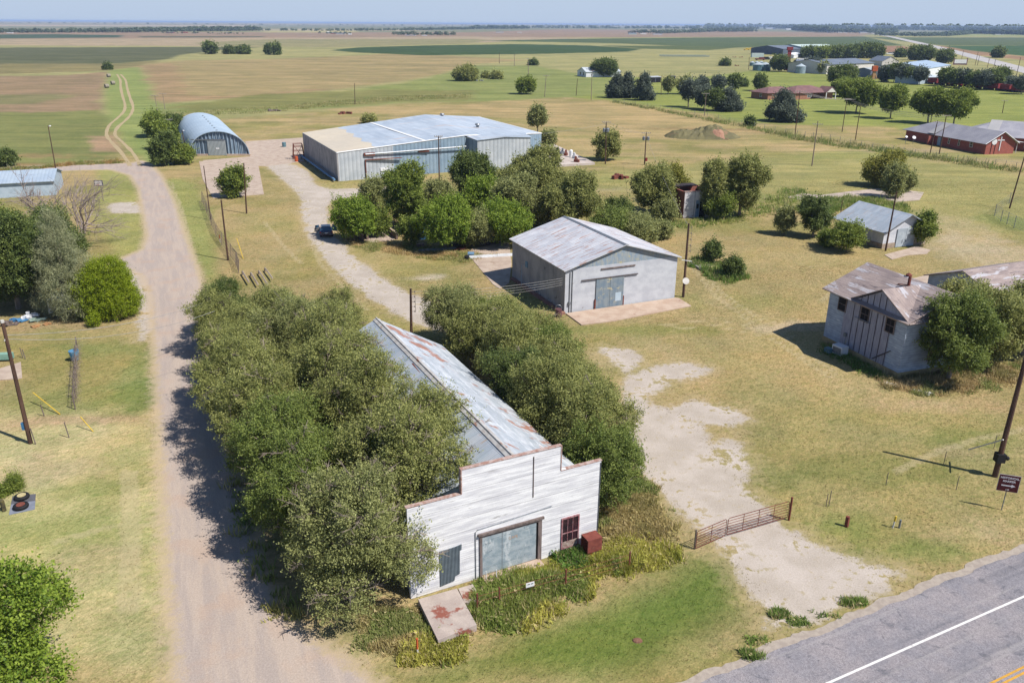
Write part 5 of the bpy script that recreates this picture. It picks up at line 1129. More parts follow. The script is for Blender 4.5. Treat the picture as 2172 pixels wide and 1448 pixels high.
for i, (x, y, r, tp_, mt, lab) in enumerate([(1595,140,5,130,TEAL,'small teal grain silo, leftmost of the back row'),(1605,139,5,130,TEAL,'second small teal silo of the back row'),(1614,138,5,130,TEAL,'third small teal silo of the back row'),
    (1608,150,11,132,TEAL,'large squat teal silo in front, left one'),(1622,150,11,132,TEAL,'large squat teal silo in front, right one'),(1681,153,9,135,SILV,'silver grain silo half behind its neighbour'),(1697,156,10,135,SILV,'silver grain silo standing free right of the group')]):
    s = mpp(x, y); hh = HT(x, y, x, tp_); t = thing('grain_silo', lab, 'silo', G(x, y), 0, 'grain silos'); rr_ = r*s
    MB().lathe([(rr_,0),(rr_,hh*.72)], (0,0,0), 24).build('silo_wall', mt, t); MB().lathe([(rr_*1.04,hh*.72),(rr_*.12,hh*.97),(.3,hh)], (0,0,0), 24).build('conical_roof', MAT('silo_roof_metal',(196,208,214),(184,198,206),1) if i == 0 else bpy.data.materials['silo_roof_metal'], t)
p = G(1670,150); h = HT(1670,150,1671,107); t = thing('grain_elevator_tower', 'slender red elevator leg rising between the silos', 'grain elevator leg', p)
MB().box(-1.2,1.2,-.5,.5,0,h).build('leg_casing', REDC, t); MB().box(-2.0,2.0,-.9,.9,h,h+2.2).build('head_box', REDC, t)
p = G(1852,168); h = HT(1852,168,1853,140); t = thing('grain_elevator_tower', 'orange and tan elevator tower beside the long factory', 'grain elevator leg', p)
MB().tube([(-2.2,0,0),(0,0,h*.6)], .3, 4).tube([(2.2,0,0),(0,0,h*.6)], .3, 4).box(-.8,.8,-.6,.6,0,h*.6).build('tower_frame', MAT('tan_frame',(206,160,110),(190,146,100),1), t); MB().box(-1.5,1.5,-1,1,h*.6,h).build('head_box', ORANGE, t)
# railcars
cars = [(1966,1986),(1989,2012),(2015,2038),(2041,2064),(2067,2090),(2093,2116),(2119,2140),(2143,2164)]
for i, (a, b2) in enumerate(cars):
    ya = 178+(a-1966)*.098; yb = 178+(b2-1966)*.098; A, az, L = frameAB((a, ya), (b2, yb))
    t = thing('railcar', ['leftmost red open railcar, below the blue-roofed shed','second red railcar from the left in the line','third red railcar from the left, between tree trunks','fourth red railcar from the left in the tree row','fifth red railcar from the left, behind dark trunks','sixth red railcar from the left in the line','red railcar next to last at the right end','rightmost red railcar beside the last cedar'][i], 'railcar', A, az, 'red railcars in a line')
    m = MB(); m.box(0,L*.96,0,3,.9,3.4); k = 7
    for j in range(k): m.box(L*.96*j/k+.1, L*.96*j/k+.3, -.1, 0, .9, 3.4)
    m.build('car_body', REDC, t); MB().box(.3,L*.96-.3,.3,2.7,3.4,3.42).build('dark_load', DARK, t)
    for xx_ in (L*.15, L*.8): m = MB(); m.box(xx_-1,xx_+1,.5,2.5,0,.9); m.build('truck', BLACK, t)
# ------------------------------------------------------------------ poles
def pole(label, bx, by, tx, ty, arms=(), r=.15, mat=None, trans=(), lamp=None, ladder=False, name='utility_pole', rzoff=0, extra=None, group='utility poles', leaning=True):
    p = G(bx, by); h = HT(bx, by, tx, ty); d = ray(tx, ty); k = p.y/d[1]; top = Vector((d[0]*k, d[1]*k, h))
    dx = top.x-p.x
    t = thing(name, label, 'pole', p, 0, group)
    T = Vector((dx if abs(dx) < h*.06 else math.copysign(h*.06, dx), 0, h))
    MB().tube([(0,0,-.2), T*.5, T], [r, r*.85, r*.68], 8).build('shaft', mat or POLEW, t)
    for (fr_, ln, ang) in arms:
        q = T*fr_; a = R(ang); m = MB(); e = Vector((math.cos(a), math.sin(a), 0))*ln/2
        m.tube([q-e+Vector((0,-r,0)), q+e+Vector((0,-r,0))], .07, 4)
        for s in (-.95, -.45, .45, .95): c = q+e*s+Vector((0,-r,.05)); m.lathe([(.05,0),(.07,.12),(.03,.2)], tuple(c), 6)
        m.build('crossarm', MAT('grey_crossarm',(186,178,168),(166,156,148),2) if 'grey_crossarm' not in bpy.data.materials else bpy.data.materials['grey_crossarm'], t)
    for (fr_, ang, sz) in trans:
        q = T*fr_; c = (q.x+math.cos(R(ang))*(r+sz), q.y+math.sin(R(ang))*(r+sz), q.z-sz*1.2)
        m = MB(); m.lathe([(sz*.8,0),(sz,.08),(sz,sz*2.3),(sz*.8,sz*2.5)], c, 12); m.lathe([(.05,sz*2.5),(.05,sz*3)], c, 6); m.build('transformer', STEEL, t)
    if lamp:
        m = MB(); q = T*lamp[0]; e = Vector((math.cos(R(lamp[1])), math.sin(R(lamp[1])), .15))*lamp[2]; m.tube([q, q+e], .035, 5); m.ball(q+e, (.22,.22,.14)); m.build('lamp_head', WHITE, t)
    if extra: extra(t, T, h)
    return p+T
PT = {}
def dish(t, T, h):
    m = MB(); m.lathe([(.05,0),(.25,.05),(.40,.14)], (0,0,0), 16); o = m.build('satellite_dish', OFFW, t); o.matrix_local = Matrix.Translation((T.x*.2+.1,-.25,h*.23)) @ Matrix.Rotation(R(60),4,'X')
    MB().tube([(-.6,-.2,h*.52),(.6,-.2,h*.5)],.04,4).build('bracket', STEEL, t)
def insul(t, T, h):
    m = MB()
    for i in range(5): m.tube([T*(.95-.08*i), T*(.95-.08*i)+Vector((.35,0,0))], .025, 4).ball(T*(.95-.08*i)+Vector((.38,0,0)), (.07,.07,.09), 6, 4)
    m.tube([T*.97+Vector((.4,0,0)), T*.62+Vector((.45,0,0))], .02, 4); m.build('insulator_rack', MAT('insulator_grey',(150,140,130),(130,120,112),2), t)
def boxy(c): return lambda t, T, h: MB().box(.15,.55,-.3,.1,h*.12,h*.22).build('meter_box', c, t) and None
def clamp(t, T, h): MB().box(-.28,.3,-.28,.28,h*.13,h*.2).ball((.42,-.2,h*.17),(.16,.16,.16),8,5).build('black_clamp', BLACK, t)
PT['L'] = pole('tall brown pole at the left edge with a thin white wire to the grove', 65,940,5,683, mat=POLEW, r=.17, extra=lambda t,T,h: (MB().tube([T*.995, T*1.0+Vector((0,0,.15))],.13,6).build('metal_cap', OFFW, t), MB().tube([T*.86-Vector((.02,.22,0)), T*.86+Vector((.02,-.22,.12))],.05,4).build('wire_clamp', OFFW, t), MB().box(-.35,-.15,-.1,.1,h*.12,h*.18).build('blue_box', BLUEM, t)))
PT['R'] = pole('thick dark pole at the right edge beside the brown sign, running out of view', 2110,1010,2178,752, r=.2, extra=clamp)
PT['S'] = pole('short brown pole with insulators behind the store roof', 873,740,871,612, r=.15, extra=insul)
PT['D'] = pole('brown pole with a white dish at the right front corner of the stucco shed', 1449,630,1461,474, r=.16, extra=lambda t,T,h: (dish(t,T,h), insul(t,T,h)))
PT['W'] = pole('dark pole standing in front of the warehouse doors', 932,392,930,288, r=.14, arms=[(.985,1.6,20)], extra=insul)
PT['T'] = pole('tall pole with a cluster of grey transformers before the leaning tree', 1284,348,1286,258, r=.15, arms=[(.985,1.8,0)], trans=[(.80,200,.33),(.80,-60,.33),(.80,20,.33)])
PT['U'] = pole('pole with two grey transformers and a red box, left of the ruin trees', 1367,350,1371,280, r=.15, arms=[(.965,2.0,0)], trans=[(.80,180,.33),(.80,0,.33)], extra=boxy(REDC))
PT['P'] = pole('pale leaning pole with a crossarm alone in the mown field', 1722,352,1735,257, r=.15, mat=POLEG, arms=[(.93,2.2,-10)])
PT['Q'] = pole('dark pole by the fence line in front of the ranch house', 1686,288,1697,192, r=.15, arms=[(.98,3.2,0)])
PT['G'] = pole('slender dark pole leaning over the white garage front', 1878,532,1902,407, r=.14)
pole('short dark post rising behind the bushes beside the white garage', 1781,470,1787,424, r=.08, group=None)
pole('bare brown pole in front of the slab bush', 523,453,517,346, r=.14, group='poles beside the lane')
pole('tall thin dark pole at the corner of the old slab', 447,466,432,352, r=.1, group='poles beside the lane')
pole('brown pole standing along the leaning fence, nearest to the grove', 484,552,469,424, r=.14, group='poles beside the lane')
pole('dark lamp pole by the branch road on the left', 119,362,102,267, r=.12, lamp=(.985,60,.4), group='poles beside the lane')
pole('pole with a white crossarm rising out of the trees left of the quonset', 365,310,356,252, r=.13, mat=POLEG, arms=[(.97,2.4,-5),(.86,1.2,-5)], group='poles beside the lane')
pole('short pole with a white lamp leaning before the quonset shell', 393,312,386,277, r=.13, lamp=(.98,10,.35), group='poles beside the lane')
pole('pale thin crossarm pole on the grassy track, nearer one', 335,240,328,202, r=.12, mat=POLEG, arms=[(.97,2.8,0)])
pole('pale thin crossarm pole on the grassy track, farther one', 350,232,345,198, r=.12, mat=POLEG, arms=[(.97,2.8,0)])
for lab, *a in [
 ('slim pole on the green strip near the crop edge',1059,135,1059,112),('pale slim pole left of the far dirt bank',1091,140,1091,115),('tall pale pole right of the far dirt bank',1121,168,1120,123),('dark pole between the lone round tree and the pale pole',1155,206,1159,159),
 ('dark pole right of centre on the green field',1222,203,1225,167),('pale slim pole below the white farmhouse',1254,212,1256,148),('dark pole beside the open livestock shed',1402,202,1404,160),('slim pole beyond the stubble field edge',753,222,752,177),
 ('dark pole left of the big oak',1786,280,1797,207),('dark pole between field tree and ranch lawn',1814,298,1826,222),('dark pole on the church side, left of the pair',1972,328,1989,256),('dark pole on the church side, right of the pair',1992,327,2008,242),('pale pole left behind the church roof',1974,262,1977,236),
 ('dark pole beyond the church roofs',2126,240,2131,213),('dark pole inside the fenced green plot at the right',2141,442,2176,330),('pale pole in the middle of the cedar clump',1494,246,1498,197),('pale pole before the thin cedar',1607,193,1609,157),
 ('dark pole at the left of the silos',1588,148,1588,122),
 ('power pole left of the trio of trees',1995,112,1997,98),('power pole right of the trio of trees',2014,118,2017,107),('power pole by the highway sign',2039,128,2044,107),('power pole along the highway, near the sign right',2068,139,2075,110),('power pole in the highway row, double one',2073,139,2078,118),('power pole along the highway, near the bushes',2094,144,2099,124),('power pole before the railcar trees',2107,149,2112,125),('power pole nearest on the highway shoulder',2155,164,2165,122),
]:
    arms = [(.96,2.4,0)] if 'pale' in lab or 'pair' in lab or 'oak' in lab or 'beyond the church' in lab or 'power' in lab else ()
    pole(lab, *a, arms=arms, r=.14 if a[1] > 180 else .2, mat=POLEG if 'pale' in lab else POLEW)
# wires
def wire(label, P, Q, sag=.4, r=.012, mat=WIRE, group='overhead wires'):
    P = Vector(P); Q = Vector(Q); n = 14
    pts = [P.lerp(Q, i/n)-Vector((0,0,sag*4*(i/n)*(1-i/n))) for i in range(n+1)]
    tag(MB().tube(pts, r, 4).build('overhead_wire', mat), label, 'wire', group)
q1 = G(400,628,3.2); q2 = G(480,640,3.0)
wire('thin white wire from the left edge pole across the lane into the grove', PT['L']-Vector((0,0,1.0)), ST(-5.4,42.5,5.2), .7, .02)
wire('lower pale wire crossing the left lawn from the edge pole', PT['L']-Vector((0,0,1.3)), ST(-5.0,36,6.4), .9, .016)
pD = PT['D']-Vector((0,0,1.0)); pS = PT['S']
for i in range(4): wire(['topmost','second','third','lowest'][i]+' of the four wires crossing before the shed side wall', pS-Vector((0,0,.3+.35*i)), G(1197,590,4.6)+Vector((-.2,0,-.25*i)), .35, .014)
for i in range(3): wire(['first','second','third'][i]+' wire of the line passing in front of the oaks to the church poles', PT['Q']+Vector((-1+i,0,-.2)), Vector((*(G(1797,280)[:2]),9.5))+Vector((-1+i,0,0)), .8, .035); wire(['upper','middle','lower'][i]+' wire between oak pole and church poles', Vector((*(G(1797,280)[:2]),9.5))+Vector((-1+i,0,-.6*i)), Vector((*(G(1992,327)[:2]),9.6))+Vector((-1+i,0,-.6*i)), 1.0, .035)

wire('upper wire between the transformer pole and the two-can pole', PT['T']-Vector((.8,0,.2)), PT['U']-Vector((.9,0,.3)), .5, .02)
wire('lower wire between the transformer pole and the two-can pole', PT['T']-Vector((-.8,0,.2)), PT['U']-Vector((-.9,0,.3)), .5, .02)
wire('long sagging wire from the two-can pole to the pole with the white dish', PT['U']-Vector((0,0,.6)), PT['D']-Vector((0,0,.3)), .9, .018)
wire('long sagging wire from the warehouse pole to the transformer pole', PT['W']-Vector((0,0,.3)), PT['T']-Vector((0,0,.5)), 1.0, .018)

# ------------------------------------------------------------------ farm gate
def gate_leaf(label, A, B, h=1.35, bars=6):
    A = Vector(A); B = Vector(B); d = B-A; L = d.length; t = thing('farm_gate', label, 'gate', A, math.atan2(d.y, d.x), 'leaves of the tubular farm gate')
    m = MB(); z0 = .15; m.tube([(0,0,z0),(0,0,h-.1),(.1,0,h),(L-.1,0,h),(L,0,h-.1),(L,0,z0),(0,0,z0)], .026, 6); m.build('frame', RUST, t)
    m = MB()
    for i in range(1, bars): z = z0+(h-z0)*i/bars; m.tube([(0,0,z),(L,0,z)], .02, 5)
    for x in np.linspace(0, L, max(3, int(L/1.2)+1))[1:-1]: m.tube([(x,0,z0),(x,0,h)], .02, 5)
    m.build('bars', RUST, t); return t
g0, g1, g2 = G(1475,1166), G(1539,1138), G(1670,1100)
gate_leaf('short left leaf of the rusty tubular farm gate', g0, g1-(g1-g0).normalized()*.06); gate_leaf('long right leaf of the rusty tubular farm gate across the gravel drive', g1+(g2-g1).normalized()*.06, g2)
def post(label, px, py, h, r=.05, mat=None, name='post', lean=(0,0), cat='post', group=None, tip=None):
    p = G(px, py); m = MB(); m.tube([(0,0,-.1),(lean[0]*h,lean[1]*h,h)], r, 6); t = thing(name, label, cat, p, 0, group); m.build('shaft', mat or RUST, t)
    if tip: MB().tube([(lean[0]*h*(1-tip[0]),lean[1]*h*(1-tip[0]),h*(1-tip[0])),(lean[0]*h,lean[1]*h,h+.02)], r*1.3, 6).build('coloured_top', tip[1], t)
    return t
post('rusty red gate post at the right end of the farm gate', 1673,1103,1.75,.07,RUST,'gate_post'); post('grey gate post at the left end of the farm gate', 1473,1163,1.4,.06,POLEG,'gate_post')
post('thick dark red post standing alone on the verge', 1795,1116,.75,.13,REDB,'bollard', cat='bollard')
post('yellow-topped marker on the grass beside a white panel', 1893,1119,.85,.05,OFFW,'pipeline_marker',cat='marker',tip=(.4,YEL),lean=(.1,0)); post('small pale grey marker post right of the yellow one', 1907,1119,.6,.07,STEEL,'pipeline_marker',cat='marker')
post('orange and white marker post beside the loading ramp', 886,1392,1.15,.05,OFFW,'marker_post',cat='marker',tip=(.55,ORANGE)); post('orange and white marker post near the leaning fence', 467,514,1.1,.05,OFFW,'marker_post',cat='marker',tip=(.5,ORANGE))
for lab,*a in [('thin dark t-post, left of the pair on the verge',1752,1074,1.0),('thin dark t-post, right of the pair on the verge',1758,1073,1.2),('thin t-post on the slope above the verge pair',1879,1028,1.0),('bent t-post near the big pole shadow',2001,986,1.1),('thin t-post right of the pole shadow',2028,1038,1.1),('thin t-post beside the thick right pole',2108,950,1.1)]:
    post(lab,a[0],a[1],a[2],.025,WEATH,'fence_post',group='loose t-posts of the roadside fence')
tq = thing('guy_guard', 'long pale plastic guard leaning on the right edge pole', 'guy guard', G(2110,1010)); a_ = G(2055,953,1.3)-G(2110,1010); b_ = G(2128,932,3.4)-G(2110,1010); MB().tube([a_, b_], .05, 6).build('tube', OFFW, tq)
# sign
sp = G(2124,1081); t = thing('historical_marker_sign', 'brown square sign reading HISTORICAL MARKER with arrow on a thin post', 'sign', sp, R(-18)); t.scale = (1.12, 1.12, 1.12)
MB().tube([(0,0,-.1),(0,0,1.9)],.03,6).build('post', STEEL, t)
ps = MB().box(-.56,.56,-.05,-.03,1.30,2.40).build('panel', MAT('white_sign_edge',(214,208,210),(200,194,196),2,k=.7), t); MB().box(-.54,.54,-.06,-.05,1.32,2.38).build('brown_face', MAT('brown_sign_face',(96,38,42),(90,34,38),2), ps)
LET = MAT('white_sign_letters', (232,226,230), (226,220,224), 2, k=.8)
text_mesh('lettering', 'HISTORICAL', .175, LET, ps, (0,-.064,2.20), (R(90),0,0), bold=.004); text_mesh('lettering', 'MARKER', .175, LET, ps, (0,-.064,1.98), (R(90),0,0), bold=.004); text_mesh('lettering', '2 MI', .10, LET, ps, (.0,-.064,1.43), (R(90),0,0), bold=.003)
m = MB(); m.add([(-.36,-.066,1.66),(.16,-.066,1.66),(.16,-.066,1.59),(.38,-.066,1.70),(.16,-.066,1.81),(.16,-.066,1.74),(-.36,-.066,1.74)], [tuple(range(7))]); m.build('arrow', LET, ps)

# ------------------------------------------------------------------ low fence with sign before the store
t = thing('wire_fence', 'low rusty wire fence with a small white notice in the weeds before the store', 'fence', ST(2.9,-2.6), ST_A-R(3))
for x in (0, 1.3, 5.4, 9.6): MB().tube([(x,0,-.1),(x,0,1.25)], .05, 6).build('post', RUST, t)
m = MB()
for z in (.35,.7,1.05): m.tube([(0,0,z),(9.6,0,z)], .012, 4)
for x in (1.9,2.6,3.3,4.0,4.7): m.tube([(x,0,.2),(x,0,1.05)], .01, 4)
m.build('strands', RUST, t); nt = MB().box(2.9,3.4,-.04,-.02,.75,1.05).build('notice', WHITE, t); MB().box(2.97,3.13,-.045,-.04,.92,.97).box(3.18,3.33,-.045,-.04,.92,.97).build('printed_marks', BLACK, nt)
post('rusty pipe stub in weeds right of the store window', 1252,1178,.7,.1,ORANGE,'hydrant',cat='hydrant')
post('thin white stake at the left foot of the garage door', 1031,1233,.75,.025,WHITE,'stake',cat='stake'); post('thin white stake in front of the garage door', 1053,1230,.75,.025,WHITE,'stake',cat='stake')
for lab, px, py, sz, mt in [('pale broken plank heap in the weeds before the store',1160,1245,(1.9,.5,.18),OFFW),('small white rubble piece near the garage door sill',1125,1210,(.7,.35,.15),OFFW),('broken white board beside the sill rubble',1150,1228,(.5,.3,.12),OFFW)]:
    t = thing('rubble_piece', lab, 'rubble', G(px,py), ST_A+.3); m = MB()
    for i in range(7): m.obox((random.uniform(-sz[0]/2,sz[0]/2),random.uniform(-sz[1]/2,sz[1]/2),random.uniform(0,sz[2]*.4)), random.uniform(-.5,.5), (sz[0]*.5,.12,.05))
    m.build('boards', mt, t)
t = thing('manhole_mound', 'small reddish dirt mound in the green ditch', 'mound', G(1352,1358)); MB().ball((0,0,0),(.28,.2,.12),10,6).build('dirt', MAT('reddish_dirt',(150,110,88),(132,92,74),6,bump=.6), t)

# ------------------------------------------------------------------ left yard
t = thing('sheet_metal_pad', 'dark and grey metal sheet lying on the lawn under two wheels', 'metal sheet', G(46,1070), 0)
P4 = [G(27,1053)-G(46,1070), G(76,1048)-G(46,1070), G(74,1080)-G(46,1070), G(19,1092)-G(46,1070)]
m = MB(); a, b2, c2, d2 = P4; e_, f_2 = a.lerp(d2,.45), b2.lerp(c2,.45); m.prism([(v.x,v.y) for v in (a,b2,f_2,e_)],0,.05); m.build('dark_sheet', MAT('dark_sheet_metal',(112,112,118),(100,100,106),2), t)
m = MB(); m.prism([(v.x,v.y) for v in (e_,f_2,c2,d2)],0,.04); m.build('grey_sheet', MAT('grey_sheet_metal',(150,156,168),(136,142,156),2), t)
def wheel(label, px, py, rim, zz=.05):
    t = thing('loose_wheel', label, 'wheel', G(px,py,zz)); m = MB(); R0 = .42
    pr = [(R0+.13*math.cos(a)-.13, .13+.12*math.sin(a)) for a in np.linspace(-2.2, 2.2, 12)]
    m.lathe([(.24,.02)]+[(R0-.02,.0),(R0+.04,.05),(R0+.06,.13),(R0+.03,.22),(R0-.03,.26),(.27,.24)], (0,0,0), 24); m.build('tyre', BLACK, t, True); MB().lathe([(.28,.22),(.27,.262),(.15,.25),(.06,.275)],(0,0,0),16).build('rim', rim, t)
wheel('loose wheel with cream rim lying on the dark metal sheet', 47,1056, MAT('cream_rim',(216,200,150),(196,180,132),4)); wheel('loose wheel with rusty rim on the grey metal sheet', 45,1076, RUST)
post('small dark stump with a black band at the left edge', 9,1083,.8,.14,MAT('dark_stump',(120,110,70),(60,58,54),3,(1,1,3)),'stump',cat='stump')
t = thing('guy_guard', 'yellow guy-wire guard lying near the left edge pole, left one', 'guy guard', G(75,855)); v = G(127,877,.1)-G(75,855); MB().tube([(0,0,1.0),(v.x,v.y,.05)],.045,5).build('tube', YEL, t)
t = thing('guy_guard', 'yellow guy-wire guard sticking from the lawn, right one', 'guy guard', G(198,915)); v = G(171,886,.9)-G(198,915); MB().tube([(0,0,0),(v.x,v.y,1.0)],.04,5).build('tube', YEL, t)
for lab, x, y in [('dark yard fence post just right of the left edge pole',76,942),('dark yard fence post between the pole and the yellow guard',147,928),('short grey post by the left yellow guard',94,882),('dark stake left of a pair near the green trough',49,758),('dark stake right of a pair near the green trough',54,761)]:
    post(lab,x,y,1.35 if y > 900 else 1.0,.04,WEATH,'fence_post',lean=(-.1,0),group='yard fence posts on the left')
t = thing('vine_fence', 'dead vine-covered wire fence running up the left yard', 'fence', G(160,868))
v = G(166,745)-G(160,868); m = MB()
for k in np.linspace(0,1,7): m.tube([(v.x*k,v.y*k,0),(v.x*k,v.y*k,1.5)],.05,5)
m.tube([(0,0,1.3),(v.x,v.y,1.3)],.02,4).tube([(0,0,.7),(v.x,v.y,.7)],.02,4); m.build('posts_and_rails', WEATH, t)
rng = np.random.default_rng(4); k = rng.random(900)[:,None]; c_ = np.array([[v.x,v.y,0]])*k+np.stack([rng.normal(0,.12,900),rng.normal(0,.2,900),rng.random(900)*1.3],1)
V,F,T = leafcloud(c_, unit(rng.normal(0,1,(900,3))), 5, .4, .16, .02, rng); npmesh('dead_vines', V, F, DEAD, t, {'tint': T})
t = thing('barrel', 'bright blue plastic tub by the vine-covered fence', 'tub', G(160,765)); MB().lathe([(.28,0),(.42,.7),(.45,.95),(.4,.95),(.38,.75)],(0,0,.1),16).build('tub', MAT('light_blue_plastic',(110,170,206),(96,156,196),2), t)
lowslab('concrete_pad', None, None, [(-30,790),(44,767),(47,800),(36,803),(-30,806)], .08, CONC, 'structure')
t = thing('trough', 'pale green feeding trough at the left edge', 'trough', G(5,765), R(8)); MB().box(-1.6,1.0,-.3,.3,.2,.75).build('tank', MAT('pale_green_paint',(150,190,170),(136,176,158),2), t)
# junk heap under the trees
for i, (lab, px, py, mt, sz) in enumerate([('heap with a bright blue tarp under the dark trees',38,680,BLUEM,(2.2,.9,.5)),('white broken appliances heaped under the trees',62,676,WHITE,(1.6,.8,.9)),('pale green sheet panel on the junk heap',82,680,MAT('pale_green_sheet',(170,190,176),(156,176,162),2),(1.6,.7,.5)),('broken brown furniture at the left end of the junk heap',22,690,WEATH,(1.4,.7,.7)),('tan boards at the right of the junk heap',90,690,MAT('tan_boards',(206,160,110),(186,140,96),3),(1.6,.5,.3))]):
    t = thing('junk_pile', lab, 'junk', G(px,py), .2*i); m = MB()
    for j in range(9): m.obox((random.uniform(-sz[0]/2,sz[0]/2),random.uniform(-sz[1]/2,sz[1]/2),random.uniform(0,sz[2]*.4)), random.uniform(0,3), (random.uniform(.4,.9)*sz[0]*.5,random.uniform(.2,.5),random.uniform(.1,.5)*sz[2]))
    m.build('pieces', mt, t)
t = thing('white_trailer', 'white trailer mostly hidden behind the grey pine', 'trailer', G(140,672), R(12)); MB().box(-1.6,1.6,0,1.8,.5,2.4).build('box', WHITE, t)
for x in (-1,1): 
    o = MB().lathe([(.1,0),(.36,0),(.36,.2),(.1,.2)],(0,0,0),14).build('wheel', BLACK, t); o.matrix_local = Matrix.Translation((x,-.0,.36)) @ Matrix.Rotation(R(90),4,'X')
t = thing('basketball_hoop', 'basketball hoop on a bent post beside the leafless tree', 'basketball hoop', G(216,428)); MB().tube([(0,.6,0),(0,.6,2.6),(0,.2,3.2)],.06,6).build('post', WEATH, t); MB().box(-.75,.75,-.05,.05,2.8,3.8).build('backboard', MAT('dark_rimmed_board',(80,84,110),(70,74,100),2), t); MB().box(-.6,.6,-.07,-.055,2.92,3.7).build('board_face', OFFW, t); m = MB(); m.tube([(.25*math.cos(a),-.35+.25*math.sin(a),3.05) for a in np.linspace(0,6.28,14)],.02,4); m.build('rim', ORANGE, t)

# ------------------------------------------------------------------ leaning chain fence by the lane, timber frame
FX = [(428,428),(438,452),(448,478),(458,502),(470,520),(488,545),(500,562),(506,580)]
t = thing('chain_fence', 'rusty chain fence leaning along the right side of the lane', 'fence', G(*FX[0])); o0 = G(*FX[0]); Wp = [G(*q)-o0 for q in FX]
for w_ in Wp: MB().tube([w_, w_+Vector((.25,0,1.9))],.05,5).build('post', POLEG, t)
m = MB()
for z in (.3,.8,1.3,1.8): m.tube([w_+Vector((.13*z,0,z)) for w_ in Wp],.02,4)
for i in range(len(Wp)-1):
    for k in np.linspace(0,1,14): w_ = Wp[i].lerp(Wp[i+1],k); m.tube([w_+Vector((0,0,.1)), w_+Vector((.24,0,1.85))],.012,3)
m.build('mesh', WEATH, t)
t = thing('small_gate', 'small dark wire gate at the end of the leaning fence', 'gate', G(426,447), R(8)); m = MB(); m.tube([(0,0,.2),(0,0,1.6),(1.3,0,1.6),(1.3,0,.2),(0,0,.2)],.04,4)
for x in (.3,.6,.9): m.tube([(x,0,.2),(x,0,1.6)],.02,4)
m.build('frame', WEATH, t)
tb = thing('timber_frame', 'row of pale timber beams of a collapsed deck at the grove end', 'timber frame', G(560,600)); o0 = G(560,600)
for a, b2 in (((514,575),(528,598)),((532,578),(547,603)),((549,574),(568,604)),((562,568),(578,590)),((556,625),(564,642)),((612,620),(626,646))):
    P0 = G(*a,.5)-o0; P1 = G(*b2,.5)-o0; MB().tube([P0,P1],.11,4).box(P0.x-.1,P0.x+.1,P0.y-.1,P0.y+.1,0,.5).build('beam', MAT('pale_beam',(206,188,164),(180,160,140),2,(1,1,1)) if 'pale_beam' not in bpy.data.materials else bpy.data.materials['pale_beam'], tb)
for (x,y,lab) in ((431,500,'yellow guard tube leaning beside the leaning fence'),):
    t = thing('guy_guard', lab, 'guy guard', G(516,549)); v = G(503,514,1.0)-G(516,549); MB().tube([(0,0,0),(v.x,v.y,1.6)],.05,5).build('tube', YEL, t)

# ------------------------------------------------------------------ parked car
NAVY = MAT('dark_navy_car_paint', (44,66,100), (40,60,94), 1, rough=.25, spec=.7); CARG = MAT('car_glass', (60,100,130), (50,90,120), 1, rough=.08, spec=.9)
t = thing('parked_car', 'dark navy hatchback with open doors parked on the gravel driveway', 'car', G(692,497), R(14))
m = MB(); pr = [(-2.1,.35),(2.1,.35),(2.15,.75),(1.0,.95),(-2.0,1.0),(-2.15,.7)]
m.sect([(y_, z_) for y_, z_ in [(-2.1,.32),(2.15,.32),(2.2,.7),(1.9,.86),(1.0,.96),(-1.95,1.02),(-2.18,.85),(-2.2,.5)]], -.9, .9, 'x'); m.build('body', NAVY, t)
m = MB(); 
def taper(m, prof, w0, w1, z0, z1):
    V = []; 
    for s in (-1,1):
        for y_, z_ in prof: w_ = w0+(w1-w0)*(z_-z0)/(z1-z0); V.append((s*w_, y_, z_))
    k = len(prof); return m.add(V, [tuple(range(k))[::-1], tuple(range(k,2*k))]+[(i,(i+1)%k,k+(i+1)%k,k+i)[::-1] for i in range(k)])
taper(m, [(-1.95,1.0),(1.0,.96),(.25,1.46),(-1.35,1.5)], .86, .66, .96, 1.5); m.build('cabin_glass', CARG, t)
MB().slab([(-.62,-1.3,1.54),(.62,-1.3,1.54),(.62,.22,1.5),(-.62,.22,1.5)],.04).build('roof', NAVY, t)
for sx in (-1,1):
    for sy in (-1.35,1.35):
        o = MB().lathe([(.12,-.1),(.33,-.11),(.34,0),(.33,.11),(.12,.1)],(0,0,0),16).build('wheel', BLACK, t); o.matrix_local = Matrix.Translation((sx*.82,sy,.34)) @ Matrix.Rotation(R(90),4,'Y')
        h = MB().lathe([(.2,-.12),(.2,.12)],(0,0,0),10).build('rim', STEEL, o)
    MB().box(sx*.86-.1,sx*.86+.1,-2.23,-2.16,.72,.95).build('tail_light', REDC, t)
MB().box(-.85,.85,-2.26,-2.15,.36,.58).build('rear_bumper', MAT('brownish_bumper',(120,96,96),(104,84,84),2), t); MB().box(-.25,.25,-2.24,-2.19,.66,.8).build('number_plate', WHITE, t)
dmat = MAT('grey_door_lining',(176,172,170),(150,146,144),3)
for s, mt in ((-1,dmat),(1,MAT('blue_door_paint',(54,110,150),(46,98,140),2,rough=.3))):
    d = MB(); d.obox((s*1.3,.35,.4), R(-35*s), (.9,.08,.62)); dd_ = d.build('open_door', mt, t); MB().obox((s*1.27,.35,1.02), R(-35*s), (.7,.04,.38)).build('door_window', CARG, dd_)

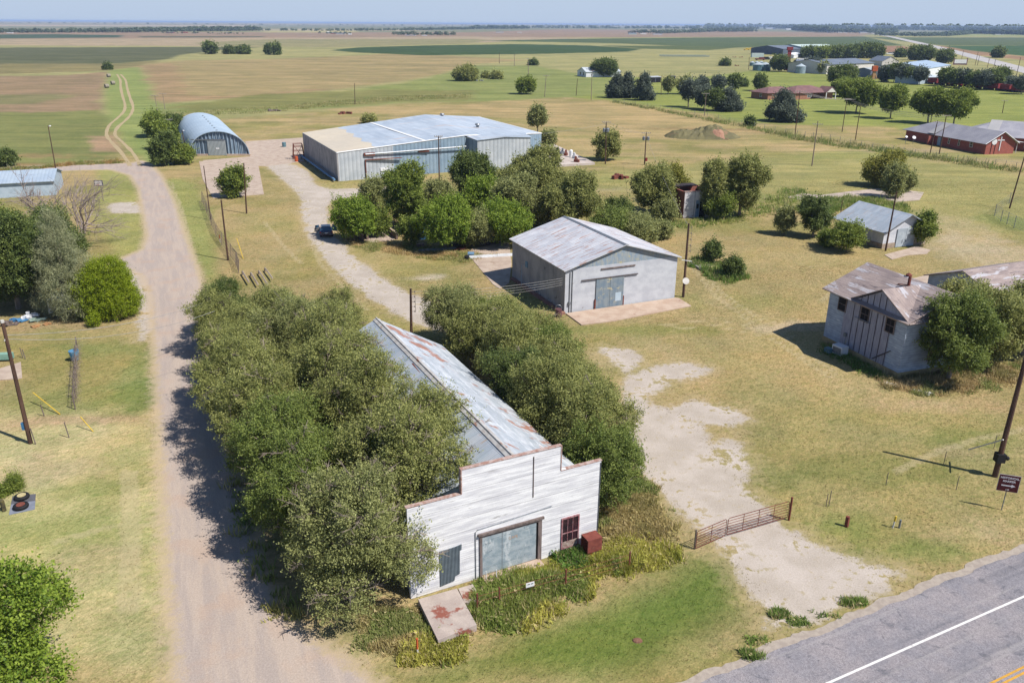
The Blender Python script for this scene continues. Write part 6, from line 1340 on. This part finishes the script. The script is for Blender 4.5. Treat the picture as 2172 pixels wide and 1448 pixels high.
# ------------------------------------------------------------------ concrete walls, junk beyond the driveway
def cwall(label, a, b, h, mt, th=.3): 
    A, az, L = frameAB(a, b); t = thing('concrete_wall', label, 'wall', A, az, 'remains of low walls by the driveway'); MB().box(0,L,0,th,-.05,h).build('wall_body', mt, t); MB().box(-.03,L+.03,-.03,th+.03,h,h+.06).build('cap', CONC, t)
DW = MAT('dark_stained_concrete',(140,116,106),(112,92,86),1.5,stain=(1.5,(1,1,1),.6,(176,156,140)),bump=.4)
for lab,a,b2 in [('leftmost low concrete wall of the ruins by the car',(746,494),(768,513)),('second low concrete wall with white pipe beside it',(766,500),(778,509)),('third concrete wall stub of the ruins',(814,490),(840,508)),('concrete wall stub left of the blue junk',(828,480),(848,494)),('low kerb-like wall in front of the bright tree',(884,525),(900,524)),('low wall right of the dry weeds',(1000,518),(1078,514))]: cwall(lab,a,b2,1.0 if b2[0] < 860 else .5,DW)
lowslab('concrete_pad', None, None, [(762,496),(810,486),(850,494),(836,508),(790,515),(775,510)], .06, CONC, 'structure')
t = thing('blue_junk', 'blue metal junk stack in front of the bright tree', 'junk', G(905,505)); m = MB(); m.obox((0,0,0),.3,(2.4,1.4,.5)).obox((-.5,.2,.5),1.0,(.5,.4,1.5)).obox((-.9,.1,.8),.5,(.3,.3,1.6)).obox((.7,-.1,.5),.9,(1.2,.8,.4)); m.build('pieces', BLUEM, t); MB().ball((-.75,.1,2.3),(.25,.25,.2)).build('white_cap', WHITE, t)
for lab,px,py,L_,az_,mt in [('grey metal sheets stacked before the bright tree',930,531,5,12,STEEL),('long dark timber lying on the concrete yard',1000,520,6,8,WEATH),('white pipe bundle lying beside the grey shed',1050,544,7,14,WHITE),('short dark log beside the sheet stack',978,529,1.6,14,RUST)]:
    t = thing('lying_stack', lab, 'stack', G(px,py), R(az_)); m = MB()
    for i in range(4): m.box(-L_/2+random.uniform(-.5,.5),L_/2+random.uniform(-.5,.5),-.45+i*.24,-.28+i*.24,.02+.05*(i%2),.16+.06*(i%2))
    m.build('lengths', mt, t)
def barrel(label, px, py, mt, r=.3, h=.88, lying=False, band=None):
    t = thing('barrel', label, 'barrel', G(px,py)); 
    if lying: o = MB().lathe([(r*.96,0),(r,.05),(r,h*.33),(r*1.04,h*.35),(r,h*.37),(r,h*.95),(r*.96,h)],(0,0,0),18).build('drum', mt, t); o.matrix_local = Matrix.Translation((-h/2,0,r)) @ Matrix.Rotation(R(90),4,'Y')
    else: MB().lathe([(r*.96,0),(r,.05),(r,h*.33),(r*1.04,h*.35),(r,h*.37),(r,h*.64),(r*1.04,h*.66),(r,h*.68),(r,h*.95),(r*.96,h)],(0,0,0),18).build('drum', mt, t)
    return t
barrel('blue drum lying on the slab beside the grey shed', 999,543, MAT('pale_blue_drum',(120,156,186),(104,140,170),2), lying=True)
b_ = barrel('rusty maroon drum with a hoop handle at the shed corner', 1184,672, MAT('maroon_drum',(120,84,86),(100,66,70),3), .38, .95); MB().tube([(.36*math.cos(a),0,.95+.45*math.sin(a)) for a in np.linspace(0,3.14,12)],.03,4).build('hoop_handle', STEEL, b_)
barrel('rusty open drum by the trunk of the bright tree', 984,522, RUST, lying=True); barrel('teal barrel alone on the concrete yard by the warehouse', 603,312, TEAL, .5, 1.2); barrel('orange barrel at the foot of the rusty ladder frame', 629,343, ORANGE, .4, 1.2)
barrel('dark tyre-like drum left of the blue one', 990,549, BLACK, .35, .4)
t = thing('scaffold', 'rusty ladder scaffold beside the warehouse corner', 'scaffold', G(634,338), R(20)); m = MB()
for x in (-1.2,1.2):
    for y in (-.8,.8): m.tube([(x*1.1,y,0),(x*.8,y,3.6)],.08,4)
for z in (1,2,3,3.6): m.tube([(-1,-.8,z),(1,-.8,z)],.06,4).tube([(-1,.8,z),(1,.8,z)],.06,4).tube([(-1,-.8,z),(-1,.8,z)],.06,4)
m.tube([(-1.2,-.8,0),(1,-.8,3.4)],.05,4).tube([(1.2,-.8,0),(-1,-.8,3.4)],.05,4); m.build('frame', RUST, t)
t = thing('utility_cabinet', 'white air conditioner box standing in the shade of the old barn', 'air conditioner', G(1780,752), R(-62)); MB().box(-.6,.6,-.45,.45,.1,1.0).build('casing', WHITE, t); MB().box(-.5,.5,-.47,-.45,.25,.85).build('grille', STEEL, t)
t = thing('utility_cabinet', 'small teal box left of the white air conditioner', 'box', G(1757,748), R(-62)); MB().box(-.35,.35,-.3,.3,0,.5).build('casing', TEAL, t)
for lab,px,py,c,sz in [('white broken slab in the grass before the barn corner',1950,834,OFFW,(1.5,.8)),('pale boards at the barn foundation corner',1905,815,OFFW,(2.0,1.2)),('blue-grey sheet leaning in the weeds by the barn tree',1965,806,STEEL,(1.4,.8))]:
    t = thing('rubble_piece', lab, 'rubble', G(px,py), R(-30)); m = MB()
    for i in range(5): m.obox((random.uniform(-.5,.5)*sz[0],random.uniform(-.5,.5)*sz[1],.03*i), random.uniform(-.6,.6), (sz[0]*.7,sz[1]*.4,.05))
    m.build('boards', c, t)
# rubble patch and slabs
lowslab('concrete_pad', None, None, [(1462,556),(1480,552),(1530,568),(1548,580),(1520,586),(1490,572)], .25, MAT('grey_rubble_slab',(180,170,164),(150,140,134),1.2,bump=.5), 'structure')
lowslab('concrete_pad', None, None, [(1668,418),(1700,410),(1740,414),(1800,406),(1880,398),(1960,408),(1950,424),(1900,428),(1850,414),(1810,428),(1760,422),(1700,424)], .08, MAT('broken_slab',(214,196,182),(190,172,158),.5,stain=(.4,(1,1,1),.58,(150,150,100)),bump=.3), 'structure')
lowslab('concrete_pad', None, None, [(1150,318),(1176,314),(1225,340),(1180,344)], .1, CONC, 'structure')
t = thing('earth_mound', 'overgrown earth mound with a bare red dirt face', 'mound', G(1490,290)); rm = np.random.default_rng(2); s_ = mpp(1490,290)
m = MB(); nx, ny = 26, 12; V = []
for j in range(ny+1):
    for i in range(nx+1):
        x = (i/nx-.5)*2; y = (j/ny-.5)*2; hh = max(0, 1-x*x*1.0-y*y)**.8*(2.4+.8*math.sin(x*5)+.9*rm.random()); V.append((x*85*s_*.95, y*7, hh-.15))
m.add(V, [(j*(nx+1)+i, j*(nx+1)+i+1, (j+1)*(nx+1)+i+1, (j+1)*(nx+1)+i) for j in range(ny) for i in range(nx)]); m.build('soil', MAT('overgrown_soil',(132,124,84),(112,106,74),.4,stain=(.25,(1,1,1),.60,(150,120,90)),bump=.5), t)
m = MB(); V = []
for j in range(7):
    for i in range(11): x = (i/10-.5)*2; y = (j/6-.5)*2; V.append((x*22*s_+22*s_, y*3.0-3.4, max(0,1-x*x-y*y)**.7*(2.0+.6*rm.random())+.2))
m.add(V, [(j*11+i, j*11+i+1, (j+1)*11+i+1, (j+1)*11+i) for j in range(6) for i in range(10)]); m.build('red_dirt_face', MAT('red_orange_dirt',(184,140,114),(164,122,98),.8,bump=.5), t)
for lab,px,py in [('round hay bale, farthest of the three by the track',231,164),('round hay bale, nearest left by the track',227,187),('round hay bale, right of the nearest one',240,180)]:
    t = thing('hay_bale', lab, 'hay bale', G(px,py), R(50), 'hay bales by the track'); o = MB().lathe([(.1,0),(.9,0),(.95,.1),(.95,1.6),(.9,1.7),(.1,1.7)],(0,0,0),20).build('bale', MAT('grey_old_hay',(176,166,146),(150,140,124),2,bump=.5) if 'grey_old_hay' not in bpy.data.materials else bpy.data.materials['grey_old_hay'], t); o.matrix_local = Matrix.Translation((-.85,0,.95)) @ Matrix.Rotation(R(90),4,'Y')
for i,(lab,px,py,mt) in enumerate([('engine junk on the loading slab, farthest',1181,324,BLACK),('grey machine part on the loading slab',1192,327,STEEL),('brown machine junk on the loading slab',1200,330,RUST),('white tank standing on the loading slab',1211,333,WHITE),('small white box at the slab edge',1219,336,WHITE),('rusty machine at the near end of the loading slab',1223,344,RUST)]):
    t = thing('machine_part', lab, 'machine part', G(px,py,.5), .5*i, 'machine parts on the loading slab'); m = MB()
    if 'tank' in lab: m.lathe([(.4,0),(.42,.1),(.42,1.5),(.2,1.7)],(0,0,0),12)
    else: m.obox((0,0,0),.2,(1.2,.7,.6)).obox((.2,.1,.6),.7,(.5,.4,.7)).tube([(-.5,0,.5),(.3,.1,1.4)],.08,5)
    m.build('body', mt, t)
for lab,px,py,n,mt in [('rusty scrap heap in the mown field by the olive tree',1316,378,9,RUST),('scrap timber pile beyond the stubble field',733,242,7,RUST),('stones and white scrap at the field bush',1014,172,7,STEEL),('dark scrap row with white bits behind the quonset',580,236,6,WEATH),('low red scrap by the silos bank',1556,140,6,RUST),('rusty machinery beside the cattle pen',1562,122,8,RUST)]:
    t = thing('scrap_pile', lab, 'scrap', G(px,py)); s_ = mpp(px,py); m = MB()
    for i in range(n): m.obox((random.uniform(-12,12)*s_,random.uniform(-1,1),0), random.uniform(0,3), (random.uniform(.8,2.2),random.uniform(.4,.9),random.uniform(.3,.9)))
    m.build('pieces', mt, t)
t = thing('cattle_pen', 'pale blue-green railed cattle pen far off by the crop field', 'cattle pen', G(1420,121)); s_ = mpp(1420,121); m = MB()
for z in (.5,1.0,1.5): m.tube([(-16*s_,0,z),(80*s_,-2,z)],.15,4).tube([(-16*s_,14,z),(80*s_,12,z)],.15,4)
for i in range(12): m.tube([((-16+8*i)*s_,0,0),((-16+8*i)*s_,14,1.5)],.12,4)
m.build('rails', MAT('pale_blue_green_rail',(150,170,168),(136,156,156),1), t)
def vehicle(label, px, py, L, mt, cat='vehicle', group=None, name='far_vehicle', az=0):
    t = thing(name, label, cat, G(px,py), az, group); MB().box(-L/2,L/2,-1.1,1.1,.5,1.6).build('body', mt, t); MB().box(-L*.1,L*.35,-1,1,1.6,2.6).build('cab', GLASS if 'machine' not in label else mt, t)
    
    for s_ in (-.35,.35): MB().tube([(L*s_,-1.15,.5),(L*s_,1.15,.5)],.5,10).build('wheel', BLACK, t)
for i,(px,py) in enumerate([(1583,107),(1591,106),(1598,106),(1604,107)]): vehicle(['yellow machine at the left end of the yellow row','second yellow machine of the far row','third yellow machine of the far row','yellow machine at the right end of the yellow row'][i],px,py,7,YEL,'machine','yellow machines on the far lot')
for i,(px,py) in enumerate([(1626,108),(1640,108),(1649,108)]): vehicle(['white machine left of three on the far lot','white machine middle of three on the far lot','white machine right of three on the far lot'][i],px,py,6,WHITE,'machine','white machines on the far lot')
for i,(px,py,mt) in enumerate([(1886,116,WHITE),(1895,115,WHITE),(1903,115,WHITE),(1912,114,WHITE),(1918,120,WHITE),(1925,121,WHITE),(1930,119,WHITE),(1622,127,BLACK),(1632,127,WHITE),(1612,128,RUST),(1700,128,WHITE),(1708,127,WHITE)]):
    vehicle(['white van, first in the cluster by the highway','white van, second in the cluster by the highway','white truck, third in the cluster by the highway','white truck at the back of the highway cluster','white car in front of the highway cluster','white car second from right in the highway cluster','white car rightmost in the highway cluster','black machine parked behind the silos','white machine parked behind the silos','rusty machine parked behind the teal silos','white unit left on the factory yard','white unit right on the factory yard'][i],px,py,9,mt,'vehicle','vehicles parked on the far lots')
t = thing('container', 'small teal container box above the silos', 'container', G(1606,122)); MB().box(-6,6,-2,2,0,4).build('box', MINT, t); MB().box(5.9,6.05,-1.8,1.8,.2,3.8).build('door', WHITE, t)
t = thing('highway_board', 'white billboard on a brown frame beside the far highway', 'billboard', G(2036,138)); MB().box(-5,5,-.2,.2,1.2,4.2).build('panel', WHITE, t); MB().box(-5.6,5.6,.0,.4,.0,1.2).box(-5.8,-5,-.2,.3,0,5.4).box(5,5.8,-.2,.3,0,5.4).build('frame', BROOF, t)
# church fence
t = thing('wire_fence', 'long wire fence along the overgrown row before the church', 'fence', G(1300,216)); o0 = G(1300,216)
FL_ = [(1300,216),(1400,232),(1500,248),(1600,270),(1690,288),(1760,297),(1850,316),(1940,330),(2030,342),(2110,352),(2200,364)]
Wp = [G(*q)-o0 for q in FL_]
for i in range(len(Wp)-1):
    for k in np.linspace(0,1,5)[:-1]: w_ = Wp[i].lerp(Wp[i+1],k); MB().tube([w_, w_+Vector((0,0,1.5))],.06,4).build('post', STEEL, t)
m = MB()
for z in (.5,1.0,1.45): m.tube([w_+Vector((0,0,z)) for w_ in Wp],.02,3)
m.build('strands', WIRE, t)
t = thing('wire_fence', 'grey mesh fence around the green plot at the right edge', 'fence', G(2109,458)); o0 = G(2109,458); Wp = [G(*q)-o0 for q in [(2180,418),(2140,432),(2109,458),(2122,470),(2135,476),(2150,484),(2180,500)]]
for w_ in Wp: MB().tube([w_, w_+Vector((0,0,2.0))],.05,5).build('post', STEEL, t)
m = MB()
for z in (.3,.7,1.1,1.5,1.9): m.tube([w_+Vector((0,0,z)) for w_ in Wp],.02,3)
m.build('mesh', STEEL, t)
t = thing('satellite_dish', 'white satellite dish on a post beside the church hall wall', 'satellite dish', G(1936,306)); MB().tube([(0,0,0),(0,0,1.6)],.06,5).build('post', STEEL, t); o = MB().lathe([(.05,0),(.3,.08),(.5,.2)],(0,0,0),16).build('dish', WHITE, t); o.matrix_local = Matrix.Translation((0,0,1.7)) @ Matrix.Rotation(R(50),4,'X')
t = thing('satellite_dish', 'smaller dish with brackets left of the church dish', 'satellite dish', G(1920,305)); MB().tube([(0,0,0),(0,0,1.7)],.06,5).build('post', STEEL, t); o = MB().lathe([(.05,0),(.2,.06),(.32,.15)],(0,0,0),16).build('dish', STEEL, t); o.matrix_local = Matrix.Translation((0,0,1.8)) @ Matrix.Rotation(R(50),4,'X')

# ------------------------------------------------------------------ far farms and town
random.seed(12)
for i,(px,py,w,h,c,lab) in enumerate([
 (722,73.5,18,4,OFFW,'pale long barn of the far farm left of centre'),(696,71,6,5,WHITE,'white round-roofed store of the far farm'),(708,72,12,3,REDC,'reddish shed of the far farm'),(742,74,7,3,WHITE,'tiny white shed right of the far farm'),
 (870,76,22,2,WHITE,'white greenhouse row below the far shelter belt'),(900,76.5,10,2,WHITE,'short white shed below the far shelter belt'),(1060,69.5,14,2,WHITE,'white shed on the brown plain'),(1102,70,8,1.5,OFFW,'small pale shed on the brown plain'),
 (1342,73.5,14,4,MINT,'pale green farm building right of centre'),(1365,73.5,10,3,OFFW,'white house beside the pale green building'),(1395,74,16,2.5,WHITE,'long white shed of the far right farm'),(1438,67,16,2.5,WHITE,'white shed among the distant tree belts'),
 (1635,62,10,2.5,WHITE,'bright white box near the horizon'),(1675,64,8,2,WHITE,'small white house near the horizon trees'),(1762,70,8,3,WHITE,'white house before the dark tree belt'),(1787,70,12,3.5,WHITE,'white barn before the dark tree belt'),
 (1832,71,10,3,OFFW,'pale house at the start of the far highway'),(1930,64,10,2,WHITE,'white roof in the far town, left'),(1990,64,10,2,WHITE,'white roof in the far town, middle'),(2035,63.5,14,2.5,WHITE,'white roof in the far town, right'),(2120,74,12,2.5,WHITE,'pale house in the distant right tree belt'),
 (20,71,14,2.5,WHITE,'white house at the far left tree line'),(360,70.5,16,3,REDC,'red-brown house at the far left tree line'),(390,70,14,3,REDC,'second red-brown house at the far left tree line'),(485,71,10,2,WHITE,'pale shed below the field oak'),
]):
    s = mpp(px,py); t = thing('distant_building', lab, 'building', G(px,py), 0, 'distant farm and town buildings'); W = w*s; H_ = h*s*.62
    D_ = min(W*.5, 30)
    gable_walls(MB(), -W/2, W/2, 0, D_, H_*.7, H_, 'x').build('wall', c, t); gable_roof(MB(), -W/2, W/2, 0, D_, H_*.7, H_, 'x', .3, .3, .2, .05).build('roof', c if i % 2 else SGREY, t)

# ------------------------------------------------------------------ far woods: belts nobody could count
def belt(label, pts, hpx, rows, step, L=None, mat='far', seed=1):
    rng = np.random.default_rng(seed); cs = []; rs = []
    for (a, b2) in zip(pts[:-1], pts[1:]):
        A = G(*a); B = G(*b2); n = max(1, int((B-A).length/step))
        for r in range(rows):
            for i in range(n):
                if rng.random() < .15: continue
                q = A.lerp(B, (i+rng.random())/n); s = mpp(a[0], a[1]); h = hpx*s*.95*rng.uniform(.45, 1.1); q = q+Vector((rng.normal(0, step*.4), r*step*1.6+rng.normal(0, step*.5), 0))
                cs.append((q.x, q.y, h)); rs.append(h)
    cs = np.array(cs); N = len(cs); K = 26; h = cs[:, 2][:, None]
    u = sphere_pts(N*K, rng, -.7).reshape(N, K, 3)*np.array([1, 1, 1])*(.6+.4*rng.random((N, K, 1)))
    P = np.stack([cs[:, 0][:, None]+u[..., 0]*h*.62, cs[:, 1][:, None]+u[..., 1]*h*.62, h*.52+u[..., 2]*h*.46], -1).reshape(-1, 3)
    l = np.repeat(h*.34, K, 1).reshape(-1, 1, 1)
    o = u.reshape(-1, 3); d = unit(rng.normal(0, 1, o.shape)); nn = o+rng.normal(0, .3, o.shape)+np.array([0, 0, .5]); s_ = unit(np.cross(d, nn)); d = unit(np.cross(nn, s_)); l = l[:, 0]
    V = np.stack([P-d*l*.6, P+s_*l*.5, P+d*l*.6, P-s_*l*.5], 1).reshape(-1, 3); F = np.arange(len(V)).reshape(-1, 4)
    T = np.repeat(np.repeat(rng.random(N)*.6, K)+rng.random(N*K)*.4, 4)
    tag(npmesh('woods', V, F, LM[mat], None, {'tint': T}), label, 'woods', None, 'stuff')
belt('dark wooded belt along the river line at the far left', [(-60,71),(120,70.5),(260,70),(400,68),(540,66.5)], 13, 6, 9, seed=1)
belt('low hazy woods left of the centre horizon', [(540,66),(700,67),(860,66),(1000,63),(1120,62)], 7, 4, 22, seed=2)
belt('dark shelter belt of the farm left of centre', [(830,75),(960,76)], 9, 3, 8, seed=3)
belt('wooded bands on the centre horizon', [(1000,60),(1200,61),(1400,62),(1620,63)], 5, 4, 40, seed=4)
belt('tree belt around the farm right of centre', [(1335,71),(1400,72),(1470,70),(1520,68)], 7, 3, 14, seed=5)
belt('tree clump between the two far farms', [(1530,69),(1600,68)], 7, 3, 12, seed=6)
belt('dark belt of trees before the far town, left', [(1690,66),(1760,70),(1850,71),(1900,70)], 7, 4, 12, seed=7)
belt('dense woods behind the bright green field', [(1870,77),(1950,78),(2010,77),(2060,73),(2200,76)], 7, 4, 8, seed=8)
belt('tree-covered distant town along the right horizon', [(1640,62),(1800,64),(2000,66),(2250,70)], 5, 7, 26, seed=9)
belt('farther wooded skyline on the right', [(1500,59),(1800,60.5),(2250,64)], 4, 5, 60, seed=10)
belt('thin wooded skyline on the left', [(-100,49),(300,52),(700,55),(1100,56),(1500,57.5)], 2.2, 3, 150, seed=11)
belt('trees of the far red-brown farmhouses', [(330,72),(420,72)], 6, 2, 16, seed=12)
belt('trees around the far field oak', [(430,72),(520,73)], 5, 2, 14, seed=13)
belt('tree patch by the white store of the far farm', [(690,72),(745,74)], 6, 1, 14, seed=14)

# ------------------------------------------------------------------ weeds and grass
def tufts(name, label, poly, n, h, w, seed=1, blades=7, cols=None, lean=.5, avoid=True, dens=None, mat=None):
    rng = np.random.default_rng(seed); P = polyW(poly); lo, hi = P.min(0), P.max(0); X = rng.uniform(lo[0], hi[0], n*3); Y = rng.uniform(lo[1], hi[1], n*3)
    k = sdf_poly(X, Y, P)+(vnoise(X, Y, .7)-.5)*1.6+.25 < rng.normal(0, .38, len(X)); k &= (fnoise(X+5, Y, .45, 2)+rng.random(len(X))*.35 > .42) if dens is None else (rng.random(len(X)) < dens)
    X, Y = X[k][:n], Y[k][:n]
    if avoid:
        a_r, a_g, a_u = sd_fields(X, Y); q = G(2172,1266); off = (X-A1.x)*hn.x+(Y-A1.y)*hn.y
        k = (a_r > .2) & (a_g > -.1+1.6*(rng.random(len(X))-.5)) & (off > 3.2); X, Y = X[k], Y[k]
    N = len(X); col = ground_col(X, Y)
    if cols is not None:
        c1, c2 = np.array(lin(cols[0], .8)[:3]), np.array(lin(cols[1], .8)[:3]); m_ = fnoise(X, Y, .6, 2)[:, None]*2.2-.6+rng.random((N, 1))*.5-.25; m_ = np.clip(m_, 0, 1); col = c1*(1-m_)+c2*m_
        g_ = (fnoise(X+40, Y-9, .35, 2)[:, None] > .56)*.7; col = col*(1-g_)+np.array(lin((128, 150, 78), .75)[:3])*g_
        d_ = (rng.random((N, 1)) < .14)*.8; col = col*(1-d_)+np.array(lin((216, 196, 150), .8)[:3])*d_
    leafy = (rng.random(N) < (.12 if cols is not None else 0))[:, None, None, None]
    c = np.stack([X, Y, 0*X], 1)[:, None]+np.concatenate([rng.normal(0, w, (N, blades, 2)), np.zeros((N, blades, 1))], 2)
    hs = (.35+1.3*np.clip(fnoise(X-20, Y+60, .55, 3)*1.5-.3, 0, 1)) if cols is not None else np.ones(N)
    hh = h*hs[:, None, None]*(.4+.8*rng.random((N, 1, 1)))*(.7+.5*rng.random((N, blades, 1)))
    a = rng.uniform(0, 6.28, (N, blades)); d = np.stack([np.cos(a), np.sin(a), 0*a], -1); sde = np.stack([-np.sin(a), np.cos(a), 0*a], -1)
    bw = h*.07+.012
    Vb = np.stack([c-sde*bw, c+sde*bw, c+d*hh*lean+np.array([0, 0, 1])*hh+rng.normal(0, .15*h, c.shape)], 2)
    cl = c+np.array([0, 0, 1])*hh*rng.random(hh.shape); ls = .05+h*.09
    Vl = np.stack([cl+rng.normal(0, ls, c.shape), cl+rng.normal(0, ls, c.shape), cl+rng.normal(0, ls, c.shape)+np.array([0, 0, ls*.3])], 2); Vl[..., 2] = np.maximum(Vl[..., 2], .01)
    Vl[..., 2] = (Vl[..., 2]-Vl[..., 2].mean(-1, keepdims=True))*.45+Vl[..., 2].mean(-1, keepdims=True)
    V = np.where(leafy, Vl, Vb).reshape(-1, 3); F = np.arange(len(V)).reshape(-1, 3)
    cc = (col[:, None]*(.85+.55*rng.random((N, blades, 1)))).reshape(-1, 3)
    cc = np.repeat(cc, 3, 0)
    return tag(npmesh(name, V, F, mat or BLADE, None, col=cc), label, name.replace('_', ' '), None, 'stuff')
BLADE = bpy.data.materials.new('grass_blades'); BLADE.use_nodes = True; _t = BLADE.node_tree; _a = _t.nodes.new('ShaderNodeAttribute'); _a.attribute_name = 'col'
_b = _t.nodes['Principled BSDF']; _t.links.new(_a.outputs['Color'], _b.inputs['Base Color']); _b.inputs['Roughness'].default_value = .8; _b.inputs['Specular IOR Level'].default_value = .15
_tr = _t.nodes.new('ShaderNodeBsdfTranslucent'); _t.links.new(_a.outputs['Color'], _tr.inputs[0]); _m = _t.nodes.new('ShaderNodeMixShader'); _m.inputs[0].default_value = .45
_t.links.new(_b.outputs[0], _m.inputs[1]); _t.links.new(_tr.outputs[0], _m.inputs[2]); _t.links.new(_m.outputs[0], _t.nodes['Material Output'].inputs[0])
tufts('grass', 'short dry grass over the near yards and verges', [(-400,1500),(2600,1500),(2500,700),(1900,560),(-300,600)], 150000, .06, .05, 1, 4, lean=.6, dens=.9)
tufts('grass', 'rough grass over the middle distance', [(-300,640),(2500,720),(2300,380),(-200,380)], 110000, .10, .12, 2, 3, lean=.6, dens=.8)
GW_ = ((150,152,66), (196,190,96)); GD_ = ((172,156,96), (206,186,130)); GG_ = ((96,128,56), (140,158,80))
tufts('weeds', 'tall yellow-green weeds between the store front and the ditch', [(1003,1240),(1090,1215),(1150,1195),(1180,1180),(1270,1165),(1300,1130),(1420,1150),(1450,1180),(1300,1230),(1180,1280),(1080,1330),(1010,1345),(1000,1290)], 11000, .40, .10, 3, 6, GW_)
tufts('weeds', 'dark green weed clump under the store window', [(1170,1190),(1195,1168),(1235,1170),(1240,1190),(1200,1208)], 900, .6, .1, 4, 8, GG_)
tufts('weeds', 'dry tan grass beside the right end of the store', [(1262,1160),(1290,1000),(1330,980),(1400,1060),(1440,1120),(1430,1150)], 5500, .4, .12, 5, 6, ((150,142,86),(192,174,120)))
tufts('weeds', 'weeds around the marker post and ramp foot', [(850,1390),(930,1360),(990,1345),(985,1362),(930,1392),(860,1410)], 1500, .4, .12, 6, 7, GW_)
tufts('weeds', 'dry scrub under the near elm at the lane edge', [(760,1300),(880,1290),(920,1360),(860,1390),(780,1370)], 2200, .25, .1, 7, 6, ((150,144,92),(196,178,124)))
tufts('weeds', 'dark weeds in the shade of the old barn', [(1720,724),(1750,728),(1900,806),(1880,815),(1800,770),(1740,745)], 1100, .35, .15, 8, 8, GG_)
tufts('weeds', 'dry weeds at the barn corner and under the right trees', [(1850,800),(1960,800),(2100,780),(2172,770),(2172,800),(2060,830),(1950,840),(1880,820)], 3000, .4, .2, 9, 6, ((140,134,82),(190,166,120)))
tufts('weeds', 'weedy row along the fence before the church', [(1300,214),(1560,262),(1690,289),(1780,300),(2000,334),(2172,358),(2172,370),(2000,344),(1780,312),(1680,296),(1560,268),(1300,218)], 7000, 1.0, .5, 10, 6, ((116,126,74),(156,154,96)), avoid=False)
tufts('weeds', 'weeds around the old slabs and the thicket edge', [(1380,470),(1560,460),(1660,400),(1700,400),(1720,420),(1640,455),(1560,475),(1400,490)], 1800, .6, .25, 11, 7, ((120,140,70),(160,168,90)), avoid=False)
tufts('weeds', 'green weeds between the slabs and the garage', [(1680,440),(1760,420),(1830,420),(1930,440),(1880,470),(1800,440),(1720,470)], 3500, .7, .3, 12, 7, ((120,140,70),(160,168,90)), avoid=False)
tufts('weeds', 'dry reddish weeds around the concrete ruins', [(720,500),(780,510),(880,520),(980,530),(1060,540),(1000,560),(860,545),(760,530)], 2200, .3, .25, 13, 6, ((160,140,88),(206,176,126)), avoid=False)
tufts('weeds', 'weeds on the rubble patch beyond the grey shed', [(1455,560),(1480,548),(1560,570),(1590,590),(1540,605),(1490,582)], 1500, .6, .2, 14, 7, GG_, avoid=False)
tufts('weeds', 'weeds along the lane side of the grove', [(430,640),(450,640),(480,860),(500,1000),(560,1180),(640,1320),(600,1310),(520,1140),(470,920),(440,760)], 5000, .5, .15, 15, 7, ((130,140,72),(180,172,104)), avoid=False)
tufts('weeds', 'green weeds along the lane where the grove ends', [(420,660),(450,640),(480,690),(450,700)], 700, .8, .2, 16, 8, ((150,156,70),(190,190,96)), avoid=False)
tufts('weeds', 'dark weedy strip beyond the mown field', [(345,240),(560,228),(820,205),(1000,200),(1000,208),(820,216),(560,240),(345,250)], 2600, .6, .6, 17, 6, ((124,124,76),(160,150,96)), avoid=False)
tufts('weeds', 'yellowish brush on the near side of the branch road', [(100,352),(250,340),(265,346),(150,352),(0,366),(-40,362)], 2500, .6, .3, 18, 6, ((150,140,76),(190,150,96)), avoid=False)
tufts('weeds', 'dry weeds along the store roof side gap and right grove floor', [(1180,1000),(1260,960),(1330,870),(1320,1000),(1290,1120),(1275,1150)], 2500, .5, .2, 19, 6, ((130,132,76),(176,160,104)), avoid=False)
for i,(px,py) in enumerate([(1605,1358),(1750,1302),(1812,1278),(1695,1318),(1660,1302),(1600,1390)]):
    tufts('weeds', ['weed tuft at the highway edge, nearest the bottom','round weed tuft on the highway edge','weed tuft farthest right on the highway edge','wide weed tuft on the highway edge','small weed tuft in the drive mouth','tiny weed tuft on the ditch rim'][i], [(px-20,py-8),(px+20,py-8),(px+20,py+8),(px-20,py+8)], 70, .3, .1, 30+i, 9, GG_, avoid=False, dens=1)

# ------------------------------------------------------------------ haze: the dusty air over the whole plain
hm = bpy.data.materials.new('haze_air'); hm.use_nodes = True; ht = hm.node_tree; ht.nodes.remove(ht.nodes['Principled BSDF'])
pv = ht.nodes.new('ShaderNodeVolumePrincipled'); pv.inputs['Color'].default_value = (.50,.66,.95,1); pv.inputs['Density'].default_value = HAZE; pv.inputs['Anisotropy'].default_value = .0
ht.links.new(pv.outputs[0], ht.nodes['Material Output'].inputs['Volume'])
hz = MB().box(-66000,66000,-40,66000,-1.0,CAM_H+4).build('haze', hm); tag(hz, 'thin bluish haze lying over the plain', 'haze', None, 'stuff')
